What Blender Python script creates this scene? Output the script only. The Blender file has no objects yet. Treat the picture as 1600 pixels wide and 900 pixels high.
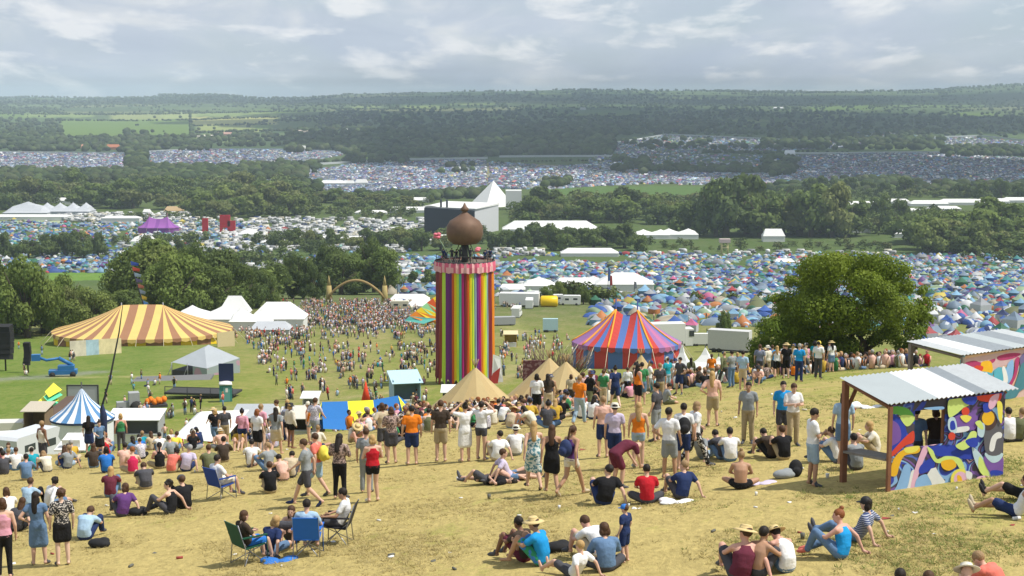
import bpy, math, random
import numpy as np
from mathutils import Vector, Matrix, Euler

R = math.radians
rnd = random.Random(11)
sc = bpy.context.scene
COL = sc.collection

# ------------------------------------------------------------ camera, sky, sun, exposure
F, CX, CY = 2400.0, 800.0, 450.0          # focal length and centre in photograph pixels
PITCH = math.atan(300.0 / 2400.0)
SP, CP = math.sin(PITCH), math.cos(PITCH)
cam = bpy.data.objects.new('camera', bpy.data.cameras.new('camera'))
COL.objects.link(cam)
cam.data.sensor_width = 36.0
cam.data.lens = 36.0 * F / 1600.0
cam.data.clip_start = 0.5
cam.data.clip_end = 60000
cam.location = (0, 0, 0)
cam.rotation_euler = (math.pi / 2 - PITCH, 0, 0)
sc.camera = cam

SUN_EL, SUN_AZ = R(58), R(100)              # azimuth clockwise from +Y (north): the sun stands right and a little behind
to_sun = Vector((math.sin(SUN_AZ) * math.cos(SUN_EL), math.cos(SUN_AZ) * math.cos(SUN_EL), math.sin(SUN_EL)))
sl = bpy.data.lights.new('sun', 'SUN')
sl.energy = 4.6
sl.angle = R(0.6)
sl.color = (1.0, 0.955, 0.87)
so = bpy.data.objects.new('sun', sl)
COL.objects.link(so)
so.rotation_euler = to_sun.to_track_quat('Z', 'Y').to_euler()

sc.view_settings.view_transform = 'Standard'
sc.view_settings.look = 'None'
sc.view_settings.exposure = 0.16
sc.view_settings.gamma = 1
sc.cycles.use_denoising = True
sc.cycles.max_bounces = 5
sc.cycles.diffuse_bounces = 2
sc.cycles.glossy_bounces = 2
sc.cycles.transparent_max_bounces = 8
sc.cycles.volume_bounces = 1

def nd(nt, typ, **kw):
    n = nt.nodes.new(typ)
    for k, v in kw.items():
        if k.startswith('_'):
            setattr(n, k[1:], v)
        else:
            n.inputs[k.replace('__', ' ')].default_value = v
    return n

def math_n(nt, op, a, b=None, c=None):
    n = nt.nodes.new('ShaderNodeMath'); n.operation = op
    for i, v in enumerate((a, b, c)):
        if v is None: continue
        if isinstance(v, (int, float)): n.inputs[i].default_value = v
        else: nt.links.new(v, n.inputs[i])
    return n.outputs[0]

def ramp(nt, fac, stops, interp='LINEAR'):
    n = nt.nodes.new('ShaderNodeValToRGB')
    cr = n.color_ramp; cr.interpolation = interp
    while len(cr.elements) < len(stops): cr.elements.new(0.5)
    for e, (p, c) in zip(cr.elements, stops):
        e.position = p; e.color = (c[0], c[1], c[2], 1)
    nt.links.new(fac, n.inputs[0])
    return n.outputs[0]

world = bpy.data.worlds.new('World'); sc.world = world
world.use_nodes = True
nt = world.node_tree; nt.nodes.clear()
wo = nt.nodes.new('ShaderNodeOutputWorld'); bg = nt.nodes.new('ShaderNodeBackground')
bg.inputs['Strength'].default_value = 0.095
sky = nt.nodes.new('ShaderNodeTexSky'); sky.sky_type = 'NISHITA'; sky.sun_disc = False
sky.sun_elevation = SUN_EL; sky.sun_rotation = SUN_AZ; sky.air_density = 1.2; sky.dust_density = 0.6; sky.ozone_density = 2.5
tc = nt.nodes.new('ShaderNodeTexCoord')
sx = nt.nodes.new('ShaderNodeSeparateXYZ'); nt.links.new(tc.outputs['Generated'], sx.inputs[0])
zz = math_n(nt, 'ADD', math_n(nt, 'MAXIMUM', sx.outputs[2], 0.0), 0.17)
cx = nt.nodes.new('ShaderNodeCombineXYZ')
nt.links.new(math_n(nt, 'DIVIDE', sx.outputs[0], zz), cx.inputs[0])
nt.links.new(math_n(nt, 'MULTIPLY', math_n(nt, 'DIVIDE', sx.outputs[1], zz), 0.55), cx.inputs[1])
n1 = nd(nt, 'ShaderNodeTexNoise', Scale=1.5, Detail=7.0, Roughness=0.52, Distortion=0.3)
n2 = nd(nt, 'ShaderNodeTexNoise', Scale=2.6, Detail=9.0, Roughness=0.55, Distortion=0.5)
nt.links.new(cx.outputs[0], n1.inputs['Vector']); nt.links.new(cx.outputs[0], n2.inputs['Vector'])
mask = ramp(nt, n1.outputs[0], [(0.36, (0, 0, 0)), (0.56, (1, 1, 1))])
shade = ramp(nt, n2.outputs[0], [(0.35, (4.7, 5.35, 6.35)), (0.52, (5.35, 5.95, 6.85)), (0.70, (7.4, 7.6, 7.8))])
hz = nt.nodes.new('ShaderNodeMixRGB')       # the blue between the clouds, milky low down
nt.links.new(sky.outputs[0], hz.inputs[1]); hz.inputs[2].default_value = (4.6, 5.6, 6.9, 1); hz.inputs[0].default_value = 0.72
mx = nt.nodes.new('ShaderNodeMixRGB'); nt.links.new(mask, mx.inputs[0])
nt.links.new(hz.outputs[0], mx.inputs[1]); nt.links.new(shade, mx.inputs[2])
n3 = nd(nt, 'ShaderNodeTexNoise', Scale=3.4, Detail=9.0, Roughness=0.56, Distortion=0.2); nt.links.new(cx.outputs[0], n3.inputs['Vector'])
puff = ramp(nt, n3.outputs[0], [(0.52, (0, 0, 0)), (0.64, (.72, .72, .70))])
px_ = nt.nodes.new('ShaderNodeMixRGB'); nt.links.new(puff, px_.inputs[0]); nt.links.new(mx.outputs[0], px_.inputs[1]); px_.inputs[2].default_value = (9.0, 9.0, 9.0, 1); mx = px_
nt.links.new(mx.outputs[0], bg.inputs[0]); nt.links.new(bg.outputs[0], wo.inputs[0])

# ------------------------------------------------------------ projection and the lie of the land
def drop_at(y, D):
    t = (CY - y) / F
    return D * (SP - t * CP) / (CP + t * SP)

def P(x, y, D):
    """point seen at photograph pixel (x, y) standing D metres ahead"""
    d = drop_at(y, D)
    return Vector(((x - CX) / F * (D * CP + d * SP), D, -d))

def pix(p):
    zc = p[1] * CP - p[2] * SP; yc = p[2] * CP + p[1] * SP
    return CX + F * p[0] / zc, CY - F * yc / zc

_near = [(0, 8.0), (20, 8.3), (28, 8.75), (34, 9.35), (44, 10.35), (50, 11.1), (56, 12.2), (64, 13.65), (73, 15.4), (86, 18.1), (100, 21.2), (133, 27.6),
         (165, 32.9), (200, 37.3), (240, 42.5), (300, 49.3), (370, 54.8)]
_far = [(450, 470), (540, 458), (700, 440), (850, 420), (1000, 396), (1200, 360), (1400, 334), (1700, 302), (2000, 284), (2300, 268), (2600, 252),
        (3000, 236), (3500, 219), (4200, 204), (5000, 193), (6000, 181), (7000, 172), (8500, 162), (10000, 157), (13000, 154), (16000, 158), (22000, 170)]
_D = np.array([d for d, _ in _near] + [d for d, _ in _far], float)
_c = np.array([v for _, v in _near] + [drop_at(y, d) for d, y in _far], float)
_ls = np.linspace(0, math.log(23000), 1400)
_tab = np.interp(np.exp(_ls) - 1, _D, _c)
_k = np.exp(-0.5 * (np.arange(-14, 15) / 6.0) ** 2); _k /= _k.sum()
_tabs = np.convolve(np.pad(_tab, 14, mode='edge'), _k, mode='valid')
_TD = [45, 73, 100, 133, 165, 200, 260, 30000]
_TL = [.1, .085, .11, .14, .085, .03, 0, 0]
_TR = [.1, .16, .19, .12, .06, .01, 0, 0]
_HX = [-900, 0, 60, 150, 215, 260, 360, 400, 470, 520, 560, 640, 720, 800, 880, 960, 1040, 1120, 1200, 1300, 1400, 1470, 1530, 1570, 1620, 1800, 2600]
_HY = [152, 152, 150, 153, 153, 149, 149, 153, 153, 148, 146, 145, 143, 142, 139, 139, 141, 142, 144, 142, 142, 139, 135, 132, 134, 140, 146]

def ground(X, D):
    X = np.asarray(X, float); D = np.asarray(D, float)
    Dp = np.clip(D, 0, 22500)
    c = np.interp(np.log(Dp + 1), _ls, _tabs)
    neg = np.interp(Dp, _TD, _TL) * np.tanh(X / 55.0) * 55.0
    pos = np.interp(Dp, _TD, _TR) * np.tanh(X / 20.0) * 20.0
    c = c - np.where(X < 0, neg, pos)
    u = CX + F * X / np.maximum(Dp, 5)
    hy = np.interp(u, _HX, _HY)
    w = np.clip((Dp - 8000) / 5000.0, 0, 1); w = w * w * (3 - 2 * w)
    w2 = np.clip(1 - (Dp - 13000) / 5000.0, 0, 1)
    c = c + w * w2 * ((hy - 154) / F * Dp)
    # soft undulation
    a = np.interp(Dp, [0, 60, 300, 900, 2500, 6000, 9000, 20000], [.05, .12, .25, .8, 3.0, 8, 10, 6])
    L = np.interp(Dp, [0, 60, 300, 900, 2500, 6000, 20000], [5, 9, 26, 90, 260, 700, 1500])
    near = np.where(Dp < 320, .5, 0)
    c = c - a * (near * np.sin(X / 9.0 + D / 31.0) * np.sin(D / 7.7) + 0.5 * np.sin(X / L * 1.3 + 1.1) * np.cos(D / L * 0.7 + 0.4) + 0.35 * np.sin(X / L * 2.9 + D / L * 1.3))
    return -c

def gz(X, D): return float(ground(X, D))

def G(x, D):
    """ground point in photograph column x at D metres ahead"""
    X = (x - CX) / F * D
    for _ in range(4):
        z = gz(X, D); X = (x - CX) / F * (D * CP - z * SP)
    return Vector((X, D, gz(X, D)))

_DS = np.exp(np.linspace(math.log(20), math.log(12000), 1500))
def GY(x, y, dmin=24, dmax=12000):
    """ground point seen at photograph pixel (x, y), first hit beyond dmin"""
    Ds = _DS[(_DS >= dmin) & (_DS <= dmax)]
    X = (x - CX) / F * Ds
    for _ in range(2):
        z = ground(X, Ds); X = (x - CX) / F * (Ds * CP - z * SP)
    z = ground(X, Ds)
    yy = CY - F * (z * CP + Ds * SP) / (Ds * CP - z * SP)
    k = np.nonzero(yy <= y)[0]
    D = float(Ds[k[0]]) if len(k) else float(Ds[int(np.argmin(yy))])
    return G(x, D)

def ppm(D): return F / D

# ------------------------------------------------------------ materials
MATS = {}
def mat(name, col=(.5, .5, .5), rough=.8, var=.12, scale=6.0, src='rgb', bump=0.0, bscale=30.0, spec=.25, metal=0.0, coord='Object', hue=0.0, detail=4.0, trans=0.0, rand=0.0):
    if name in MATS: return MATS[name]
    m = bpy.data.materials.new(name); MATS[name] = m; m.use_nodes = True
    nt = m.node_tree; b = nt.nodes['Principled BSDF']
    tc = nt.nodes.new('ShaderNodeTexCoord'); co = tc.outputs[coord]
    if src == 'rgb':
        c = nd(nt, 'ShaderNodeRGB'); c.outputs[0].default_value = (*col, 1); c = c.outputs[0]
    elif src == 'obj':
        c = nt.nodes.new('ShaderNodeObjectInfo').outputs['Color']
    else:
        a = nt.nodes.new('ShaderNodeAttribute'); a.attribute_name = 'Col'; c = a.outputs['Color']
    if var > 0:
        n = nd(nt, 'ShaderNodeTexNoise', Scale=scale, Detail=detail, Roughness=.6); nt.links.new(co, n.inputs['Vector'])
        v = math_n(nt, 'MULTIPLY_ADD', n.outputs[0], var * 2.6, 1 - var * 1.3)
        if rand > 0:
            oi = nt.nodes.new('ShaderNodeObjectInfo')
            v = math_n(nt, 'MULTIPLY', v, math_n(nt, 'MULTIPLY_ADD', oi.outputs['Random'], rand * 2, 1 - rand))
        h = nd(nt, 'ShaderNodeHueSaturation'); nt.links.new(c, h.inputs['Color']); nt.links.new(v, h.inputs['Value'])
        if hue > 0:
            n3 = nd(nt, 'ShaderNodeTexNoise', Scale=scale * .6, Detail=2.0); nt.links.new(co, n3.inputs['Vector'])
            nt.links.new(math_n(nt, 'MULTIPLY_ADD', n3.outputs[0], hue, .5 - hue * .5), h.inputs['Hue'])
        c = h.outputs[0]
    nt.links.new(c, b.inputs['Base Color'])
    b.inputs['Roughness'].default_value = rough; b.inputs['Specular IOR Level'].default_value = spec; b.inputs['Metallic'].default_value = metal
    if bump > 0:
        n = nd(nt, 'ShaderNodeTexNoise', Scale=bscale, Detail=3.0); nt.links.new(co, n.inputs['Vector'])
        bp = nd(nt, 'ShaderNodeBump', Strength=bump, Distance=.02); nt.links.new(n.outputs[0], bp.inputs['Height']); nt.links.new(bp.outputs[0], b.inputs['Normal'])
    if trans > 0:
        tr = nt.nodes.new('ShaderNodeBsdfTranslucent'); nt.links.new(c, tr.inputs['Color'])
        ms = nt.nodes.new('ShaderNodeMixShader'); ms.inputs[0].default_value = trans
        nt.links.new(b.outputs[0], ms.inputs[1]); nt.links.new(tr.outputs[0], ms.inputs[2]); nt.links.new(ms.outputs[0], nt.nodes['Material Output'].inputs[0])
    return m

# ------------------------------------------------------------ mesh building
def basis(d):
    d = Vector(d).normalized()
    a = Vector((0, 0, 1)) if abs(d.z) < .95 else Vector((1, 0, 0))
    s = d.cross(a).normalized()
    return s, s.cross(d).normalized(), d

class MB:
    def __init__(s): s.v = []; s.f = []; s.m = []; s.sm = []
    def add(s, vs, fs, mi=0, smooth=False):
        o = len(s.v); s.v += [tuple(v) for v in vs]
        s.f += [tuple(i + o for i in f) for f in fs]
        s.m += [mi] * len(fs); s.sm += [smooth] * len(fs)
        return s
    def box(s, c, size, rz=0, mi=0, rot=None):
        hx, hy, hz = size[0] / 2, size[1] / 2, size[2] / 2
        M = (rot if rot is not None else Matrix.Rotation(rz, 3, 'Z'))
        vs = [M @ Vector((x, y, z)) + Vector(c) for z in (-hz, hz) for x, y in ((-hx, -hy), (hx, -hy), (hx, hy), (-hx, hy))]
        return s.add(vs, [(0, 3, 2, 1), (4, 5, 6, 7), (0, 1, 5, 4), (1, 2, 6, 5), (2, 3, 7, 6), (3, 0, 4, 7)], mi)
    def tube(s, pts, rad, seg=8, mi=0, smooth=True, cap=True, flat=None):
        pts = [Vector(p) for p in pts]
        if isinstance(rad, (int, float)): rad = [rad] * len(pts)
        vs = []; n = len(pts)
        for i, p in enumerate(pts):
            d = (pts[min(i + 1, n - 1)] - pts[max(i - 1, 0)])
            if d.length < 1e-9: d = Vector((0, 0, 1))
            a, b, _ = basis(d)
            for k in range(seg):
                t = 2 * math.pi * k / seg
                vs.append(p + a * math.cos(t) * rad[i] + b * math.sin(t) * rad[i] * (flat or 1))
        fs = [(i * seg + k, i * seg + (k + 1) % seg, (i + 1) * seg + (k + 1) % seg, (i + 1) * seg + k) for i in range(n - 1) for k in range(seg)]
        if cap: fs += [tuple(reversed(range(seg))), tuple((n - 1) * seg + k for k in range(seg))]
        return s.add(vs, fs, mi, smooth)
    def lathe(s, prof, c=(0, 0, 0), seg=24, mi=0, smooth=True, mats=None, cap=True):
        vs = []
        for r, z in prof:
            for k in range(seg):
                t = 2 * math.pi * k / seg
                vs.append((c[0] + r * math.cos(t), c[1] + r * math.sin(t), c[2] + z))
        n = len(prof)
        for k in range(seg):
            fs = [(i * seg + k, i * seg + (k + 1) % seg, (i + 1) * seg + (k + 1) % seg, (i + 1) * seg + k) for i in range(n - 1)]
            if k == 0: base = len(s.v); s.v += [tuple(v) for v in vs]
            for f in fs:
                s.f.append(tuple(i + base for i in f)); s.m.append(mats[k % len(mats)] if mats else mi); s.sm.append(smooth)
        if cap:
            for f in (tuple(reversed(range(seg))), tuple((n - 1) * seg + k for k in range(seg))):
                s.f.append(tuple(i + base for i in f)); s.m.append(mi); s.sm.append(False)
        return s
    def ell(s, c, r, seg=12, rings=8, mi=0, M=None):
        vs = []; M = M or Matrix.Identity(3)
        for i in range(1, rings):
            ph = math.pi * i / rings
            for k in range(seg):
                t = 2 * math.pi * k / seg
                vs.append(M @ Vector((r[0] * math.sin(ph) * math.cos(t), r[1] * math.sin(ph) * math.sin(t), r[2] * math.cos(ph))) + Vector(c))
        o = len(vs); vs += [M @ Vector((0, 0, r[2])) + Vector(c), M @ Vector((0, 0, -r[2])) + Vector(c)]
        fs = [(i * seg + k, (i + 1) * seg + k, (i + 1) * seg + (k + 1) % seg, i * seg + (k + 1) % seg) for i in range(rings - 2) for k in range(seg)]
        fs += [(o, k, (k + 1) % seg) for k in range(seg)] + [(o + 1, (rings - 2) * seg + (k + 1) % seg, (rings - 2) * seg + k) for k in range(seg)]
        return s.add(vs, fs, mi, True)
    def sheet(s, a, b, c, d, th=.03, mi=0):
        """slab through four corners (in order), th thick along its normal"""
        a, b, c, d = map(Vector, (a, b, c, d)); n = (b - a).cross(d - a).normalized() * th
        return s.add([a, b, c, d, a - n, b - n, c - n, d - n], [(0, 1, 2, 3), (7, 6, 5, 4), (0, 4, 5, 1), (1, 5, 6, 2), (2, 6, 7, 3), (3, 7, 4, 0)], mi)
    def mesh(s, name, mats):
        me = bpy.data.meshes.new(name); me.from_pydata(s.v, [], s.f)
        if not isinstance(mats, (list, tuple)): mats = [mats]
        for m in mats: me.materials.append(m)
        me.polygons.foreach_set('material_index', s.m); me.polygons.foreach_set('use_smooth', s.sm)
        me.update(); return me
    def obj(s, name, mats, parent=None, loc=(0, 0, 0), rz=0, **tags):
        return link(name, s.mesh(name, mats), parent, loc, rz, **tags)

def link(name, data, parent=None, loc=(0, 0, 0), rz=0, **tags):
    o = bpy.data.objects.new(name, data); COL.objects.link(o)
    o.location = loc; o.rotation_euler = (0, 0, rz)
    if parent is not None: o.parent = parent
    tag(o, **tags); return o

USED = set()
def tag(o, label=None, cat=None, group=None, kind=None):
    if label: o['label'] = label; USED.add(label)
    if cat: o['category'] = cat
    if group: o['group'] = group
    if kind: o['kind'] = kind
    return o

def empty(name, loc, rz=0, **tags): 
    o = link(name, None, None, loc, rz, **tags); o.empty_display_size = .3; return o

def copy_tree(o, parent=None):
    c = o.copy(); COL.objects.link(c)
    if parent is not None: c.parent = parent
    for ch in list(o.children): copy_tree(ch, c)
    return c

def fast_mesh(name, V, loops, counts, mats, colors=None, smooth=False):
    me = bpy.data.meshes.new(name)
    V = np.asarray(V, np.float32); loops = np.asarray(loops, np.int32); counts = np.asarray(counts, np.int32)
    me.vertices.add(len(V)); me.vertices.foreach_set('co', V.ravel())
    me.loops.add(len(loops)); me.loops.foreach_set('vertex_index', loops)
    me.polygons.add(len(counts)); st = np.concatenate(([0], np.cumsum(counts)[:-1])).astype(np.int32)
    me.polygons.foreach_set('loop_start', st)
    me.polygons.foreach_set('loop_total', counts)
    if smooth: me.polygons.foreach_set('use_smooth', np.ones(len(counts), bool))
    if colors is not None:
        a = me.color_attributes.new('Col', 'FLOAT_COLOR', 'POINT')
        c4 = np.ones((len(V), 4), np.float32); c4[:, :3] = colors; a.data.foreach_set('color', c4.ravel())
    for m in (mats if isinstance(mats, (list, tuple)) else [mats]): me.materials.append(m)
    me.update(calc_edges=True); return me

def template(mb, chan=None):
    """(verts, loops, counts, channel per vertex) from an MB whose material index is the colour channel"""
    V = np.array(mb.v, float); ch = np.zeros(len(V), int)
    for f, m in zip(mb.f, mb.m):
        for i in f: ch[i] = m
    return V, np.array([i for f in mb.f for i in f]), np.array([len(f) for f in mb.f]), ch

def scatter(name, temps, ti, pos, scl, rot, cols, m, smooth=False):
    """one mesh of many small pieces; cols is (N, channels, 3)"""
    pos = np.asarray(pos, float); scl = np.asarray(scl, float); rot = np.asarray(rot, float); ti = np.asarray(ti)
    if scl.ndim == 1: scl = np.stack([scl] * 3, 1)
    VV, LL, CC, KK = [], [], [], []; off = 0
    for t, (V, L, C, ch) in enumerate(temps):
        idx = np.nonzero(ti == t)[0]; n = len(idx)
        if not n: continue
        v = V[None] * scl[idx][:, None, :]
        c, s_ = np.cos(rot[idx])[:, None], np.sin(rot[idx])[:, None]
        w = np.stack([v[..., 0] * c - v[..., 1] * s_, v[..., 0] * s_ + v[..., 1] * c, v[..., 2]], -1) + pos[idx][:, None, :]
        VV.append(w.reshape(-1, 3)); LL.append((L[None] + (np.arange(n) * len(V))[:, None] + off).ravel()); CC.append(np.tile(C, n))
        if cols is not None: KK.append(cols[idx][:, ch, :].reshape(-1, 3))
        off += n * len(V)
    return fast_mesh(name, np.concatenate(VV), np.concatenate(LL), np.concatenate(CC), m, np.concatenate(KK) if cols is not None else None, smooth)
# ------------------------------------------------------------ the ground
nr = np.random.default_rng(5)
def far_D(y):
    ys = np.interp(np.asarray(y, float), [157, 162, 172, 181, 193, 204, 219, 236, 252, 268, 284, 302, 334, 360, 396, 420, 440, 458, 470],
                   [10000, 8500, 7000, 6000, 5000, 4200, 3500, 3000, 2600, 2300, 2000, 1700, 1400, 1200, 1000, 850, 700, 540, 450])
    return ys

_seeds = np.stack([nr.uniform(-8000, 9000, 420), nr.uniform(2600, 14500, 420)], 1)
_sc = np.array([1.0, 1.5])
_pal = np.array([(.075, .11, .035), (.10, .14, .045), (.06, .095, .03), (.13, .17, .055), (.09, .12, .04), (.2, .2, .085), (.07, .10, .035), (.115, .15, .05)])
_pal = _pal * np.array([1.0, .95, 1.25]); _scol = _pal[nr.integers(0, len(_pal), 420)]  # field greens tinted bluer, distance haze put into the colour
def field_cell(X, D):
    q = np.stack([np.ravel(X), np.ravel(D)], 1)
    i0 = np.zeros(len(q), int); g = np.zeros(len(q))
    for a in range(0, len(q), 20000):
        qq = q[a:a + 20000]
        d = np.sqrt((((qq[:, None] - _seeds[None]) * _sc) ** 2).sum(-1)); o = np.argpartition(d, 1, axis=1)[:, :2]
        d0 = np.take_along_axis(d, o, 1); sw = d0[:, 0] > d0[:, 1]
        i0[a:a + 20000] = np.where(sw, o[:, 1], o[:, 0]); g[a:a + 20000] = np.abs(d0[:, 1] - d0[:, 0])
    return i0, g

rows = np.concatenate([[-60, -25, -8, 2, 8, 13, 17], np.exp(np.linspace(math.log(20), math.log(420), 200)), far_D(np.arange(474, 160, -1.0))[1:],
                       np.exp(np.linspace(math.log(9300), math.log(14200), 40)), [14800, 15600, 17000, 20000]])
rows = np.unique(rows)
nc = 400
S = np.linspace(-1, 1, nc)
DD = np.repeat(rows[:, None], nc, 1); XX = S[None] * np.maximum(48, .74 * rows)[:, None]
ZZ = ground(XX, DD)
V = np.stack([XX, DD, ZZ], -1).reshape(-1, 3)
I = (np.arange(len(rows) - 1)[:, None] * nc + np.arange(nc - 1)[None]).ravel()
loops = np.stack([I, I + 1, I + nc + 1, I + nc], 1).ravel()
zc = np.maximum(DD * CP - ZZ * SP, 1); U = CX + F * XX / zc; Y = CY - F * (ZZ * CP + DD * SP) / zc
# colours of the ground, place by place: dry hilltop, green slope, dusty tracks, hay and pasture far off
col = np.zeros(DD.shape + (3,))
kn = [0, 62, 90, 140, 220, 330, 430, 700, 1500, 2500, 20000]
kc = np.array([(.41, .325, .13), (.395, .315, .12), (.26, .245, .07), (.235, .235, .062), (.255, .24, .075), (.25, .225, .09), (.16, .16, .08), (.10, .13, .05), (.10, .12, .045), (.085, .11, .04), (.085, .11, .04)])
for k in range(3): col[..., k] = np.interp(DD, kn, kc[:, k])
far = DD > 2600
ci, gap = field_cell(XX[far], DD[far]); col[far] = _scol[ci]
jit = 1.2 * np.sin(U / 7.0) + 1.0 * np.sin(U / 2.7 + 1)
def patch(x0, x1, y0, y1, c, mix=1.0):
    m = ((U > x0) & (U < x1) & (Y + jit * .5 > y0) & (Y + jit * .5 < y1) & (DD > 100))
    col[m] = col[m] * (1 - mix) + np.array(c) * mix
HAY, PALE, LEAF = (.42, .36, .15), (.24, .27, .10), (.15, .20, .05)
for a in [(-100, 100, 177, 184, LEAF), (40, 150, 178, 183, PALE), (170, 255, 178, 187, (.30, .29, .13)), (250, 308, 176, 186, (.34, .34, .16)), (90, 300, 187, 213, LEAF), (300, 430, 183, 195, HAY),
          (310, 480, 176, 182, PALE), (312, 425, 196, 206, (.30, .30, .12)), (400, 480, 171, 176, LEAF), (548, 590, 165, 170, PALE), (630, 690, 165, 170, PALE), (400, 425, 194, 202, LEAF),
          (850, 1000, 172, 184, (.12, .17, .06)), (1190, 1240, 180, 190, (.12, .16, .06)), (1390, 1545, 159, 168, (.17, .22, .08)), (1570, 1700, 156, 165, (.24, .23, .1)),
          (560, 620, 240, 252, LEAF), (800, 870, 257, 266, (.22, .18, .06)), (850, 1215, 291, 318, (.10, .15, .045)), (300, 400, 210, 222, PALE),
          (850, 880, 315, 326, LEAF), (370, 460, 372, 381, (.22, .24, .08)), (75, 200, 416, 438, (.16, .24, .05)), (-100, 100, 345, 352, (.4, .4, .3)),
          (752, 764, 255, 288, (.38, .28, .2)), (430, 560, 176, 200, (.11, .14, .05)), (990, 1190, 150, 157, PALE), (820, 900, 146, 152, PALE), (895, 1010, 176, 185, LEAF), (1050, 1200, 187, 191, PALE), (1270, 1370, 163, 172, LEAF), (1255, 1335, 178, 185, PALE), (1140, 1240, 192, 198, LEAF), (700, 770, 158, 164, PALE), (560, 640, 178, 184, LEAF), (1480, 1560, 176, 182, LEAF), (760, 830, 180, 186, LEAF)]:
    patch(*a)
# the greener hollow on the left slope and its tracks
m = (U < 380) & (DD > 170) & (DD < 330); w = np.clip((380 - U) / 160, 0, 1)[..., None]
col = np.where(m[..., None], col * (1 - w * .8) + np.array((.15, .195, .045)) * w * .8, col)
def track(pts, wd, c):
    for (x0, y0), (x1, y1) in zip(pts, pts[1:]):
        A = GY(x0, y0, 100); B = GY(x1, y1, 100); a = np.array([A.x, A.y]); d = np.array([B.x - A.x, B.y - A.y]); L = (d ** 2).sum()
        q = np.stack([XX - a[0], DD - a[1]], -1); t = np.clip((q @ d) / L, 0, 1); r = np.sqrt(((q - t[..., None] * d) ** 2).sum(-1)) / wd
        w = np.clip(1.3 - r, 0, 1)[..., None] * .85
        np.copyto(col, col * (1 - w) + np.array(c) * w)
track([(-60, 596), (60, 590), (150, 582)], 3.2, (.24, .235, .20))
track([(90, 590), (230, 589), (300, 588)], 1.2, (.33, .29, .13))
track([(150, 648), (400, 636), (500, 628), (640, 610)], 2.6, (.36, .29, .15))
track([(470, 640), (560, 560), (590, 500)], 5, (.30, .25, .11))
track([(780, 600), (840, 540), (790, 502)], 3, (.32, .27, .13))
dry = np.interp(DD, [0, 45, 75, 110, 400], [.76, .66, .42, .34, .25])
dry = dry + np.where(DD < 120, .17 * np.tanh(-(XX - 3) / 7.0), 0) * np.interp(DD, [0, 32, 45, 70, 120], [.5, .6, 1.1, 1.1, 0])
me = fast_mesh('ground', V, loops, np.full(len(I), 4), [], col.reshape(-1, 3), True)
at = me.attributes.new('Dry', 'FLOAT', 'POINT'); at.data.foreach_set('value', dry.ravel().astype(np.float32))
g = bpy.data.materials.new('trodden_grass'); g.use_nodes = True; nt = g.node_tree; b = nt.nodes['Principled BSDF']
tc = nt.nodes.new('ShaderNodeTexCoord')
mp = nd(nt, 'ShaderNodeMapping'); mp.inputs['Scale'].default_value = (1, .55, 1); nt.links.new(tc.outputs['Object'], mp.inputs[0])
aC = nt.nodes.new('ShaderNodeAttribute'); aC.attribute_name = 'Col'; aD = nt.nodes.new('ShaderNodeAttribute'); aD.attribute_name = 'Dry'
def noise(scale, detail=6.0, rough=.62, dist=0.0):
    n = nd(nt, 'ShaderNodeTexNoise', Scale=scale, Detail=detail, Roughness=rough, Distortion=dist); nt.links.new(mp.outputs[0], n.inputs['Vector']); return n.outputs[0]
big, mid, fine, tuft = noise(.16, 5.0), noise(1.1, 7.0, .68, .6), noise(9.0, 4.0, .7), noise(3.2, 6.0, .7, 1.2)
f = math_n(nt, 'ADD', math_n(nt, 'MULTIPLY', big, 1.3), math_n(nt, 'ADD', math_n(nt, 'MULTIPLY', mid, 1.7), math_n(nt, 'MULTIPLY', tuft, 1.0)))
f = math_n(nt, 'ADD', math_n(nt, 'SUBTRACT', f, 1.90), math_n(nt, 'SUBTRACT', .5, aD.outputs['Fac']))
gm = ramp(nt, f, [(0.02, (0, 0, 0)), (.55, (1, 1, 1))])
green = nt.nodes.new('ShaderNodeMixRGB'); green.blend_type = 'MULTIPLY'; green.inputs[0].default_value = 1; nt.links.new(aC.outputs['Color'], green.inputs[1]); green.inputs[2].default_value = (.60, .80, .48, 1)
mxa = nt.nodes.new('ShaderNodeMixRGB'); nt.links.new(gm, mxa.inputs[0]); nt.links.new(aC.outputs['Color'], mxa.inputs[1]); nt.links.new(green.outputs[0], mxa.inputs[2])
val = math_n(nt, 'ADD', math_n(nt, 'MULTIPLY_ADD', fine, .9, .50), math_n(nt, 'MULTIPLY_ADD', tuft, .9, -.4))
h = nd(nt, 'ShaderNodeHueSaturation', Saturation=1.0); nt.links.new(mxa.outputs[0], h.inputs['Color']); nt.links.new(val, h.inputs['Value'])
nt.links.new(h.outputs[0], b.inputs['Base Color']); b.inputs['Roughness'].default_value = .95; b.inputs['Specular IOR Level'].default_value = .1
bp = nd(nt, 'ShaderNodeBump', Strength=.55, Distance=.12); nt.links.new(math_n(nt, 'ADD', tuft, math_n(nt, 'MULTIPLY', fine, .4)), bp.inputs['Height']); nt.links.new(bp.outputs[0], b.inputs['Normal'])
me.materials.append(g)
link('ground', me, kind='structure', label='dry trodden grass hillside falling to green fields and far hills', cat='ground')

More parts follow.
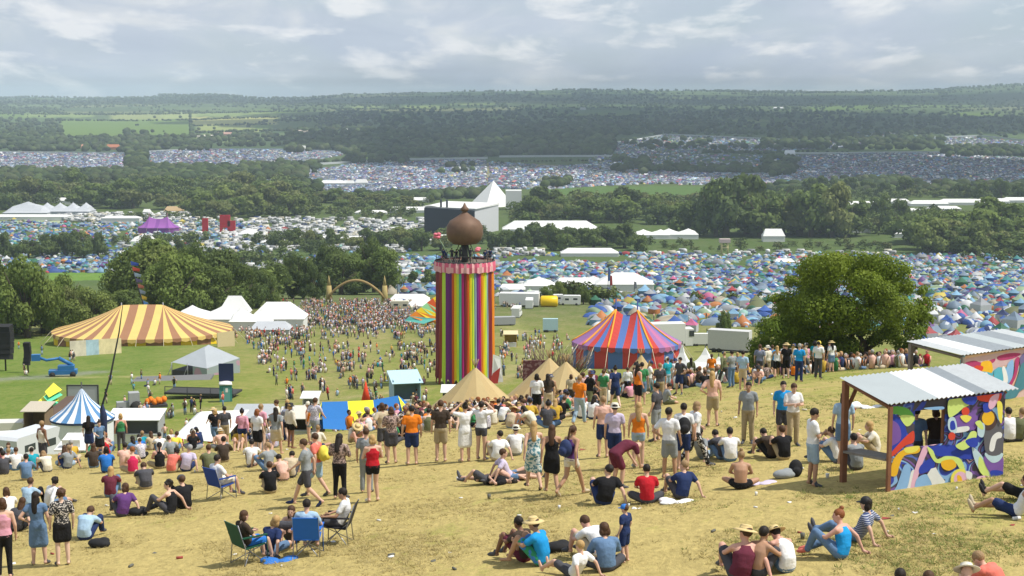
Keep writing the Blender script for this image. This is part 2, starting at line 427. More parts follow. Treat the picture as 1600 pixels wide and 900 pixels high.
# ------------------------------------------------------------ air over the valley
hb = MB().box((0, 7950, 0), (34000, 16300, 560))
hm = bpy.data.materials.new('valley_haze'); hm.use_nodes = True; nt = hm.node_tree; nt.nodes.clear()
mo = nt.nodes.new('ShaderNodeOutputMaterial'); pv = nt.nodes.new('ShaderNodeVolumePrincipled')
pv.inputs['Color'].default_value = (.70, .84, 1, 1); pv.inputs['Density'].default_value = 7.5e-5; pv.inputs['Anisotropy'].default_value = 0.0
nt.links.new(pv.outputs[0], mo.inputs['Volume'])
lo = float(ZZ.min()) - 1.5; hi = max(float(ZZ.max()), 0) + 12
hb = MB().box((0, 9900, (lo + hi) / 2), (34000, 20400, hi - lo))
HAZE = hb.obj('haze', [hm], kind='stuff', label='pale blue haze lying over the whole valley', cat='haze')

# ------------------------------------------------------------ clouds above the frame, their shade lies on the far hills
cm = bpy.data.materials.new('cloud_white'); cm.use_nodes = True; nt = cm.node_tree; b = nt.nodes['Principled BSDF']
b.inputs['Base Color'].default_value = (.85, .86, .88, 1); b.inputs['Roughness'].default_value = 1
tr = nt.nodes.new('ShaderNodeBsdfTransparent'); ms = nt.nodes.new('ShaderNodeMixShader'); ms.inputs[0].default_value = .28
nt.links.new(b.outputs[0], ms.inputs[1]); nt.links.new(tr.outputs[0], ms.inputs[2]); nt.links.new(ms.outputs[0], nt.nodes['Material Output'].inputs[0])
def cloud(x, y, rx, rd, n, label):
    D = float(far_D(y)); X = (x - CX) / F * D; r = random.Random(int(x * 7 + y)); H = 900 + D * .05
    off = Vector((to_sun.x, to_sun.y, 0)) / to_sun.z * (H - gz(X, D))
    mb = MB(); base = Vector((X, D, H)) + off
    for i in range(n):
        t = r.uniform(0, 2 * math.pi); q = math.sqrt(r.random())
        mb.ell((q * math.cos(t) * rx * .8, q * math.sin(t) * rd * .8, r.uniform(-20, 20)), (rx * r.uniform(.16, .34), rd * r.uniform(.2, .4), r.uniform(50, 110)), 12, 7)
    mb.obj('cloud', [cm], None, base, kind='stuff', label=label, cat='cloud', group='broken clouds over the valley')
cloud(1150, 188, 1900, 1700, 60, 'broad grey cloud over the wooded far hills')
cloud(1430, 266, 520, 380, 26, 'small cloud over the far right tent fields')
cloud(1040, 244, 620, 520, 30, 'ragged cloud over the middle tent fields')
cloud(740, 214, 480, 800, 26, 'long cloud over the dark valley woods')
cloud(900, 159, 5200, 1500, 34, 'unseen wide cloud added to shade the skyline hills')  # out of view, added to darken the skyline hills
# ------------------------------------------------------------ trees
leafm = mat('leaves', src='obj', var=.30, scale=.35, rough=.7, spec=.15, trans=.38, hue=.035, rand=.1)
leafb = mat('leaves_near', src='obj', var=.34, scale=.5, rough=.6, spec=.2, trans=.40, hue=.04)
barkm = mat('bark', (.09, .07, .05), var=.2)
farleaf = mat('far_leaves', src='attr', var=.25, scale=.05, rough=.9, spec=.05)

def crown_mesh(name, seed, rx, rz, nl, nleaf, leaf, base=0.0, m=leafm, lobes=None):
    """leaf sprays gathered in lobes through a crown rx wide, rz tall, standing on z = base"""
    r = np.random.default_rng(seed)
    t = r.uniform(0, 2 * np.pi, nl); q = np.sqrt(r.random(nl)) * .68; hz_ = r.random(nl)
    wid = np.interp(hz_, [0, .3, .7, 1], [1, 1, .85, .4])
    lc = np.stack([np.cos(t) * q * rx * wid, np.sin(t) * q * rx * wid, base + (hz_ * .78 + .14) * rz], 1)
    lr = r.uniform(.20, .36, nl) * min(rx, rz * .8)
    if lobes is not None: lc, lr = lobes; nl = len(lr)
    w = lr ** 2; k = r.choice(nl, nleaf, p=w / w.sum())
    d = r.normal(size=(nleaf, 3)); d[:, 2] += .25; d /= np.linalg.norm(d, axis=1)[:, None]
    rad = lr[k] * (1 - .55 * r.random(nleaf) ** 2.2) * (1 + .18 * r.normal(size=nleaf) * .6)
    p = lc[k] + d * rad[:, None] * np.array([1.1, 1.1, .85])
    p[:, 2] = np.maximum(p[:, 2], base + .02 * rz * r.random(nleaf))
    nrm = d + r.normal(size=(nleaf, 3)) * .45; nrm /= np.linalg.norm(nrm, axis=1)[:, None]
    a = np.cross(nrm, r.normal(size=(nleaf, 3))); a /= np.linalg.norm(a, axis=1)[:, None]; b = np.cross(nrm, a)
    sz = leaf * r.uniform(.6, 1.35, nleaf)[:, None]
    bend = nrm * sz * .35
    V = np.stack([p - a * sz, p - b * sz * .62 + bend, p + a * sz, p + b * sz * .62 + bend], 1).reshape(-1, 3)
    return fast_mesh(name, V, np.arange(nleaf * 4), np.full(nleaf, 4), [m])

def trunk_mesh(seed, h, rad, reach, top):
    r = random.Random(seed); mb = MB()
    mb.tube([(0, 0, -.5), (.05 * h * r.uniform(-1, 1), 0, h * .5), (0, .04 * h, h)], [rad * 1.3, rad, rad * .7], 8)
    for i in range(6):
        t = i * 2.4 + r.random(); e = Vector((math.cos(t) * reach, math.sin(t) * reach, top * r.uniform(.6, .95))); s = Vector((0, 0, h * r.uniform(.6, 1)))
        mb.tube([s, s.lerp(e, .5) + Vector((0, 0, -.04 * top)), e], [rad * .55, rad * .3, rad * .08], 6)
    return mb.mesh('trunk', [barkm])

TP = []
for i in range(6):
    rx = [1, 1.15, .85, 1.3, 1.0, .7][i]; rz = [1.45, 1.3, 1.7, 1.2, 1.1, 1.9][i]
    TP.append((crown_mesh('crown', 40 + i, rx * 4, rz * 4, 15, 2300, .36, .25), trunk_mesh(i, 2.4, .35, rx * 2, rz * 4)))
TPN = [(crown_mesh('crown', 140 + i, [1, 1.15, 1.3][i] * 4, [1.45, 1.3, 1.2][i] * 4, 20, 9500, .17, .15), trunk_mesh(30 + i, 2.2, .35, 2.4, 5)) for i in range(3)]
GREENS = [(.15, .205, .055), (.175, .235, .058), (.13, .18, .052), (.20, .25, .07), (.11, .155, .05), (.18, .205, .07)]

def tree(x, y, D, hpx, wpx, ci, label, group='trees along the valley hedges', proto=None, r=rnd, name='tree'):
    """broad-leaved tree whose foot stands in column x at D metres, hpx by wpx photograph pixels large"""
    p = G(x, D)
    if y is not None: p = GY(x, y, D * .8, D * 1.3)
    D = p.y; i = r.choice([0, 1, 3, 4]) if proto is None else proto
    i = {4: 3}.get(i, i) if D < 560 else i; rx = [1, 1.15, .85, 1.3, 1.0, .7][i]; rz = [1.45, 1.3, 1.7, 1.2, 1.1, 1.9][i]
    s = hpx / ppm(D) / (rz * 4 + .2); w = wpx / ppm(D) / (rx * 9.0)
    t = empty(name, p, r.uniform(0, 6.28), label=label, cat='tree', group=group); t.scale = (w, w, s)
    src = TPN[{0: 0, 1: 1}.get(i, 2)] if D < 560 else TP[i]; c = link('crown', src[0], t); g = GREENS[ci % 6]; v = r.uniform(.88, 1.15); c.color = (g[0] * v, g[1] * v, g[2] * v, 1)
    link('trunk', src[1], t)
    return t

WHERE_T = set()
def uniq(base, alts):
    for a in alts:
        l = base % a if '%s' in base else base + ' ' + a
        if l not in USED: return l
    k = 2
    return base % alts[0] if '%s' in base else base

# the big tree at the right end of the hillside
BIG = G(1318, 112)
bt = empty('hawthorn_tree', BIG, label='broad dark green tree at the right edge of the hilltop crowd', cat='tree')
LB_ = [(1340, 427, 46), (1292, 432, 40), (1388, 432, 40), (1255, 468, 44), (1320, 478, 52), (1388, 472, 44), (1430, 476, 30), (1222, 500, 38), (1200, 532, 34), (1262, 528, 44), (1312, 535, 40), (1449, 494, 18), (1228, 560, 36), (1290, 562, 38), (1186, 556, 22),
       (1345, 515, 30), (1402, 512, 22), (1352, 562, 24), (1275, 452, 38), (1360, 450, 44), (1180, 575, 20), (1330, 575, 30), (1250, 580, 34), (1412, 452, 24), (1310, 405, 24), (1365, 405, 24), (1236, 440, 18), (1442, 452, 12), (1208, 470, 14), (1422, 518, 26), (1398, 540, 20), (1375, 530, 24), (1200, 578, 24), (1236, 588, 28), (1165, 585, 18), (1420, 552, 20), (1300, 590, 30)]
rb_ = random.Random(5); lc_, lr_ = [], []
for x, y, q in LB_:
    for k in range(4 if q > 34 else 2):
        dx, dy = rb_.uniform(-.5, .5) * q, rb_.uniform(-.45, .45) * q; v = P(x + dx, y + dy, 112 + rb_.uniform(-1, 1) * (4.2 if q > 30 else 2.5)) - BIG; lc_.append(tuple(v)); lr_.append(q * rb_.uniform(.44, .68) / ppm(112))
lc_, lr_ = np.array(lc_), np.array(lr_); lc_[:, 2] = np.maximum(lc_[:, 2], .4)
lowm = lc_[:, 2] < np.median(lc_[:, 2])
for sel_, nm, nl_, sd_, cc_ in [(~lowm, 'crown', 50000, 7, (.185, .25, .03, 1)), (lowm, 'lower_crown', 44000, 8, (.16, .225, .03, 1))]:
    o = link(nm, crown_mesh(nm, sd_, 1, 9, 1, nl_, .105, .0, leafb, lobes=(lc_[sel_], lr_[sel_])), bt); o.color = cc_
link('trunk', trunk_mesh(3, 3.0, .38, 2.9, 7.0), bt, (1.4, 0, 0))

# tree rows on the middle ground: (x0, x1, n, D0, D1, height px, width px, colours, what they stand by)
BELTS = [
    (-30, 60, 4, 325, 345, 112, 130, (1, 3, 0), 'left of the striped big top', ),
    (60, 150, 4, 335, 350, 78, 90, (3, 1, 5), 'behind the striped tent on its left side'),
    (150, 215, 3, 350, 362, 62, 70, (0, 1, 2), 'close behind the striped tent near its peak'),
    (205, 300, 5, 380, 400, 110, 120, (1, 0, 3), 'behind the striped tent and pennant pole'),
    (300, 378, 4, 385, 400, 98, 100, (2, 0, 4), 'behind the white marquees'),
    (378, 440, 4, 395, 470, 62, 55, (2, 4, 0), 'between white marquees and campervans'),
    (445, 505, 3, 470, 480, 60, 52, (4, 2), 'left of the festival arch'),
    (510, 610, 6, 520, 560, 76, 66, (4, 2, 0), 'behind the festival arch'),
    (640, 700, 3, 640, 660, 22, 26, (2, 0), 'among tents left of the ribbon tower'),
    (770, 1000, 12, 1010, 1060, 34, 42, (4, 2, 0), 'along the hedge behind the long pale marquee'),
    (0, 160, 9, 930, 980, 34, 40, (4, 2), 'in the hedge across the left campsite'),
    (215, 340, 5, 930, 960, 24, 24, (4, 2), 'in the hedge left of the red letters'),
    (420, 700, 12, 1000, 1060, 26, 40, (4, 2, 5), 'in the hedge before the campervans'),
    (-20, 460, 26, 1450, 1700, 34, 60, (5, 2, 0), 'in the belt behind the purple tent'),
    (300, 470, 11, 1350, 1420, 38, 60, (3, 1, 5), 'in the bank right of the purple tent'),
    (455, 640, 13, 1450, 1560, 20, 44, (5, 2, 0), 'between the white sheds and campervans'),
    (826, 1080, 17, 1250, 1420, 36, 60, (0, 2, 5), 'behind the long pale marquee'),
    (1085, 1215, 6, 1120, 1180, 80, 96, (2, 0, 4), 'in the tall dark clump right of centre'),
    (1215, 1330, 6, 1120, 1180, 74, 90, (0, 5, 2), 'in the tall clump above the big right tree'),
    (1330, 1420, 5, 1150, 1300, 44, 44, (2, 4), 'among the white tents beyond the big right tree'),
    (1420, 1640, 12, 1010, 1100, 64, 100, (2, 0, 1), 'in the large wood on the right'),
    (1440, 1640, 8, 980, 1000, 46, 80, (3, 5, 2), 'in front of the large wood on the right'),
    (840, 920, 4, 430, 470, 30, 30, (0, 3, 2), 'by the yellow tank'),
    (1125, 1140, 1, 330, 340, 44, 34, (0, 3), 'behind the two white lorry trailers'),
    (1225, 1420, 8, 1620, 1750, 26, 30, (4, 2), 'at the foot of the far right tents'),
    (1500, 1640, 6, 1560, 1650, 30, 36, (4, 2), 'below the far right corner tents'),
]
CN = {0: 'mid green', 1: 'fresh green', 2: 'deep green', 3: 'bright green', 4: 'dark green', 5: 'olive green'}
ORD = 'first second third fourth fifth sixth seventh eighth ninth tenth eleventh twelfth thirteenth fourteenth fifteenth sixteenth seventeenth eighteenth nineteenth twentieth'.split() + \
    ['twenty-' + s for s in 'first second third fourth fifth sixth seventh eighth ninth'.split()]
for x0, x1, n, D0, D1, hp, wp, cs, place in BELTS:
    def short(l): return l if len(l.split()) <= 16 else l.replace(' green tree, ', ' tree, ')
    for i in range(n):
        x = x0 + (x1 - x0) * (i + .5) / n + rnd.uniform(-.3, .3) * (x1 - x0) / n; c = cs[i % len(cs)]
        lab = ('%s tree %s' % (CN[c], place)) if n == 1 else ('%s tree, %s from the left %s' % (CN[c], ORD[i], place))
        tree(x, None, rnd.uniform(D0, D1), hp * rnd.uniform(.8, 1.08), wp * rnd.uniform(1.0, 1.45), c, short(lab), 'trees ' + place)

# far woods and hedges, too many and too small to tell apart
def lump(seed):
    r = random.Random(seed); mb = MB(); mb.ell((0, 0, .5), (.5, .5, .5), 7, 6)
    for i, v in enumerate(mb.v):
        k = r.uniform(.72, 1.25); mb.v[i] = (v[0] * k, v[1] * k, .5 + (v[2] - .5) * r.uniform(.85, 1.15))
    return template(mb)
LUMPS = [lump(i) for i in range(8)]
def wood(areas, hedges, seed, name, label):
    r = np.random.default_rng(seed); px, py, hh = [], [], []
    for x0, x1, y0, y1, n, h0, h1 in areas:
        px.append(r.uniform(x0, x1, n)); py.append(r.uniform(y0, y1, n)); hh.append(r.uniform(h0, h1, n))
    for pts, step, h0, h1 in hedges:
        for (xa, ya), (xb, yb) in zip(pts, pts[1:]):
            n = max(2, int(abs(xb - xa) / step)); t = np.linspace(0, 1, n)
            keep = r.random(n) > .12; px.append((xa + (xb - xa) * t)[keep]); py.append((ya + (yb - ya) * t + r.normal(size=n) * .35)[keep]); hh.append(r.uniform(h0, h1, n)[keep])
    px, py, hh = map(np.concatenate, (px, py, hh))
    D = far_D(py); X = (px - CX) / F * D
    return X, D, hh
AREAS = [  # x0 x1 y0 y1 count, height in metres
    (-40, 100, 168, 177, 180, 9, 14), (0, 480, 158, 166, 240, 9, 14), (430, 860, 166, 176, 130, 9, 14), (500, 900, 176, 205, 520, 9, 15), (430, 620, 182, 192, 110, 8, 12),
    (-30, 100, 187, 236, 430, 9, 14), (95, 330, 214, 236, 330, 9, 14), (200, 232, 205, 268, 130, 10, 17), (330, 470, 212, 230, 110, 9, 14), (450, 660, 205, 240, 420, 10, 16), (640, 960, 200, 246, 900, 10, 16),
    (900, 1110, 186, 214, 430, 10, 16), (1100, 1640, 172, 212, 560, 9, 15), (860, 1640, 158, 170, 260, 9, 14), (1000, 1300, 166, 182, 170, 9, 14), (540, 640, 236, 256, 70, 9, 15),
    (0, 470, 268, 286, 420, 8, 13), (200, 480, 262, 282, 160, 9, 14), (380, 500, 258, 274, 60, 8, 14), (820, 1240, 222, 236, 90, 8, 13), (1000, 1240, 262, 272, 150, 8, 12), (960, 1010, 252, 276, 40, 9, 14),
    (1190, 1470, 212, 234, 300, 9, 15), (1470, 1640, 232, 246, 130, 9, 14), (1190, 1245, 246, 276, 50, 9, 14), (1200, 1640, 292, 306, 230, 8, 13), (1300, 1420, 282, 296, 70, 8, 12), (850, 890, 285, 296, 30, 8, 12),
    (460, 500, 286, 302, 25, 8, 12), (700, 760, 302, 312, 30, 8, 11), (560, 700, 306, 316, 60, 7, 11), (680, 745, 258, 272, 12, 8, 11)]
HEDGES = [([(90, 214), (300, 213)], 3, 5, 9), ([(90, 187), (300, 187), (430, 184)], 3, 5, 9), ([(300, 196), (430, 195)], 3, 5, 8), ([(300, 178), (302, 213)], .1, 8, 12), ([(310, 207), (470, 205)], 3, 6, 10),
          ([(0, 178), (250, 177), (480, 175)], 3, 6, 10), ([(850, 186), (1010, 185)], 3, 6, 10), ([(860, 171), (1040, 171)], 3, 6, 10), ([(520, 171), (700, 171)], 3, 6, 10), ([(1390, 169), (1560, 168)], 3, 6, 9),
          ([(0, 270), (200, 272), (450, 262)], 3, 4, 8), ([(880, 289), (1200, 289)], 9, 2, 4), ([(950, 316), (1200, 318)], 5, 4, 7), ([(760, 254), (960, 254)], 6, 3, 5), ([(480, 256), (560, 250)], 3, 5, 8),
          ([(-20, 267), (200, 269)], 4, 3, 6), ([(1230, 237), (1330, 237)], 7, 3, 6), ([(1100, 240), (1240, 240)], 4, 5, 9)]
wx, wd, wh = wood(AREAS, HEDGES, 3, '', '')
# hedgerows round the far fields, and single trees in them
hx = nr.uniform(-4200, 4500, 60000); hd = nr.uniform(3600, 12800, 60000) ** 1.0
ci, gap = field_cell(hx, hd); k = gap < np.interp(hd, [3600, 13000], [16, 60]); k &= nr.random(60000) < .75
hx, hd = hx[k], hd[k]; hh = nr.uniform(4, 11, len(hx)) * np.interp(hd, [3600, 9000, 13000], [1, 1.1, 1.6])
sx_ = nr.uniform(-4500, 4800, 1500); sd = nr.uniform(9000, 12900, 1500); sh = nr.uniform(9, 20, 1500); kk = np.sin(sx_ / 500) + np.sin(sd / 700 + sx_ / 900) > .1
wx = np.concatenate([wx, hx, sx_[kk]]); wd = np.concatenate([wd, hd, sd[kk]]); wh = np.concatenate([wh, hh, sh[kk]])
N = len(wx); pos = np.stack([wx, wd, ground(wx, wd) - .8], 1)
sclv = np.stack([wh * nr.uniform(.9, 1.5, N), wh * nr.uniform(.9, 1.5, N), wh], 1)
gc = np.array(GREENS)[nr.integers(0, 6, N)] * np.array([.8, .85, 1.15]) * nr.uniform(.20, .55, N)[:, None]  # tree greens darkened and blued, haze painted into the woods
me = scatter('distant_woods', LUMPS, nr.integers(0, 8, N), pos, sclv, nr.uniform(0, 6, N), gc[:, None, :], farleaf, True)
link('distant_woods', me, kind='stuff', label='dark woods and hedgerows across the far valley side', cat='woods')

def mini(seed, n=170):
    m_ = crown_mesh('tmp', seed, .62, 1.0, 9, n, .085, 0.0); V = np.empty(len(m_.vertices) * 3); m_.vertices.foreach_get('co', V); V = V.reshape(-1, 3); bpy.data.meshes.remove(m_)
    return V, np.arange(n * 4), np.full(n, 4), np.zeros(len(V), int)
MINI = [mini(200 + i) for i in range(6)]
MID = [(-40, 200, 290, 306, 60, 9, 14), (200, 480, 284, 312, 130, 9, 15), (-40, 60, 300, 330, 26, 9, 13), (60, 200, 306, 322, 30, 7, 11), (290, 420, 312, 330, 40, 9, 14), (400, 500, 304, 345, 60, 8, 13), (480, 660, 322, 346, 70, 6, 10), (560, 680, 312, 318, 20, 5, 8),
       (800, 870, 326, 352, 26, 7, 12), (860, 1090, 318, 348, 120, 9, 15), (1090, 1330, 318, 360, 60, 10, 16), (1200, 1420, 306, 322, 60, 7, 11), (1300, 1420, 330, 372, 40, 8, 13), (1420, 1640, 296, 306, 30, 6, 9), (1430, 1640, 345, 372, 50, 10, 15),
       (770, 1000, 378, 386, 50, 5, 9), (380, 700, 374, 388, 70, 5, 9), (1000, 1400, 384, 394, 50, 3, 7), (600, 760, 372, 384, 36, 6, 10), (300, 520, 390, 425, 30, 5, 9), (60, 320, 376, 386, 50, 5, 9), (420, 510, 430, 470, 16, 6, 10), (1080, 1200, 500, 512, 5, 3, 5), (860, 960, 470, 486, 12, 4, 7), (1480, 1600, 400, 412, 10, 5, 8)]
MH = [([(-40, 268), (200, 270), (460, 262)], 5, 6, 10), ([(200, 345), (340, 342)], 9, 5, 9), ([(820, 318), (1210, 316)], 6, 5, 9), ([(1230, 306), (1640, 312)], 6, 6, 10)]
mx_, md_, mh_ = wood(MID, MH, 8, '', ''); N = len(mx_)
me = scatter('valley_wood', MINI, nr.integers(0, 6, N), np.stack([mx_, md_, ground(mx_, md_) - .4], 1), np.stack([mh_ * nr.uniform(1.0, 1.6, N), mh_ * nr.uniform(1.0, 1.6, N), mh_], 1), nr.uniform(0, 6, N), (np.array(GREENS)[nr.integers(0, 6, N)] * nr.uniform(.55, .95, N)[:, None])[:, None, :], mat('mid_leaves', src='attr', var=.2, scale=.1, rough=.8, trans=.2))
link('valley_wood', me, kind='stuff', label='mass of leafy trees and bushes along the valley floor', cat='woods')
# ------------------------------------------------------------ the camp fields
cloth_o = mat('tent_cloth', src='obj', var=.10, scale=1.5, rough=.6, bump=.2, bscale=3)
cloth_a = mat('tent_cloth_many', src='attr', var=.10, scale=.8, rough=.6)
def t_dome():
    mb = MB(); mb.lathe([(1.0, 0), (.93, .32), (.68, .66), (.3, .88), (.02, .95)], seg=10, mi=0)
    mb.add([(.62, -.78, 0), (1.15, -1.25, 0), (.3, -1.35, 0), (.2, -.85, .55), (.75, -.6, .5)], [(1, 0, 4), (2, 1, 4, 3), (2, 3, 0)], 1); return mb
def t_tunnel():
    mb = MB(); v = []
    xs = [-1.7, -1.2, -.3, .6, 1.3, 1.75]; hs = [.12, .72, 1.0, .95, .7, .1]; ws = [.7, .95, 1.0, 1.0, .85, .5]
    for x, h, w in zip(xs, hs, ws):
        for k in range(7):
            t = math.pi * k / 6; v.append((x, w * math.cos(t), h * math.sin(t) ** .8))
    fs = [(i * 7 + k, (i + 1) * 7 + k, (i + 1) * 7 + k + 1, i * 7 + k + 1) for i in range(5) for k in range(6)]
    mb.add(v, fs, 0, True)
    for f in (2, 8, 14, 20): mb.m[f] = 1
    return mb
def t_ridge():
    mb = MB(); mb.add([(-1.3, -1, 0), (1.3, -1, 0), (1.3, 1, 0), (-1.3, 1, 0), (-1.1, 0, 1.1), (1.1, 0, 1.1)], [(0, 1, 5, 4), (2, 3, 4, 5), (1, 2, 5), (3, 0, 4)], 0); return mb
def t_gaz():
    mb = MB(); mb.lathe([(1.42, 1.15), (.75, 1.5), (.02, 2.1)], seg=4, smooth=False, cap=False)
    mb.lathe([(1.38, 0), (1.42, 1.15)], seg=4, smooth=False, cap=False, mi=1); return mb
def t_bell():
    mb = MB(); mb.lathe([(1.5, 0), (1.45, .45), (.6, 1.15), (.03, 1.75)], seg=12); return mb
MBS = [t_dome(), t_tunnel(), t_ridge(), t_gaz(), t_bell()]
TN = ['dome tent', 'tunnel tent', 'ridge tent', 'gazebo', 'bell tent']
TT = [template(m) for m in MBS]
TC = {'royal blue': (.03, .11, .42), 'navy': (.03, .05, .16), 'sky blue': (.20, .42, .62), 'grey blue': (.20, .28, .38), 'forest green': (.03, .15, .08), 'teal': (.04, .27, .27),
      'pale green': (.32, .45, .26), 'olive': (.15, .17, .07), 'grey': (.32, .34, .37), 'white': (.72, .73, .74), 'red': (.42, .04, .05), 'orange': (.58, .20, .04), 'purple': (.16, .07, .26), 'yellow': (.62, .5, .06), 'beige': (.5, .43, .3), 'mint': (.3, .55, .48), 'pink': (.62, .12, .28)}
TK = list(TC); TW = np.array([15, 8, 12, 14, 7, 7, 6, 5, 10, 9, 3, 3, 3, 2, 6, 3, 1.0]); TW /= TW.sum()
TCA = np.array([TC[k] for k in TK]); TCA = (TCA * .86 + TCA.mean(1, keepdims=True) * .14) * .74; TC = {k: tuple(float(q) for q in TCA[i]) for i, k in enumerate(TK)}
def tents(areas, seed, near_n=0):
    r = np.random.default_rng(seed); X, Y = [], []
    for x0, x1, D0, D1, sp in areas:
        # rough rows in world metres
        n = int((D1 - D0) * ((x1 - x0) / F * (D0 + D1) / 2) / sp ** 2)
        D = np.sqrt(r.uniform(D0 ** 2, D1 ** 2, n)); u = r.uniform(x0, x1, n); X.append((u - CX) / F * D); Y.append(D)
    return np.concatenate(X), np.concatenate(Y), r
NEARC = [(740, 1640, 560, 980, 3.9), (1040, 1200, 340, 560, 3.8), (1430, 1720, 300, 560, 3.8), (1200, 1430, 330, 560, 4.6), (925, 1040, 345, 560, 4.0), (780, 925, 470, 560, 5.2), (590, 700, 520, 980, 5.0), (640, 700, 480, 560, 6), (400, 600, 800, 980, 9.0), (-60, 400, 900, 1300, 4.8), (400, 640, 1000, 1250, 8), (-60, 300, 800, 930, 5.2), (420, 700, 640, 760, 8)]
X, D, r = tents(NEARC, 21)
u = CX + F * X / D
# lanes between the tents, and the places where marquees stand
lane = (np.abs(np.sin(X / 46 + .3 * np.sin(D / 60))) > .06) & (np.abs(np.sin(D / 38 + .4 * np.sin(X / 50))) > .10)
hole = ((u > 1060) & (u < 1190) & (D < 340)) | ((u > 780) & (u < 1030) & (D > 520) & (D < 660)) | ((u > 600) & (u < 700) & (D > 425) & (D < 520)) | ((u > 790) & (u < 985) & (D > 905) & (D < 960)) | ((u > 455) & (u < 600) & (D < 640))
k = lane & ~hole & (np.sin(X / 23 + 1.3 * np.sin(D / 31)) * np.sin(D / 19 + np.sin(X / 27)) > -.72); X, D = X[k], D[k]
o = np.argsort(D); X, D = X[o], D[o]; N = len(X)
ci = r.choice(len(TK), N, p=TW); ti = r.choice(5, N, p=[.44, .33, .08, .09, .06]); sz = r.uniform(.9, 1.55, N) * np.where(r.random(N) < .07, 1.55, 1); sz[ti == 3] *= .95; rt = r.uniform(0, 6.28, N)
vis = np.ones(N, bool)
# the nearest tents one by one
PROTO_T = [m.mesh(TN[i].replace(' ', '_'), [cloth_o, mat('tent_porch', (.45, .47, .5), var=.1)]) for i, m in enumerate(MBS)]
uu = CX + F * X / D
inview = (uu > 0) & (uu < 1600) & ~((uu > 1165) & (uu < 1440) & (D < 900)) & ~((uu > 900) & (uu < 1060) & (D < 480)) & ~((uu > 675) & (uu < 775))
near = np.nonzero(inview)[0][:290]
isn = np.zeros(N, bool); isn[near] = True
def where(u):
    return ('left of the big tree' if u < 1165 else 'beyond the far kiosk roof' if u > 1490 else 'right of the big tree') if u > 1040 else ('behind the circus tent' if u > 800 else 'left of the ribbon tower')
cnt = {}
for j in near:
    key = (TK[ci[j]], int(ti[j]), where(uu[j])); cnt.setdefault(key, []).append(j)
for (cn, t, w), js in cnt.items():
    js = sorted(js, key=lambda j: uu[j])
    for q, j in enumerate(js):
        lab = f'{cn} {TN[t]} {w}' if len(js) == 1 else f'{ORD[q]} {cn} {TN[t]} from the left {w}'
        o = link(TN[t].replace(' ', '_'), PROTO_T[t], None, (X[j], D[j], gz(X[j], D[j])), rt[j], label=lab, cat='tent', group='camping tents nearest the festival field')
        o.scale = (sz[j],) * 3; o.color = (*TC[cn], 1)
m = ~isn; v = r.uniform(.75, 1.15, N)
c2 = np.stack([TCA[ci] * v[:, None], np.where((r.random(N) < .5)[:, None], TCA[ci] * .6, TCA[r.choice(len(TK), N, p=TW)]) * v[:, None]], 1)
pos = np.stack([X, D, ground(X, D)], 1)
print('tents near', N)
link('campsite_tents', scatter('campsite_tents', TT, ti[m], pos[m], sz[m], rt[m], c2[m], cloth_a), kind='stuff', label='packed field of many coloured camping tents in the valley', cat='tents')
# far fields of tents on the rising side of the valley
def edge(pts, u): return np.interp(u, [p[0] for p in pts], [p[1] for p in pts])
FIELDS = [([(-40, 239), (205, 239)], [(-40, 268), (205, 268)], 9000), ([(226, 237), (300, 234), (420, 235), (535, 238)], [(226, 268), (420, 264), (535, 243)], 8000),
          ([(385, 274), (500, 258)], [(385, 284), (500, 284)], 1200), ([(490, 266), (560, 256), (700, 250), (760, 251)], [(490, 296), (600, 306), (760, 306)], 13000),
          ([(765, 254), (860, 262), (960, 258), (1060, 262)], [(765, 296), (860, 298), (960, 292), (1060, 288)], 6500), ([(960, 226), (1040, 214), (1200, 218), (1350, 222)], [(960, 246), (1100, 240), (1350, 229)], 4800),
          ([(1060, 270), (1235, 272)], [(1060, 290), (1235, 288)], 4200), ([(1235, 243), (1330, 239), (1500, 238), (1560, 244), (1640, 252)], [(1235, 288), (1330, 294), (1500, 300), (1640, 306)], 15000),
          ([(1440, 216), (1520, 214), (1600, 222), (1640, 226)], [(1440, 224), (1600, 232), (1640, 236)], 1400), ([(1330, 205), (1430, 203)], [(1330, 212), (1430, 212)], 300), ([(920, 242), (1240, 242)], [(920, 262), (1240, 262)], 1500)]
px, py = [], []
for top, bot, n in FIELDS:
    n = int(n * .8)
    a = r.uniform(top[0][0], top[-1][0], n); t = r.random(n); px.append(a); py.append(edge(top, a) * (1 - t) + edge(bot, a) * t)
px, py = np.concatenate(px), np.concatenate(py)
k = np.abs(np.sin(px / 17 + py / 9)) > .07; px, py = px[k], py[k]
D = far_D(py); X = (px - CX) / F * D; N = len(X)
FW = np.array([9, 10, 7, 22, 3, 3, 2, 3, 20, 14, 3, 2, 8, .7, 5, 1, 1.0]); FW /= FW.sum()
cc = (TCA[r.choice(len(TK), N, p=FW)] * .95 + np.array([.04, .04, .055])) * r.choice([.25, .5, .8, 1.1, 1.5], N, p=[.25, .28, .27, .13, .07])[:, None]
def t_small(): 
    mb = MB(); mb.lathe([(1.0, 0), (.75, .6), (.1, .95)], seg=6, smooth=False, cap=False); return mb
def t_small2():
    mb = MB(); mb.add([(-1.5, -.9, 0), (1.5, -.9, 0), (1.5, .9, 0), (-1.5, .9, 0), (-1, 0, 1), (1, 0, 1)], [(0, 1, 5, 4), (2, 3, 4, 5), (1, 2, 5), (3, 0, 4)]); return mb
print('tents far', N)
s_ = r.uniform(1.3, 2.5, N) * np.interp(D, [1500, 3500], [1, 1.2])
link('far_campsite_tents', scatter('far_campsite_tents', [template(t_small()), template(t_small2())], (r.random(N) < .4).astype(int), np.stack([X, D, ground(X, D)], 1), s_, r.uniform(0, 6, N), cc[:, None, :], cloth_a),
     kind='stuff', label='thousands of small tents covering the far slopes', cat='tents')

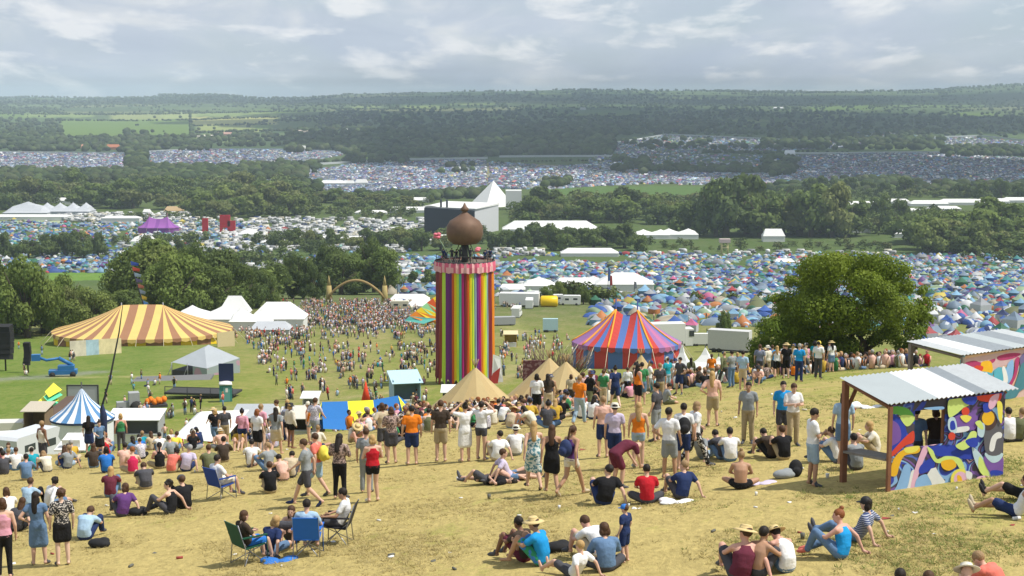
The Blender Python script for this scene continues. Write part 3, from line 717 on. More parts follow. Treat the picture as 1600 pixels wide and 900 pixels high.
# ------------------------------------------------------------ parked campervans, sheds and marquees in the middle distance
wh = mat('white_canvas', (.74, .74, .72), var=.06, scale=.6, rough=.6, bump=.15, bscale=.8, trans=.08)
gr = mat('grey_canvas', (.42, .44, .47), var=.08, scale=.5)
dk = mat('dark_opening', (.03, .03, .035), var=.1)
glass = mat('vehicle_glass', (.04, .05, .06), rough=.15, var=0, spec=.5)
tyre = mat('tyre_rubber', (.03, .03, .03), var=.1)
obj_paint = mat('body_paint', src='obj', var=.06, rough=.4, spec=.4)
def van_mb():
    mb = MB()
    pr = [(-2.9, .35), (-2.95, 2.6), (-2.7, 2.8), (1.7, 2.8), (2.0, 2.65), (1.75, 2.0), (2.2, 1.35), (2.95, 1.15), (3.05, .4)]
    n = len(pr); v = [(x, -1, z) for x, z in pr] + [(x, 1, z) for x, z in pr]
    mb.add(v, [tuple(range(n)), tuple(reversed(range(n, 2 * n)))] + [(i, i + n, (i + 1) % n + n, (i + 1) % n) for i in range(n)], 0)
    mb.add([(1.78, -.9, 1.97), (1.78, .9, 1.97), (2.22, .9, 1.4), (2.22, -.9, 1.4)], [(0, 1, 2, 3)], 1)
    for s in (-1, 1):
        mb.box((.9, s * 1.0, 1.75), (1.1, .03, .55), mi=1); mb.box((-1.5, s * 1.0, 1.85), (1.2, .03, .5), mi=1)
        for x in (-1.8, 2.0): mb.tube([(x, s * .8, .35), (x, s * 1.02, .35)], .35, 10, mi=2)
    return mb
vanm = van_mb().mesh('campervan', [obj_paint, glass, tyre])
VT = [template(van_mb())]
VF = [(390, 660, 1080, 1330, 9), (240, 420, 1150, 1330, 14), (200, 300, 1300, 1400, 8), (185, 400, 900, 1080, 13), (340, 640, 1000, 1180, 8), (380, 660, 780, 900, 9.5), (770, 850, 960, 1010, 9), (440, 640, 700, 790, 10), (830, 900, 1350, 1450, 12), (1000, 1400, 960, 1000, 14), (1060, 1100, 1400, 1500, 8), (790, 990, 380, 430, 26), (780, 900, 430, 500, 13), (620, 680, 360, 420, 13), (90, 190, 1300, 1400, 7)]
X, D, r = tents(VF, 33); o = np.argsort(D); X, D = X[o], D[o]; N = len(X)
print('vans', N)
nv = 60; VC = [('white', (.75, .75, .74)), ('cream', (.62, .58, .45)), ('silver grey', (.42, .44, .46)), ('dark blue', (.04, .07, .2))]
rt = r.choice([0, 1.57, 3.14], N) + r.normal(size=N) * .1; vc = r.choice(4, N, p=[.66, .12, .17, .05])
cntv = {}
for j in sorted(range(nv), key=lambda j: X[j] / D[j]):
    q = cntv[vc[j]] = cntv.get(vc[j], -1) + 1
    o = link('campervan', vanm, None, (X[j], D[j], gz(X[j], D[j])), rt[j], label=f'small {VC[vc[j]][0]} campervan in the vehicle field, {("number %d" % (q + 1)) if q >= 29 else ORD[q]} from the left', cat='campervan', group='campervans parked in the vehicle field')
    o.color = (*VC[vc[j]][1], 1)
cv = np.array([c for _, c in VC])[vc] * r.uniform(.45, 1, N)[:, None]; cols = np.stack([cv, np.tile((.05, .05, .06), (N, 1)), np.tile((.03, .03, .03), (N, 1))], 1)
sel = np.arange(N) >= nv
link('parked_vehicles', scatter('parked_vehicles', VT, np.zeros(sel.sum(), int), np.stack([X, D, ground(X, D)], 1)[sel], np.ones(sel.sum()), rt[sel], cols[sel], cloth_a), kind='stuff', label='rows of parked campervans and caravans in the middle distance', cat='vehicles')

def marquee(x, D, wpx, hpx, label, depth=.6, m=wh, rz=0.0, ridge=.75, wallh=.45, name='marquee', group=None, peaks=0, y=None):
    """framed tent: eaves wall plus hipped or peaked roof; wpx, hpx in photograph pixels"""
    p = G(x, D) if y is None else GY(x, y, D * .75, D * 1.3); D = p.y
    w = wpx / ppm(D); h = hpx / ppm(D); d = w * depth if depth < 3 else depth; wh_ = h * wallh
    t = empty(name, p, rz, label=label, cat='marquee', group=group)
    mb = MB(); mb.box((0, 0, wh_ / 2), (w, d, wh_)); mb.obj('wall', [m], t)
    mb = MB(); e = .25; a, b = w / 2 + e, d / 2 + e; z = wh_ + .02
    if peaks == 0:
        rx = w / 2 * ridge
        mb.add([(-a, -b, z), (a, -b, z), (a, b, z), (-a, b, z), (-rx, 0, h), (rx, 0, h)], [(0, 1, 5, 4), (2, 3, 4, 5), (1, 2, 5), (3, 0, 4), (3, 2, 1, 0)])
    else:
        n = 6; gx = peaks * n + 1; gy = 9; vs = []
        for j in range(gy):
            for i in range(gx):
                fx = (i / n) % 1.0; X_ = -a + 2 * a * i / (gx - 1); Y_ = -b + 2 * b * j / (gy - 1)
                dx = abs(fx - .5) * 2; dy = abs(Y_ / b); k = max(dx * (.55 if 0 < i < gx - 1 else 1), dy)
                if i in (0, gx - 1): k = 1
                q = max(0, 1 - k); vs.append((X_, Y_, z + (h - z) * (q ** 1.5 * .75 + .25 * q)))
        mb.add(vs, [(j * gx + i, j * gx + i + 1, (j + 1) * gx + i + 1, (j + 1) * gx + i) for j in range(gy - 1) for i in range(gx - 1)], 0, False)
    mb.obj('roof', [m], t); return t

for a in [
    (300, 400, 50, 34, 'white marquee end just behind the right side of the striped big top', .5), (326, 356, 96, 34, 'long white marquee right of the striped big top'), (368, 362, 46, 46, 'tall square white marquee above the crowd left'),
    (395, 345, 66, 36, 'white marquee with sharp pointed roof beside the field crowd', .6), (436, 348, 84, 44, 'wide low white marquee at the left edge of the field crowd', .6)]:
    marquee(a[0], a[1], a[2], a[3], a[4], group='white marquees right of the striped big top', peaks=(2 if a[0] in (395, 326) else 0), ridge=.45)
marquee(424, 335, 60, 20, 'small grey-white marquee at the foot of the wide one', m=gr, group='white marquees right of the striped big top')
marquee(640, 440, 60, 16, 'flat white awning left of the rainbow tent', group='white tents in the middle campsite')
marquee(672, 420, 70, 14, 'low cream awning by the rainbow tent', group='white tents in the middle campsite')
marquee(842, 560, 52, 22, 'left white marquee in the middle campsite', .7, group='white tents in the middle campsite', peaks=1)
marquee(905, 570, 80, 20, 'middle low white marquee of the campsite', .6, group='white tents in the middle campsite')
marquee(975, 560, 90, 30, 'large white marquee with two masts in the campsite', .5, group='white tents in the middle campsite', ridge=.35)
marquee(800, 540, 40, 14, 'cream tent right beside the ribbon tower', group='white tents in the middle campsite')
marquee(921, 960, 90, 13, 'long white arched marquee at the top of the campsite', .3, group='white tents at the campsite edge')
marquee(1225, 900, 30, 8, 'small white awning left behind the big dark tree', group='white tents at the campsite edge')
marquee(860, 1150, 150, 22, 'long white marquee before the wood right of the stage', .25, group='white tents at the wood edge')
marquee(1005, 1120, 80, 14, 'low pink-white marquee with wavy roof at the wood edge', .4, group='white tents at the wood edge', peaks=3)
marquee(1060, 1120, 60, 16, 'white tent with swooping roof beside the yellow frame tower', .4, group='white tents at the wood edge', peaks=2)
marquee(1345, 1180, 28, 14, 'plain white shed roof between woods beyond the big tree', .5, group='white tents beyond the right wood', ridge=.9)
marquee(1408, 1130, 26, 14, 'small white tent at the left end of the right wood', .5, group='white tents beyond the right wood')
marquee(1383, 1300, 28, 16, 'white pointed pagoda tent beyond the big tree', 1.0, group='white tents beyond the right wood', peaks=1, wallh=.3)
marquee(1208, 1100, 34, 20, 'white tent half hidden at the left of the woods', .5, group='white tents beyond the right wood')
for i, (x, w, h, D) in enumerate([(1350, 60, 8, 1500), (1400, 40, 7, 1540), (1450, 60, 9, 1500), (1500, 70, 9, 1520), (1550, 50, 8, 1540), (1590, 50, 8, 1560), (1430, 40, 6, 1420), (1475, 50, 7, 1440)]):
    marquee(x, D, w, h, f'far white shed above the right wood, {ORD[i] if i < 6 else ("front left" if i == 6 else "front right")}' + (' from the left' if i < 6 else ' one'), .35, group='far white sheds above the right wood')
for i, (x, w, h, D) in enumerate([(60, 40, 9, 1560), (95, 30, 8, 1560), (125, 42, 12, 1540), (160, 46, 11, 1560), (185, 22, 9, 1580)]):
    marquee(x, D, w, h, f'far white tent in the left trees, {ORD[i]} from the left', .5, group='far white tents in the left trees', peaks=2 if i > 1 else 0)
marquee(230, 1400, 12, 8, 'small pale hut in the left trees', group=None)
b_ = marquee(272, 1400, 28, 12, 'tan roofed barn in the left trees', .6, m=mat('tan_roof', (.42, .30, .16)))
for i, (x, w, h, D) in enumerate([(640, 70, 9, 1420), (580, 50, 6, 1400), (520, 40, 8, 1900), (545, 18, 8, 1900), (565, 20, 10, 1900), (650, 40, 8, 1560)]):
    marquee(x, D, w, h, ['long white shed left of the stage', 'lower white shed among trees left of the stage', 'pale house roof at the foot of the centre tent field', 'small pale tent at the foot of the centre tent field', 'cream tent with orange top left of the stage', 'white roof just left above the stage screens'][i], .3)
marquee(900, 1150, 20, 12, 'white tent at the right end of the long marquee', .5)
marquee(700, 1080, 60, 14, 'white tent roofs before the stage', .4); marquee(560, 1090, 64, 10, 'red edged white awning in the campervan field', .4)
marquee(490, 1090, 60, 10, 'white marquee in the campervan field, left one', .4); marquee(430, 1060, 44, 12, 'white marquee by the red letters, right side', .4, peaks=1)
marquee(470, 700, 36, 8, 'pale green awning in the middle tents', .4, m=mat('mint_canvas', (.35, .55, .45)))
marquee(225, 1090, 40, 14, 'white tent in front of the purple big top', .5, peaks=1, wallh=.2)
marquee(390, 1120, 34, 16, 'white tent right of the red letters', .5, peaks=1)
marquee(45, 1330, 130, 8, 'very long low white hall on the far left', .3, wallh=.7)
marquee(190, 1300, 60, 10, 'white hall left of the purple big top', .3, wallh=.7)
g1 = marquee(45, 1380, 70, 22, 'pale grey big tent on the far left, larger left one', .6, m=gr, peaks=1, wallh=.25)
g2 = marquee(105, 1390, 80, 20, 'pale grey long tent on the far left with many ribs', .5, m=gr, peaks=4, wallh=.35)

def big_top(name, p, label, half, ry, zr, ze, n, mats, seq, wallseq, ridge_drop=.04, rz=0.0, sag=.35, edge_over=.6, mast=1.5, mastm=None, group=None, ridge_mi=None, seam=None):
    """two-masted striped tent: half = half the distance between masts, ry = radius round each mast"""
    t = empty(name, p, rz, label=label, cat='big top', group=group)
    ring = []
    na = n // 2; per = []
    tot = 2 * math.pi * ry + 4 * half
    for k in range(n):
        s = (k + .0) / n * tot
        segs = [(2 * half, 'f'), (math.pi * ry, 'r'), (2 * half, 'b'), (math.pi * ry, 'l')]
        for L, w in segs:
            if s < L: break
            s -= L
        if w == 'f': e = Vector((-half + s, -ry, 0)); c = Vector((-half + s, 0, 0))
        elif w == 'r': a = -math.pi / 2 + s / ry; e = Vector((half + ry * math.cos(a), ry * math.sin(a), 0)); c = Vector((half, 0, 0))
        elif w == 'b': e = Vector((half - s, ry, 0)); c = Vector((half - s, 0, 0))
        else: a = math.pi / 2 + s / ry; e = Vector((-half + ry * math.cos(a), ry * math.sin(a), 0)); c = Vector((-half, 0, 0))
        per.append((e, c))
    steps = 9; mb = MB(); vs = []
    for e, c in per:
        u = c.x / half if half else 0
        zt = zr - ridge_drop * zr * (1 - u * u)
        for j in range(steps + 1):
            q = j / steps; z = ze + (zt - ze) * ((1 - sag) * (1 - q) + sag * (1 - q) ** 2.4)
            pnt = c.lerp(e, q); vs.append((pnt.x, pnt.y, z))
    S1 = steps + 1
    for k in range(n):
        k2 = (k + 1) % n
        mi = seq[k % len(seq)]
        mb.add([], [], 0)
        o = 0
        for j in range(steps):
            mb.f.append((k * S1 + j, k * S1 + j + 1, k2 * S1 + j + 1, k2 * S1 + j)); mb.m.append(mi if not (ridge_mi is not None and j == 0) else ridge_mi); mb.sm.append(False)
    mb.v = [tuple(v) for v in vs]
    mb.obj('roof', mats, t)
    mb = MB(); vs = []
    for e, c in per:
        d = (e - c).normalized() if (e - c).length else Vector((0, -1, 0))
        f = c + (e - c) * .97; vs += [(f.x, f.y, ze - .03), (f.x + d.x * 0, f.y, -1.5)]
    for k in range(n):
        k2 = (k + 1) % n; mb.f.append((2 * k, 2 * k + 1, 2 * k2 + 1, 2 * k2)); mb.m.append(wallseq[k % len(wallseq)]); mb.sm.append(False)
    mb.v = vs; mb.obj('wall', mats, t)
    mb = MB()
    for k in range(n):
        k2 = (k + 1) % n; a, b = per[k][0], per[k2][0]
        mb.add([(a.x, a.y, ze + .02), (b.x, b.y, ze + .02), (b.x * 1.004, b.y * 1.004, ze - .55), ((a.x + b.x) / 2 * 1.004, (a.y + b.y) / 2 * 1.004, ze - .8), (a.x * 1.004, a.y * 1.004, ze - .55)], [(0, 1, 2, 3, 4)], seq[k % len(seq)])
    mb.obj('valance', mats, t)
    for s in (-1, 1):
        mb = MB(); mb.tube([(s * half, 0, 0), (s * half, 0, zr + mast)], .11, 8); mb.obj('mast', [mastm or mat('mast_grey', (.3, .3, .32))], t)
    mb = MB()
    for k in range(0, n, 3):
        e, c = per[k]; d = (e - c).normalized(); f = e + d * 3.0
        mb.tube([(e.x, e.y, ze), (f.x, f.y, -.6)], .04, 4); 
    mb.obj('guy_rope', [mat('rope', (.6, .55, .4))], t)
    if seam is not None:
        for a in seam:
            e, c = per[a % n]; pp = []; mb = MB()
            u = c.x / half; zt = zr - ridge_drop * zr * (1 - u * u)
            for j in range(S1):
                q = j / steps; z = ze + (zt - ze) * ((1 - sag) * (1 - q) + sag * (1 - q) ** 2.4) + .06; w = c.lerp(e, q); pp.append((w.x, w.y, z))
            mb.tube(pp, .16, 5); mb.obj('seam_band', [mat('orange_band', (.78, .33, .04))], t)
    return t
yel = mat('yellow_canvas', (.72, .52, .17), var=.08, scale=.4, rough=.6, trans=.12); brn = mat('brown_canvas', (.34, .17, .09), var=.08, scale=.4, rough=.6, trans=.1)
yb = mat('yellow_edge', (.80, .55, .02), var=.05)
p = G(224, 312)
big_top('striped_big_top', p, 'large yellow and brown striped big top on the left of the field', 4.2, 14.0, 7.6, 2.6, 60, [yel, brn, yb], [0, 1], [2, 1, 2, 2, 1, 1], ridge_drop=-.01, rz=R(4), sag=.30, mast=.5)
red = mat('red_canvas', (.52, .06, .05), var=.08, trans=.1); blu = mat('blue_canvas', (.09, .17, .42), var=.08, trans=.1); pur = mat('purple_through_light', (.30, .15, .34), var=.08, trans=.1)  # purple stands in for light coming through the red and blue canvas
p = G(983, 232); p.y += 6
big_top('circus_tent', p, 'red and blue two-peaked big top right of the tower, sides tinted purple as if backlit', 1.7, 6.9, 8.2, 3.3, 44, [red, blu, pur, mat('magenta_through_light', (.42, .14, .27), var=.08)], [0, 1, 0] + [1, 0, 1, 0] + [2, 3, 2, 1] * 2 + [2, 3, 2] * 5 + [3, 2, 1, 2, 2, 3, 2, 2, 2, 3, 2] + [0, 1, 0], [1, 1, 0, 0], ridge_drop=.10, rz=R(-14), sag=.26, mast=1.8, mastm=mat('mast_blue', (.05, .08, .25)), seam=[0, 6, 11, 36, 40])  # purple and magenta side stripes carry the translucent light in their colour
ppt = G(248, 1180)
big_top('purple_big_top', ppt, 'far purple big top standing behind the left campsite', 7, 9, 12.5, 4.5, 30, [mat('violet_canvas', (.27, .09, .33), var=.1), mat('violet_dark', (.20, .06, .27), var=.1)], [0, 0, 1], [1], ridge_drop=.15, sag=.6, mast=3, mastm=mat('mast_pink', (.5, .2, .3)))
# ------------------------------------------------------------ people
skin_m = mat('skin', src='obj', var=.05, scale=9, rough=.55, spec=.3)
clothm = mat('clothing', src='obj', var=.22, scale=6, rough=.9, spec=.08, bump=1.0, bscale=11)
hair_m = mat('hair', src='obj', var=.30, scale=26, rough=.6, bump=.5, bscale=50)
eye_m = mat('eye_dark', (.02, .015, .012), rough=.3, var=0)
shoe_m = mat('shoe', src='obj', var=.1, rough=.6)
def pattern(name, c1, c2, scale, thr=.5, kind='noise'):
    m = bpy.data.materials.new(name); m.use_nodes = True; nt = m.node_tree; b = nt.nodes['Principled BSDF']; tc = nt.nodes.new('ShaderNodeTexCoord')
    if kind == 'noise': n = nd(nt, 'ShaderNodeTexNoise', Scale=scale, Detail=1.0); o = n.outputs[0]
    elif kind == 'voronoi': n = nd(nt, 'ShaderNodeTexVoronoi', Scale=scale); o = n.outputs[0]
    else: n = nd(nt, 'ShaderNodeTexWave', Scale=scale); n.bands_direction = 'Z'; o = n.outputs[1]
    nt.links.new(tc.outputs['Object'], n.inputs['Vector'])
    nt.links.new(ramp(nt, o, [(0, c1), (thr, c2)], 'CONSTANT'), b.inputs['Base Color']); b.inputs['Roughness'].default_value = .9; return m
PT = {'floral': pattern('floral_print', (.10, .07, .06), (.40, .29, .25), 22, .5), 'mono': pattern('zigzag_print', (.02, .02, .02), (.55, .5, .45), 30, .54), 'wave': pattern('wave_print', (.60, .66, .64), (.08, .22, .28), 17, .52),
      'bw': pattern('black_white_print', (.02, .02, .02), (.6, .6, .6), 16, .56), 'stripe': pattern('navy_stripe', (.03, .05, .14), (.4, .42, .48), 9, .6, 'wave'), 'shorts': pattern('green_blue_print', (.02, .25, .12), (.04, .18, .5), 8, .5),
      'band': pattern('red_stripe', (.40, .05, .05), (.6, .58, .55), 8, .5, 'wave'), 'check': pattern('pale_check', (.32, .30, .38), (.62, .6, .64), 30, .5)}

V3 = Vector
def J(**k): return {a: (V3(v) if not isinstance(v, (int, float)) else v) for a, v in k.items()}
def mirror(p): return V3((-p.x, p.y, p.z))
# every pose: pelvis, waist, chest, shoulder line centre, head centre, look direction, then left and right elbow/wrist/knee/ankle/toe (figure looks along +Y, z up)
def pose(pel, wai, che, nek, head, look, L, R_, hipw=.085, shw=.175):
    L = [V3(q) for q in L]; R_ = [V3(q) for q in R_]
    return dict(pel=V3(pel), wai=V3(wai), che=V3(che), nek=V3(nek), head=V3(head), look=V3(look).normalized(), A=(L, R_), hipw=hipw, shw=shw)
# limb lists: elbow, wrist, knee, ankle, toe (x negative = left)
POSES = {
 'stand': pose((0, 0, .94), (0, .01, 1.10), (0, 0, 1.28), (0, -.01, 1.42), (0, .02, 1.60), (0, 1, -.1),
    [(-.24, -.03, 1.14), (-.25, .06, .90), (-.10, .02, .50), (-.11, -.02, .08), (-.14, .15, .03)], [(.24, -.03, 1.14), (.25, .06, .90), (.10, .02, .50), (.11, -.02, .08), (.14, .15, .03)]),
 'akimbo': pose((.02, 0, .94), (.01, .01, 1.10), (0, 0, 1.28), (0, -.01, 1.42), (0, .02, 1.60), (.3, 1, -.1),
    [(-.36, -.10, 1.16), (-.17, .03, 1.02), (-.09, .02, .50), (-.10, -.02, .08), (-.15, .14, .03)], [(.25, -.02, 1.14), (.27, .10, .91), (.13, .06, .50), (.16, .02, .08), (.22, .17, .03)]),
 'arms_up': pose((0, 0, .94), (0, .02, 1.10), (0, .01, 1.28), (0, 0, 1.42), (0, .03, 1.60), (0, 1, .1),
    [(-.36, .16, 1.44), (-.10, .22, 1.62), (-.10, .02, .50), (-.11, -.02, .08), (-.14, .15, .03)], [(.36, .16, 1.44), (.10, .22, 1.62), (.10, .02, .50), (.11, -.02, .08), (.14, .15, .03)]),
 'folded': pose((0, 0, .94), (0, .01, 1.10), (0, 0, 1.28), (0, -.01, 1.42), (0, .03, 1.59), (0, 1, -.35),
    [(-.25, .04, 1.14), (-.02, .24, 1.16), (-.10, .02, .50), (-.11, -.02, .08), (-.15, .14, .03)], [(.25, .04, 1.14), (.02, .26, 1.20), (.09, .05, .50), (.12, .02, .08), (.17, .17, .03)]),
 'walk': pose((0, 0, .92), (0, .02, 1.08), (0, .03, 1.26), (0, .03, 1.40), (0, .08, 1.575), (0, 1, -.15),
    [(-.24, .13, 1.15), (-.22, .33, 1.00), (-.09, -.06, .50), (-.10, -.40, .18), (-.11, -.27, .05)], [(.24, -.12, 1.14), (.25, -.12, .88), (.09, .22, .52), (.10, .36, .09), (.11, .53, .07)]),
 'stride': pose((0, 0, .93), (0, .02, 1.09), (0, .03, 1.27), (0, .02, 1.41), (.01, .06, 1.585), (.2, 1, -.2),
    [(-.25, -.10, 1.15), (-.27, -.10, .90), (-.09, .17, .52), (-.10, .24, .09), (-.12, .40, .05)], [(.25, .10, 1.16), (.16, .30, 1.10), (.09, -.02, .50), (.11, -.28, .14), (.12, -.13, .04)]),
 'bend': pose((0, -.10, .86), (0, .06, .97), (0, .24, 1.04), (0, .38, 1.03), (0, .52, .97), (0, .7, -.7),
    [(-.22, .42, .78), (-.16, .55, .55), (-.11, .02, .48), (-.12, -.06, .08), (-.13, .12, .03)], [(.22, .40, .78), (.15, .50, .56), (.11, .05, .48), (.12, 0, .08), (.14, .17, .03)]),
 'sit_knees': pose((0, -.10, .12), (0, -.14, .26), (0, -.08, .44), (0, -.02, .57), (0, .06, .74), (0, 1, -.1),
    [(-.26, .14, .40), (-.12, .38, .42), (-.15, .30, .50), (-.13, .50, .08), (-.15, .66, .04)], [(.26, .14, .40), (.10, .40, .40), (.15, .30, .50), (.13, .52, .08), (.15, .68, .04)]),
 'sit_cross': pose((0, -.12, .12), (0, -.14, .26), (0, -.10, .44), (0, -.04, .58), (0, .03, .75), (0, 1, -.25),
    [(-.25, .02, .37), (-.14, .24, .28), (-.38, .18, .17), (-.04, .38, .09), (.10, .36, .06)], [(.25, .02, .37), (.12, .26, .28), (.38, .18, .17), (.06, .28, .09), (-.08, .30, .08)]),
 'sit_back': pose((0, -.05, .12), (0, -.16, .25), (0, -.24, .42), (0, -.27, .55), (0, -.22, .73), (0, 1, 0),
    [(-.30, -.42, .36), (-.34, -.52, .10), (-.12, .38, .30), (-.13, .74, .08), (-.15, .80, .22)], [(.30, -.42, .36), (.34, -.52, .10), (.14, .40, .14), (.15, .82, .08), (.17, .87, .22)]),
 'sit_lean': pose((0, -.08, .12), (.03, -.12, .25), (.07, -.08, .43), (.09, -.02, .56), (.11, .05, .73), (-.5, 1, -.1),
    [(-.18, .12, .40), (-.14, .36, .38), (-.16, .34, .46), (-.12, .52, .08), (-.14, .67, .04)], [(.36, -.20, .36), (.42, -.30, .09), (.22, .36, .20), (.05, .58, .08), (.02, .70, .05)]),
 'sit_hunch': pose((0, -.14, .12), (0, -.18, .27), (0, -.06, .44), (0, .07, .50), (0, .20, .60), (0, .8, -.6),
    [(-.24, .22, .34), (-.08, .42, .30), (-.18, .30, .46), (-.14, .44, .08), (-.15, .60, .04)], [(.24, .22, .34), (.08, .42, .28), (.18, .30, .46), (.14, .46, .08), (.15, .62, .04)]),
 'sit_chair': pose((0, -.05, .46), (0, -.14, .60), (0, -.18, .78), (0, -.18, .92), (0, -.12, 1.09), (0, 1, -.1),
    [(-.28, -.04, .66), (-.26, .22, .64), (-.13, .36, .50), (-.13, .44, .09), (-.14, .60, .03)], [(.28, -.04, .66), (.14, .20, .60), (.13, .38, .50), (.13, .50, .09), (.14, .66, .03)]),
 'lie': pose((0, 0, .12), (0, -.17, .12), (0, -.36, .13), (0, -.50, .13), (0, -.68, .14), (.1, .3, 1),
    [(-.30, -.34, .12), (-.14, -.14, .20), (-.12, .34, .34), (-.12, .60, .08), (-.13, .76, .10)], [(.32, -.62, .10), (.20, -.84, .08), (.10, .42, .10), (.12, .84, .08), (.16, .90, .20)]),
}
def lerp3(a, b, t): return a + (b - a) * t
def ellips_tube(mb, pts, rs, side, seg=14):
    """torso: rings of half widths rs=(w, d) along pts, wide along side"""
    vs = []; n = len(pts)
    for i, p in enumerate(pts):
        d = (pts[min(i + 1, n - 1)] - pts[max(i - 1, 0)]).normalized(); s = (side - d * side.dot(d)).normalized(); f = s.cross(d)
        for k in range(seg):
            t = 2 * math.pi * k / seg; c, q = math.cos(t), math.sin(t)
            c = math.copysign(abs(c) ** .85, c); vs.append(p + s * c * rs[i][0] + f * q * rs[i][1])
    fs = [(i * seg + k, i * seg + (k + 1) % seg, (i + 1) * seg + (k + 1) % seg, (i + 1) * seg + k) for i in range(n - 1) for k in range(seg)]
    fs += [tuple(reversed(range(seg))), tuple((n - 1) * seg + k for k in range(seg))]
    mb.add(vs, fs)
def capsule(mb, a, b, ra, rb, seg=10):
    a, b = V3(a), V3(b); d = (b - a).normalized()
    mb.tube([a - d * ra * .9, a - d * ra * .55, a, b, b + d * rb * .55, b + d * rb * .9], [ra * .35, ra * .82, ra, rb, rb * .82, rb * .35], seg)
def limb(mb, pts, rs, seg=10):
    for i in range(len(pts) - 1): capsule(mb, pts[i], pts[i + 1], rs[i], rs[i + 1], seg)
SIDE = V3((1, 0, 0))
def joints(p):
    up = (p['nek'] - p['che']).normalized(); out = []
    for s, l in zip((-1, 1), p['A']):
        out.append(dict(sh=p['nek'] + SIDE * s * p['shw'] - up * .03, hip=p['pel'] + SIDE * s * p['hipw'], el=l[0], wr=l[1], kn=l[2], an=l[3], to=l[4], s=s))
    return out
def torso(mb, p, g, low=True, w=1.0):
    up0 = (p['wai'] - p['pel']).normalized(); up = (p['nek'] - p['che']).normalized()
    pts = ([p['pel'] - up0 * .07] if low else []) + [p['pel'] + up0 * .02, p['wai'], p['che'], p['nek'] - up * .045, p['nek'] + up * .01]
    rs = ([(.13 * w, .10)] if low else []) + [(.165 * w, .115), (.138 * w, .10), (.165, .118), (.165, .095), (.085, .065)]
    ellips_tube(mb, pts, [(a + g, b + g) for a, b in rs], SIDE)
def remesh(mb, name, vox, mats, smooth=2, extra=None):
    me = mb.mesh('tmp', [mats[0]]); o = bpy.data.objects.new('tmp', me); TMP.collection.objects.link(o)
    m = o.modifiers.new('r', 'REMESH'); m.mode = 'VOXEL'; m.voxel_size = vox; m.use_smooth_shade = True
    if smooth: s = o.modifiers.new('s', 'SMOOTH'); s.iterations = smooth; s.factor = .5
    d = o.modifiers.new('d', 'DECIMATE'); d.ratio = .45
    vl = TMP.view_layers[0]; vl.update(); dg = vl.depsgraph
    out = bpy.data.meshes.new_from_object(o.evaluated_get(dg)); out.name = name
    bpy.data.objects.remove(o); bpy.data.meshes.remove(me)
    if extra is not None and extra.v:
        V = [tuple(v.co) for v in out.vertices]; Fc = [tuple(q.vertices) for q in out.polygons]; n = len(V); nf = len(Fc)
        bpy.data.meshes.remove(out); out = bpy.data.meshes.new(name); out.from_pydata(V + extra.v, [], Fc + [tuple(i + n for i in f) for f in extra.f])
        for mm in mats: out.materials.append(mm)
        out.polygons.foreach_set('material_index', [0] * nf + extra.m); out.polygons.foreach_set('use_smooth', [True] * len(out.polygons)); out.update()
    return out
TMP = bpy.data.scenes.new('workshop')

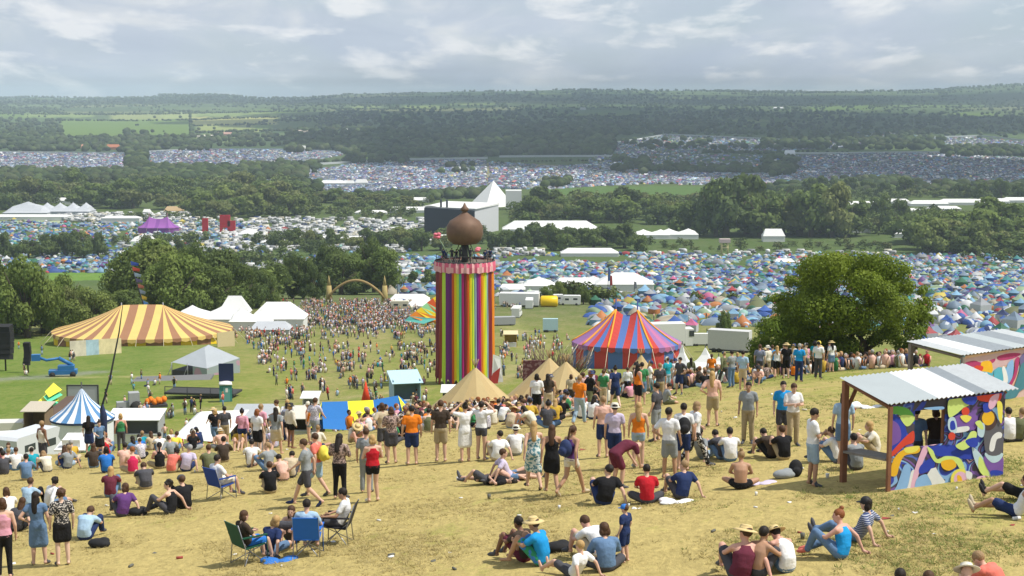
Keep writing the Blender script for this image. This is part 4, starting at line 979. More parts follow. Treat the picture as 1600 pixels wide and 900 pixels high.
def face_frame(p):
    f = p['look']; up = (p['head'] - p['nek']).normalized()
    if abs(up.dot(f)) > .8: up = V3((0, -1, .2))
    r = f.cross(up).normalized(); u = r.cross(f).normalized()
    return Matrix((r, f, u)).transposed()          # columns: right, forward, up
def hand(mb, p, wr, d, s):
    """palm with four unequal bent fingers and a thumb leaving its side"""
    d = d.normalized(); a = (SIDE * s - d * SIDE.dot(d) * s)
    a = a.normalized() if a.length > .1 else V3((0, 0, 1)); n = d.cross(a).normalized(); b = n
    return d, b, a
def body_mesh(key, near):
    p = POSES[key]; mb = MB(); torso(mb, p, 0)
    H = face_frame(p); h = p['head']
    mb.ell(h + H @ V3((0, -.008, .02)), (.077, .098, .108), 14, 10, M=H); mb.ell(h + H @ V3((0, .02, -.055)), (.055, .07, .065), 12, 8, M=H)
    mb.ell(h + H @ V3((0, .095, -.008)), (.014, .022, .026), 8, 6, M=H)
    for s in (-1, 1): mb.ell(h + H @ V3((s * .079, -.01, 0)), (.012, .022, .032), 8, 6, M=H)
    capsule(mb, p['nek'] - (h - p['nek']) * .1, h - (h - p['nek']) * .3, .056, .05)
    ex = MB()
    for j in joints(p):
        capsule(mb, p['nek'].lerp(j['sh'], .35), j['sh'], .062, .056)
        limb(mb, [j['sh'], j['el'], j['wr']], [.052, .039, .026])
        capsule(mb, j['hip'], j['kn'], .088, .058); capsule(mb, j['kn'], lerp3(j['kn'], j['an'], .35), .056, .056); capsule(mb, lerp3(j['kn'], j['an'], .35), j['an'], .056, .036)
        f = j['to'] - j['an']; capsule(mb, j['an'] + V3((0, 0, -.02)) - f.normalized() * .03, j['to'], .038, .03)
        d = (j['wr'] - j['el']).normalized()
        if j['wr'].z < .16: d = V3((j['s'] * .25, -.9, -.15)).normalized()
        a = SIDE * j['s']; a = (a - d * a.dot(d)); a = a.normalized() if a.length > .2 else V3((0, 0, 1)); n = d.cross(a).normalized()
        fwd = n if n.y > 0 or abs(n.y) < .05 else -n
        capsule(mb, j['wr'], j['wr'] + d * .065, .028, .032)
        if near:
            q = j['wr'] + d * .075
            for i, L in enumerate((.062, .074, .068, .052)):
                o_ = fwd * (.027 - .018 * i); b0 = q + o_ - d * .02; b1 = q + o_ + d * L * .5; b2 = q + o_ * 1.05 + d * L * .95 - a * .022
                ex.tube([b0, b1, b2], [.0095, .0088, .0068], 6)
            b0 = j['wr'] + d * .02 + fwd * .02; ex.tube([b0, b0 + d * .03 + fwd * .026, b0 + d * .062 + fwd * .030 - a * .01], [.012, .010, .0078], 6)
    for s in (-1, 1): ex.ell(h + H @ V3((s * .03, .084, .018)), (.012, .008, .007), 8, 5, 1, M=H)
    ex.ell(h + H @ V3((0, .084, -.055)), (.022, .008, .006), 8, 5, 2, M=H)
    return remesh(mb, 'person', .016 if near else .022, [skin_m, eye_m, mat('lips', (.30, .10, .08), var=0)], 2, ex)
def top_mesh(key, sleeve, g=.016):
    p = POSES[key]; mb = MB(); torso(mb, p, g, True)
    if sleeve < 0:        # sleeveless, shoulders bare
        mb = MB(); up0 = (p['wai'] - p['pel']).normalized(); up = (p['nek'] - p['che']).normalized()
        ellips_tube(mb, [p['pel'] - up0 * .05, p['pel'] + up0 * .02, p['wai'], p['che'], p['nek'] - up * .05, p['nek'] - up * .012], [(a + g, b + g) for a, b in [(.155, .11), (.168, .115), (.138, .10), (.165, .118), (.105, .092), (.092, .075)]], SIDE)
    else:
        for j in joints(p):
            capsule(mb, p['nek'].lerp(j['sh'], .4), j['sh'], .066 + g * .6, .058 + g)
            if sleeve <= 1: e = lerp3(j['sh'], j['el'], sleeve); capsule(mb, j['sh'], e, .056 + g, .050 + g)
            else: limb(mb, [j['sh'], j['el'], lerp3(j['el'], j['wr'], .92)], [.056 + g, .045 + g, .034 + g])
    return remesh(mb, 'top', .019, [clothm], 1)
def low_mesh(key, kind):
    p = POSES[key]; mb = MB(); up0 = (p['wai'] - p['pel']).normalized(); g = .014
    ellips_tube(mb, [p['pel'] - up0 * .08, p['pel'], p['pel'] + up0 * .08], [(.14 + g, .105 + g), (.168 + g, .118 + g), (.152 + g, .108 + g)], SIDE)
    js = joints(p)
    if kind in ('shorts', 'trousers', 'leggings', 'hotpants'):
        for j in js:
            k = {'shorts': .80, 'hotpants': .38}.get(kind, 1); gg = g if kind != 'leggings' else .006
            e = lerp3(j['hip'], j['kn'], k); capsule(mb, j['hip'], e, .090 + g, (.088 - .026 * k) + gg + (.014 if kind == 'shorts' else 0))
            if kind in ('trousers', 'leggings'): limb(mb, [j['kn'], lerp3(j['kn'], j['an'], .94)], [.062 + gg, .042 + gg * 1.6])
    else:                # skirt: one hull round both thighs
        k = {'skirt': .72, 'dress': .98, 'miniskirt': .5}[kind]
        for j in js: e = lerp3(j['hip'], j['kn'], k); capsule(mb, j['hip'], e, .10 + g, .10 + g)
        a, b = js; ea, eb = lerp3(a['hip'], a['kn'], k), lerp3(b['hip'], b['kn'], k)
        for t in (.0, .25, .5, .75, 1): capsule(mb, lerp3(a['hip'], b['hip'], t), lerp3(ea, eb, t), .10 + g, .095 + g)
    return remesh(mb, 'bottoms', .02, [clothm], 1)
def hair_mesh(kind):
    mb = MB(); r = random.Random(4)
    mb.ell((0, -.022, .040), (.089, .105, .102), 14, 10)
    if kind == 'long':
        for i in range(9): t = i / 8; mb.ell((0, -.055 - .05 * math.sin(t * 2), .03 - .34 * t), (.085 - .02 * t, .05 - .012 * t, .07), 12, 8)
        for s in (-1, 1): mb.ell((s * .065, -.02, -.08), (.03, .055, .10), 10, 8)
    elif kind == 'bob':
        for s in (-1, 0, 1): mb.ell((s * .055, -.045, -.04), (.048, .06, .08), 10, 8)
    elif kind == 'bun': mb.ell((0, -.07, .15), (.045, .045, .04), 10, 8)
    elif kind == 'curly':
        for i in range(34):
            d = V3((r.gauss(0, 1), r.gauss(0, 1) - .5, r.gauss(0, 1) + .6)).normalized(); mb.ell((d.x * .085, d.y * .095 - .03, d.z * .09 + .045), (.034,) * 3, 7, 5)
    elif kind == 'pony':
        for i in range(6): t = i / 5; mb.ell((0, -.13 - .03 * t, .04 - .22 * t), (.032, .03, .05), 10, 7)
    v = remesh(mb, 'hair', .0125, [hair_m], 1)
    # the face stays free
    import bmesh
    bm = bmesh.new(); bm.from_mesh(v)
    dl = [f for f in bm.faces if f.calc_center_median().y > .045 and f.calc_center_median().z < .055 and abs(f.calc_center_median().x) < .075]
    bmesh.ops.delete(bm, geom=dl, context='FACES'); bm.to_mesh(v); bm.free(); return v
def hat_mesh(kind):
    mb = MB()
    if kind == 'straw hat':
        mb.lathe([(.005, .155), (.07, .15), (.088, .13), (.096, .065), (.125, .062), (.20, .045), (.205, .052), (.13, .075), (.10, .08), (.09, .14)], seg=20, cap=False)
        mb.lathe([(.0985, .066), (.0985, .092)], seg=20, mi=1, cap=False)
    elif kind == 'cap':
        mb.lathe([(.098, .02), (.101, .05), (.092, .10), (.055, .14), (.004, .152)], seg=18, cap=False)
        mb.add([(-.08, .05, .035), (.08, .05, .035), (.07, .15, .025), (0, .185, .022), (-.07, .15, .025), (-.08, .05, .042), (.08, .05, .042), (.07, .15, .032), (0, .185, .03), (-.07, .15, .032)], [(0, 4, 3, 2, 1), (5, 6, 7, 8, 9), (1, 2, 7, 6), (2, 3, 8, 7), (3, 4, 9, 8), (4, 0, 5, 9)])
    else:
        mb.lathe([(.15, .02), (.152, .028), (.10, .05), (.10, .11), (.07, .14), (.004, .148)], seg=18, cap=False)
    return mb.mesh(kind.replace(' ', '_'), [shoe_m, mat('hat_band', (.05, .04, .03), var=0)])
CACHE = {}
def cached(key, fn, *a):
    if key not in CACHE: CACHE[key] = fn(*a)
    return CACHE[key]
def shoe_mesh():
    mb = MB(); mb.ell((0, .03, .0), (.045, .135, .045), 12, 8); mb.ell((0, -.05, .03), (.042, .05, .06), 10, 8); return remesh(mb, 'shoe', .012, [shoe_m], 1)

SKIN = {'fair': (.58, .36, .26), 'tanned': (.42, .24, .15), 'pink': (.60, .33, .25), 'brown': (.20, .10, .06), 'pale': (.64, .44, .34)}
CC = {'white': (.72, .72, .72), 'black': (.018, .018, .02), 'navy': (.025, .04, .11), 'royal blue': (.03, .16, .50), 'light blue': (.34, .48, .62), 'teal': (.02, .28, .36), 'grey': (.25, .27, .28), 'charcoal': (.07, .07, .08),
      'red': (.45, .02, .03), 'orange': (.72, .20, .02), 'maroon': (.13, .03, .05), 'pink': (.62, .30, .38), 'peach': (.68, .42, .34), 'olive': (.14, .15, .08), 'khaki': (.36, .29, .18), 'beige': (.48, .40, .28), 'denim': (.12, .20, .33),
      'dark brown': (.06, .045, .035), 'purple': (.12, .05, .18), 'lilac': (.52, .46, .60), 'mustard': (.50, .33, .05), 'green': (.05, .22, .09), 'coral': (.66, .17, .13), 'cream': (.64, .60, .50), 'bright blue': (.02, .27, .60), 'pale denim': (.30, .40, .50), 'crimson': (.55, .03, .10), 'yellow': (.72, .60, .08)}
HC = {'dark': (.018, .013, .010), 'brown': (.07, .035, .018), 'blonde': (.42, .27, .11), 'ginger': (.22, .075, .025), 'grey': (.3, .29, .28), 'fair': (.28, .18, .09)}

def person(p, rz, key, top, low, hair='dark', hk='short', hat=None, skin='fair', sleeve=.6, lowk='shorts', label='', group=None, scale=1.0, near=True, shoes='charcoal', toppat=None, lowpat=None, girth=1.0, hatc=None):
    b = link('person', cached(('b', key, near), body_mesh, key, near), None, p, rz, label=label, cat='person', group=group)
    b.scale = (scale * girth, scale * girth, scale); b.color = (*SKIN[skin], 1)
    def part(nm, me, c, m=None, M=None):
        o = link(nm, me, b); o.color = (*c, 1)
        if m is not None: o.material_slots[0].link = 'OBJECT'; o.material_slots[0].material = m
        if M is not None: o.matrix_local = M
        return o
    if top: part({-1: 'vest_top', 2: 'long_sleeved_top'}.get(sleeve, 'shirt') if lowk != 'dress' else 'dress_top', cached(('t', key, sleeve), top_mesh, key, sleeve), CC[top] if top in CC else (1, 1, 1), PT.get(toppat))
    if low: part(lowk if lowk != 'dress' else 'dress_skirt', cached(('l', key, lowk), low_mesh, key, lowk), CC[low], PT.get(lowpat))
    ps = POSES[key]; H = face_frame(ps).to_4x4(); H.translation = ps['head']
    if hk: part('hair', cached(('h', hk), hair_mesh, hk), HC[hair], None, H)
    if hat: part(hat.replace(' ', '_'), cached(('hat', hat), hat_mesh, hat), CC[hatc] if hatc else ((.62, .47, .22) if hat == 'straw hat' else CC['navy']), None, H)
    if near and shoes:
        for j in joints(ps):
            f = (j['to'] - j['an']).normalized(); u = (j['an'] - j['kn']).normalized() * -1; r = f.cross(u).normalized(); u = r.cross(f).normalized()
            M = Matrix((r, f, u)).transposed().to_4x4(); M.translation = lerp3(j['an'], j['to'], .35) + V3((0, 0, -.005)); part('shoe', cached(('s',), shoe_mesh), CC[shoes], None, M)
    return b

# ---- the people that can be made out one by one: column, foot row, turn (0 looks away, 90 looks left, -90 right, 180 towards us), pose ...
SIT = 'people sitting on the dry hillside'; STD = 'people standing and walking on the hillside'
def at_p(x, y): 
    return GY(x, y, 20, 420)
def pp(x, y, turn, key, top, low, label, **k):
    p = at_p(x, y); k.setdefault('group', STD if POSES[key]['pel'].z > .6 else SIT)
    fix = 0.0
    o = person(p + V3((0, 0, .0)), R(turn) - math.atan2(p.x, p.y), key, top, low, label=label, **k)
    return o
W_, K_ = 'white', 'black'
# left foreground
pp(8, 905, 0, 'stand', 'pink', K_, 'woman in pink sleeveless top and black leggings at the lower left corner', sleeve=-1, lowk='leggings', hair='brown', hk='bob')
pp(60, 884, -10, 'akimbo', 'denim', 'denim', 'woman with long black hair in blue denim dress and dark tights', sleeve=.35, lowk='dress', hk='long', hair='dark', scale=.95)
pp(99, 884, 8, 'stand', 'x', K_, 'woman with short reddish curls, patterned black top and black skirt', toppat='mono', lowk='skirt', hk='curly', hair='brown', skin='pale', scale=.98, sleeve=.7)
pp(137, 842, -25, 'sit_hunch', 'light blue', 'navy', 'person in pale blue shirt hunched forward behind the woman in black skirt', lowk='trousers', hair='brown', girth=1.05)
pp(48, 796, -30, 'sit_knees', 'light blue', K_, 'person in light blue top sitting above the denim dress woman', lowk='trousers', hair='brown')
pp(82, 793, -60, 'sit_lean', W_, 'denim', 'person in white shirt turned right near the left edge', hk='curly', sleeve=2)
pp(12, 812, 10, 'sit_knees', W_, 'navy', 'person in white at the left edge behind the pink top woman', hair='brown', hk='bob')
pp(28, 830, -20, 'sit_lean', 'charcoal', K_, 'person in charcoal seated beside the pink top woman', hair='brown', hk='long')
pp(190, 808, 12, 'sit_lean', 'purple', 'charcoal', 'person in dark purple tee leaning on one hand', lowk='trousers', hk='bob', hair='brown')
pp(262, 803, 55, 'sit_lean', K_, 'charcoal', 'black haired person in black vest beside the man in black tee', sleeve=-1, hk='curly', lowk='trousers')
pp(286, 794, 20, 'sit_knees', K_, K_, 'broad man in black tee and grey cap sitting with arms forward', hat='cap', hatc='charcoal', hair='brown', lowk='trousers', girth=1.12)
pp(227, 764, 8, 'sit_hunch', 'charcoal', 'khaki', 'person in charcoal tee hunched over in the left group', hair='brown', girth=1.08)
pp(174, 776, -10, 'sit_knees', 'maroon', 'denim', 'blonde woman with long hair beside the purple tee person', hk='long', hair='blonde', lowk='trousers')
# left sitting row
row = [(6, 742, 5, 'sit_knees', 'charcoal', 'person in dark top, leftmost of the sitting row', 'dark', 'short', .6), (26, 735, 0, 'sit_cross', W_, 'person in white leftmost pale back of the sitting row', 'brown', 'short', .6),
       (42, 750, 0, 'sit_knees', 'denim', 'man in denim shirt with dark hair in the left sitting row', 'dark', 'short', 2), (72, 738, 20, 'sit_hunch', 'cream', 'person in cream beside the denim shirt man', 'fair', 'bob', .6),
       (104, 733, 15, 'sit_lean', 'grey', 'person in grey tee, right arm stretched out, left sitting row', 'fair', 'pony', .6), (147, 731, 0, 'sit_knees', 'dark brown', 'long brown haired person next to the royal blue tee', 'brown', 'long', 2),
       (167, 739, 0, 'sit_knees', 'royal blue', 'person in royal blue tee sitting in the left row', 'dark', 'bob', .5), (196, 731, -8, 'sit_knees', 'peach', 'person in pale pink between the blue and crimson tops', 'dark', 'short', .6),
       (208, 740, 0, 'sit_cross', 'crimson', 'woman in crimson strappy top in the left row', 'ginger', 'short', -1), (218, 712, 5, 'sit_knees', 'royal blue', 'person in blue further back behind the crimson top', 'dark', 'short', .6),
       (250, 732, 0, 'sit_cross', K_, 'woman in black vest with bare shoulders and dark ponytail', 'dark', 'pony', -1), (272, 738, -30, 'sit_hunch', 'coral', 'dark haired person in coral between black vest and lilac tee', 'dark', 'curly', .5),
       (291, 737, -12, 'sit_lean', 'lilac', 'person in lilac-white tee leaning on right arm', 'grey', 'short', .6), (327, 738, 5, 'sit_knees', 'olive', 'person in olive green tee in the left row', 'brown', 'short', .6),
       (350, 722, 0, 'sit_knees', 'dark brown', 'person in dark brown sitting right of the olive tee', 'dark', 'short', 2), (394, 729, 0, 'sit_knees', W_, 'person in white tee with black hair near the blue camp chair', 'dark', 'short', .6),
       (250, 708, 10, 'sit_knees', W_, 'person in white further back above the black vest woman', 'dark', 'short', .6), (272, 706, -10, 'sit_lean', 'yellow', 'person in yellow further back in the left row', 'brown', 'short', .6)]
for x, y, t, k, c, lab, h, hk, sl in row: pp(x, y, t, k, c, rnd.choice(['navy', 'denim', 'charcoal', 'khaki']), lab, hair=h, hk=hk, sleeve=sl, skin=rnd.choice(['fair', 'pink', 'tanned']))
pp(422, 771, 5, 'sit_knees', K_, 'khaki', 'person in black tee sitting right of the blue camp chair', hair='brown')
pp(440, 752, 20, 'sit_hunch', 'peach', 'charcoal', 'dark haired bare backed person behind the black tee', hair='dark', sleeve=-1)
pp(455, 746, -10, 'sit_hunch', 'beige', 'charcoal', 'person in beige hunched beside the man in grey tee', hair='dark')
pp(415, 735, 40, 'sit_lean', 'grey', 'denim', 'person in grey tee resting near the blue camp chair', hair='fair')
# walkers in the middle left
pp(480, 792, 75, 'walk', 'grey', 'charcoal', 'man in grey tee and dark shorts walking left past the camp chairs', hair='brown', sleeve=.6, shoes='navy', scale=1.03)
pp(496, 778, 60, 'stride', 'coral', 'light blue', 'person in coral tee walking behind the man in grey', hair='brown')
pp(531, 781, -20, 'folded', 'x', K_, 'woman with dark hair in floral blouse and black leggings', toppat='floral', lowk='leggings', hair='dark', hk='long', sleeve=.8, girth=1.06)
pp(583, 785, 12, 'folded', 'red', K_, 'blonde woman in red top and black shorts standing in the open', lowk='hotpants', hair='blonde', hk='bob', sleeve=-1, shoes='cream')
pp(573, 770, -8, 'stand', 'grey', 'grey', 'person in grey close behind the blonde woman in red', hair='brown', lowk='trousers')
pp(644, 727, 5, 'stand', 'orange', 'navy', 'man in bright orange shirt and navy shorts seen from behind', hair='dark', girth=1.08, scale=1.02, shoes='beige')
pp(689, 722, 0, 'stand', 'dark brown', 'khaki', 'tall man in dark brown tee and khaki shorts seen from behind', hair='brown', scale=1.06, shoes='beige')
pp(727, 722, 20, 'arms_up', W_, W_, 'woman in white dress holding both hands up to her face', lowk='dress', hair='dark', hk='bun', shoes='beige')
pp(752, 720, -25, 'arms_up', W_, 'charcoal', 'person in white top with black strap raising a camera', lowk='hotpants', hair='dark', hk='short')
pp(612, 726, 10, 'folded', 'x', 'charcoal', 'woman in dark patterned shawl left of the orange shirt man', toppat='floral', lowk='skirt', hair='brown', hk='bob')
pp(598, 716, 30, 'akimbo', 'beige', 'charcoal', 'person in beige top standing behind the shawl woman', hair='brown', hk='bob')
# centre walkers
pp(834, 766, 15, 'stride', 'x', W_, 'woman in blue and white printed dress walking away', toppat='wave', lowpat='wave', lowk='dress', hair='blonde', hk='long', sleeve=-1, shoes='black')
pp(862, 774, 8, 'stride', K_, K_, 'woman with long brown hair in black top and black miniskirt', lowk='skirt', hair='brown', hk='long', sleeve=-1, skin='tanned', shoes='beige')
pp(892, 776, -40, 'walk', 'purple', 'cream', 'woman in purple vest and cream shorts walking with a blue rucksack', lowk='hotpants', hair='brown', hk='pony', sleeve=-1, skin='tanned', shoes='beige')
pp(942, 716, 10, 'stand', 'peach', 'navy', 'man in pale pink shirt and navy shorts left of the white sun hat', hair='fair', sleeve=.6)
pp(960, 733, 0, 'stand', 'lilac', 'navy', 'person in lilac-white shirt and pale sun hat with dark crossbody strap', hat='sun hat', hatc='cream', hair='dark')
pp(997, 732, 0, 'stand', 'orange', 'pale denim', 'woman with long blonde hair, orange top and denim shorts', lowk='hotpants', hair='blonde', hk='long', sleeve=-1, shoes='teal')
pp(1044, 749, -12, 'akimbo', W_, 'grey', 'man in white tee and pale grey shorts, black hair, centre right', hair='dark', skin='tanned', scale=1.03)
pp(1067, 736, 5, 'stand', W_, 'navy', 'man in white tee carrying a dark rucksack on his back', hair='dark')
pp(1084, 732, -60, 'walk', W_, K_, 'person in white shirt and black-white patterned trousers striding right', lowk='trousers', lowpat='bw', hair='fair', hk='bob')
pp(1168, 693, 175, 'stand', 'grey', 'khaki', 'man in grey tee and khaki trousers walking towards us alone', lowk='trousers', hair='dark', skin='tanned')
pp(1222, 694, -170, 'stand', 'bright blue', 'charcoal', 'man in bright blue tee half hidden behind a white tee', hair='dark')
pp(1238, 698, -160, 'folded', W_, 'khaki', 'man in white tee with sunglasses near the kiosk', hair='brown', lowk='trousers')
pp(1268, 760, -70, 'folded', W_, 'pale denim', 'dark haired man in white shirt and cut-off jeans at the kiosk', hair='dark', skin='tanned', scale=1.04)
pp(1316, 722, 10, 'stand', 'light blue', 'denim', 'long haired person in light blue tee behind the kiosk post', hair='dark', hk='long')
for x, y, c, l, lab, kk in [(1206, 590, 'bright blue', 'charcoal', 'man in bright blue tee, left one on the ridge before the tree', dict(hair='brown')), (1228, 592, K_, K_, 'man in black with straw hat on the ridge before the tree', dict(hat='straw hat')),
        (1248, 597, 'bright blue', 'navy', 'man in bright blue shirt and long dark jeans on the ridge', dict(lowk='trousers', hair='grey')), (1278, 592, W_, 'charcoal', 'man in white tee with yellow-green cap on the ridge', dict(hat='cap', hatc='yellow', lowk='trousers')),
        (1581, 560, 'navy', 'charcoal', 'person in navy standing behind the far kiosk roof', dict(lowk='trousers', hair='brown')), (1556, 560, 'olive', 'olive', 'person in olive standing behind the far kiosk roof', dict(lowk='trousers', hair='fair'))]:
    pp(x, y, rnd.uniform(-15, 15), 'stand', c, l, lab, **kk)
for x, y, key, t, c, l, lab, kk in [
    (1040, 612, 'stand', 10, W_, K_, 'man in white tee and black shorts standing by the small tipi', {}), (1062, 617, 'akimbo', 150, 'charcoal', 'navy', 'person in charcoal tee standing facing us by the pointed tents', dict(hair='dark')),
    (1143, 606, 'folded', 40, 'grey', 'denim', 'person in grey top standing beside the white pointed tents', dict(lowk='trousers')), (1003, 603, 'folded', 180, 'pale denim', 'navy', 'person in pale blue standing in front of the small tipi', {}),
    (965, 620, 'stand', 0, K_, K_, 'person all in black standing right of the big tipi', dict(lowk='trousers')), (935, 622, 'akimbo', 20, 'dark brown', K_, 'long haired person in dark brown right of the big tipi', dict(hk='long', lowk='skirt', hair='brown')),
    (892, 636, 'stand', 0, 'beige', 'dark brown', 'woman in beige top and brown skirt in front of the big tipi', dict(lowk='skirt', hk='bob', hair='brown')), (856, 650, 'akimbo', 10, 'dark brown', 'beige', 'woman in dark brown top standing left of the beige top woman', dict(hk='long', hair='dark', lowk='skirt')),
    (1025, 690, 'stand', 60, 'charcoal', 'grey', 'man in charcoal standing among the crowd centre right', {}), (1112, 668, 'akimbo', 5, 'peach', 'khaki', 'person in peach standing at the right of the crowd', dict(hair='blonde', hk='long')),
    (1160, 610, 'stand', -20, 'light blue', 'beige', 'person in light blue at the right end of the upper crowd', {}), (438, 668, 'stand', 10, K_, K_, 'woman in black with dark hair behind the white tees', dict(hk='long', lowk='trousers')),
    (460, 676, 'stand', 0, 'grey', 'charcoal', 'person in grey left of the blue and yellow tent', {}), (475, 672, 'akimbo', -10, 'lilac', 'beige', 'person in lilac before the blue and yellow tent', dict(hk='bob', hair='brown')),
    (340, 690, 'folded', 0, 'olive', 'olive', 'person in olive standing in front of the low white tent', dict(lowk='trousers')), (352, 700, 'stand', 8, 'charcoal', 'khaki', 'dark clad person standing beside the olive one', {})]:
    pp(x, y, t, key, c, l, lab, **kk)
# centre sitters
pp(942, 789, 8, 'sit_lean', K_, 'navy', 'man in black tee leaning on his right hand, centre', hair='dark', girth=1.1, scale=1.05)
pp(966, 764, -55, 'bend', 'maroon', 'maroon', 'man in maroon shirt bending over behind the black tee man', hair='dark', girth=1.05)
pp(1010, 787, 5, 'sit_cross', 'red', 'charcoal', 'dark haired man in red tee sitting in the centre', hair='dark')
pp(1062, 780, 25, 'sit_lean', 'navy', 'charcoal', 'person in navy sitting beside a white cloth', hair='fair')
pp(1157, 764, 0, 'sit_cross', None, K_, 'woman with bare back and black strap sitting alone', hair='fair', hk='bun', lowk='hotpants', sleeve=-1, skin='tanned')
pp(775, 720, 10, 'sit_lean', W_, 'beige', 'person in white leaning back right of the raised camera', hair='dark')
pp(806, 712, 0, 'sit_knees', W_, 'grey', 'person in white shirt and pale hat in the centre crowd', hat='sun hat', hatc='cream')
pp(800, 752, -80, 'sit_back', 'lilac', 'denim', 'person in lilac with bent knees behind the printed dress woman', hair='brown', lowk='hotpants')
pp(762, 757, 68, 'lie', K_, 'charcoal', 'person in black lying on the grass with one knee up', hair='dark')
pp(796, 753, 105, 'lie', 'dark brown', 'peach', 'person lying on the grass next to the one in black', hair='dark')
pp(1140, 720, 10, 'sit_knees', W_, 'denim', 'man in white tee sitting right of the patterned trousers', hair='dark')
pp(1124, 718, 35, 'sit_hunch', 'charcoal', 'denim', 'dark clad person beside the sitting white tee man', hair='dark')
pp(1222, 719, 25, 'sit_knees', K_, 'khaki', 'person in black tee sitting left of the kiosk man', hair='brown')
pp(1200, 716, 40, 'sit_hunch', 'dark brown', K_, 'person in dark clothes sitting beside the black tee left of the kiosk', hair='dark')
pp(1100, 716, -30, 'sit_back', 'grey', 'pale denim', 'person in grey with stretched jeans on the green grass', hair='dark', lowk='trousers')
# foreground centre and right
pp(838, 884, 62, 'sit_knees', 'bright blue', 'x' if False else 'green', 'man in bright blue tee, straw hat and green-blue shorts', lowpat='shorts', hat='straw hat', hair='brown', skin='tanned', shoes=None, scale=1.05)
pp(813, 878, 50, 'sit_knees', 'dark brown', 'maroon', 'person in dark brown behind the bright blue tee man', hair='dark', skin='brown')
pp(893, 905, 48, 'sit_back', W_, 'charcoal', 'blonde child in white tee with legs stretched left', hair='blonde', scale=.86, shoes=None)
pp(926, 872, 45, 'sit_hunch', W_, 'beige', 'man in white tee reaching forward with one arm', hair='brown', hk='short', skin='pink', scale=1.06)
pp(944, 892, 15, 'sit_cross', 'denim', 'charcoal', 'person in dark denim jacket with brown hair', hair='brown', hk='bob', sleeve=2, girth=1.08)
pp(976, 880, 60, 'stand', 'navy', 'navy', 'small child in navy with blue cap standing by the group', hat='cap', hatc='royal blue', scale=.64, girth=1.12, hair='brown')
pp(1153, 906, 15, 'sit_lean', 'maroon', 'charcoal', 'man in maroon vest and straw hat leaning on his hand', sleeve=-1, hat='straw hat', hair='brown', skin='pink', girth=1.1, scale=1.06)
pp(1190, 900, -35, 'sit_knees', None, 'charcoal', 'bare chested man half hidden beside the maroon vest', skin='tanned', hair='dark')
pp(1221, 893, 35, 'sit_hunch', W_, 'denim', 'person in white vest and straw hat at the lower right', sleeve=-1, hat='straw hat', skin='pink')
pp(1307, 874, 62, 'sit_lean', 'bright blue', 'denim', 'ginger woman in bright blue vest and jeans with pink shoes', sleeve=-1, lowk='trousers', hair='ginger', hk='bun', skin='pink', shoes='coral')
pp(1333, 846, 70, 'sit_back', 'x', 'denim', 'person in striped tee and black cap beside the blue vest', toppat='stripe', hat='cap', hatc='black', hk='bob', hair='dark', lowk='trousers')
pp(1583, 809, 75, 'sit_back', W_, 'navy', 'woman in white vest and navy shorts leaning back at right edge', sleeve=-1, hair='brown', hk='bun', shoes='beige', skin='tanned')
pp(1597, 782, 75, 'sit_back', 'charcoal', K_, 'person in charcoal behind the white vest woman at right edge', hair='ginger', shoes='black')
pp(1404, 978, 0, 'sit_knees', K_, K_, 'black haired head at the bottom edge of the picture', hair='dark')
pp(1449, 984, 10, 'sit_knees', 'charcoal', K_, 'brown haired head at the bottom edge of the picture', hair='brown')
pp(1545, 938, 62, 'sit_hunch', 'coral', 'navy', 'boy in orange-red tee bending at the bottom right', hair='fair', scale=1.0)
pp(1512, 962, 10, 'sit_hunch', 'cream', 'beige', 'person wrapped in a cream hooded top at the bottom right', hk=None, hat='straw hat', hatc='cream', sleeve=2)
# in and round the near kiosk
for x, y, key, t, c, l, lab, kk in [(1428, 749, 'stand', 185, 'denim', 'charcoal', 'man in blue with a black cap seen through the kiosk window', dict(hat='cap', hatc='black', hair='dark', scale=.95)), (1459, 745, 'folded', 20, 'dark brown', 'charcoal', 'brown haired person seen through the kiosk window', dict(hair='brown', hk='bob', scale=.92)),
      (1360, 712, 'sit_knees', 100, 'cream', 'khaki', 'blonde person in cream sitting beyond the kiosk counter', dict(hair='blonde', hk='bob')), (1334, 735, 'sit_knees', 30, 'grey', 'charcoal', 'person in grey sitting on the ground in the shade of the kiosk', dict(hair='dark')),
      (1575, 690, 'sit_knees', 20, W_, 'charcoal', 'person in white sitting right of the near kiosk', dict(hair='dark')), (1588, 690, 'sit_lean', 0, 'olive', 'charcoal', 'person in olive sitting at the right edge past the kiosk', dict(hair='fair')), (1300, 722, 'sit_knees', 60, W_, 'denim', 'person in white sitting behind the kiosk post', dict(hair='brown'))]:
    pp(x, y, t, key, c, l, lab, **kk)

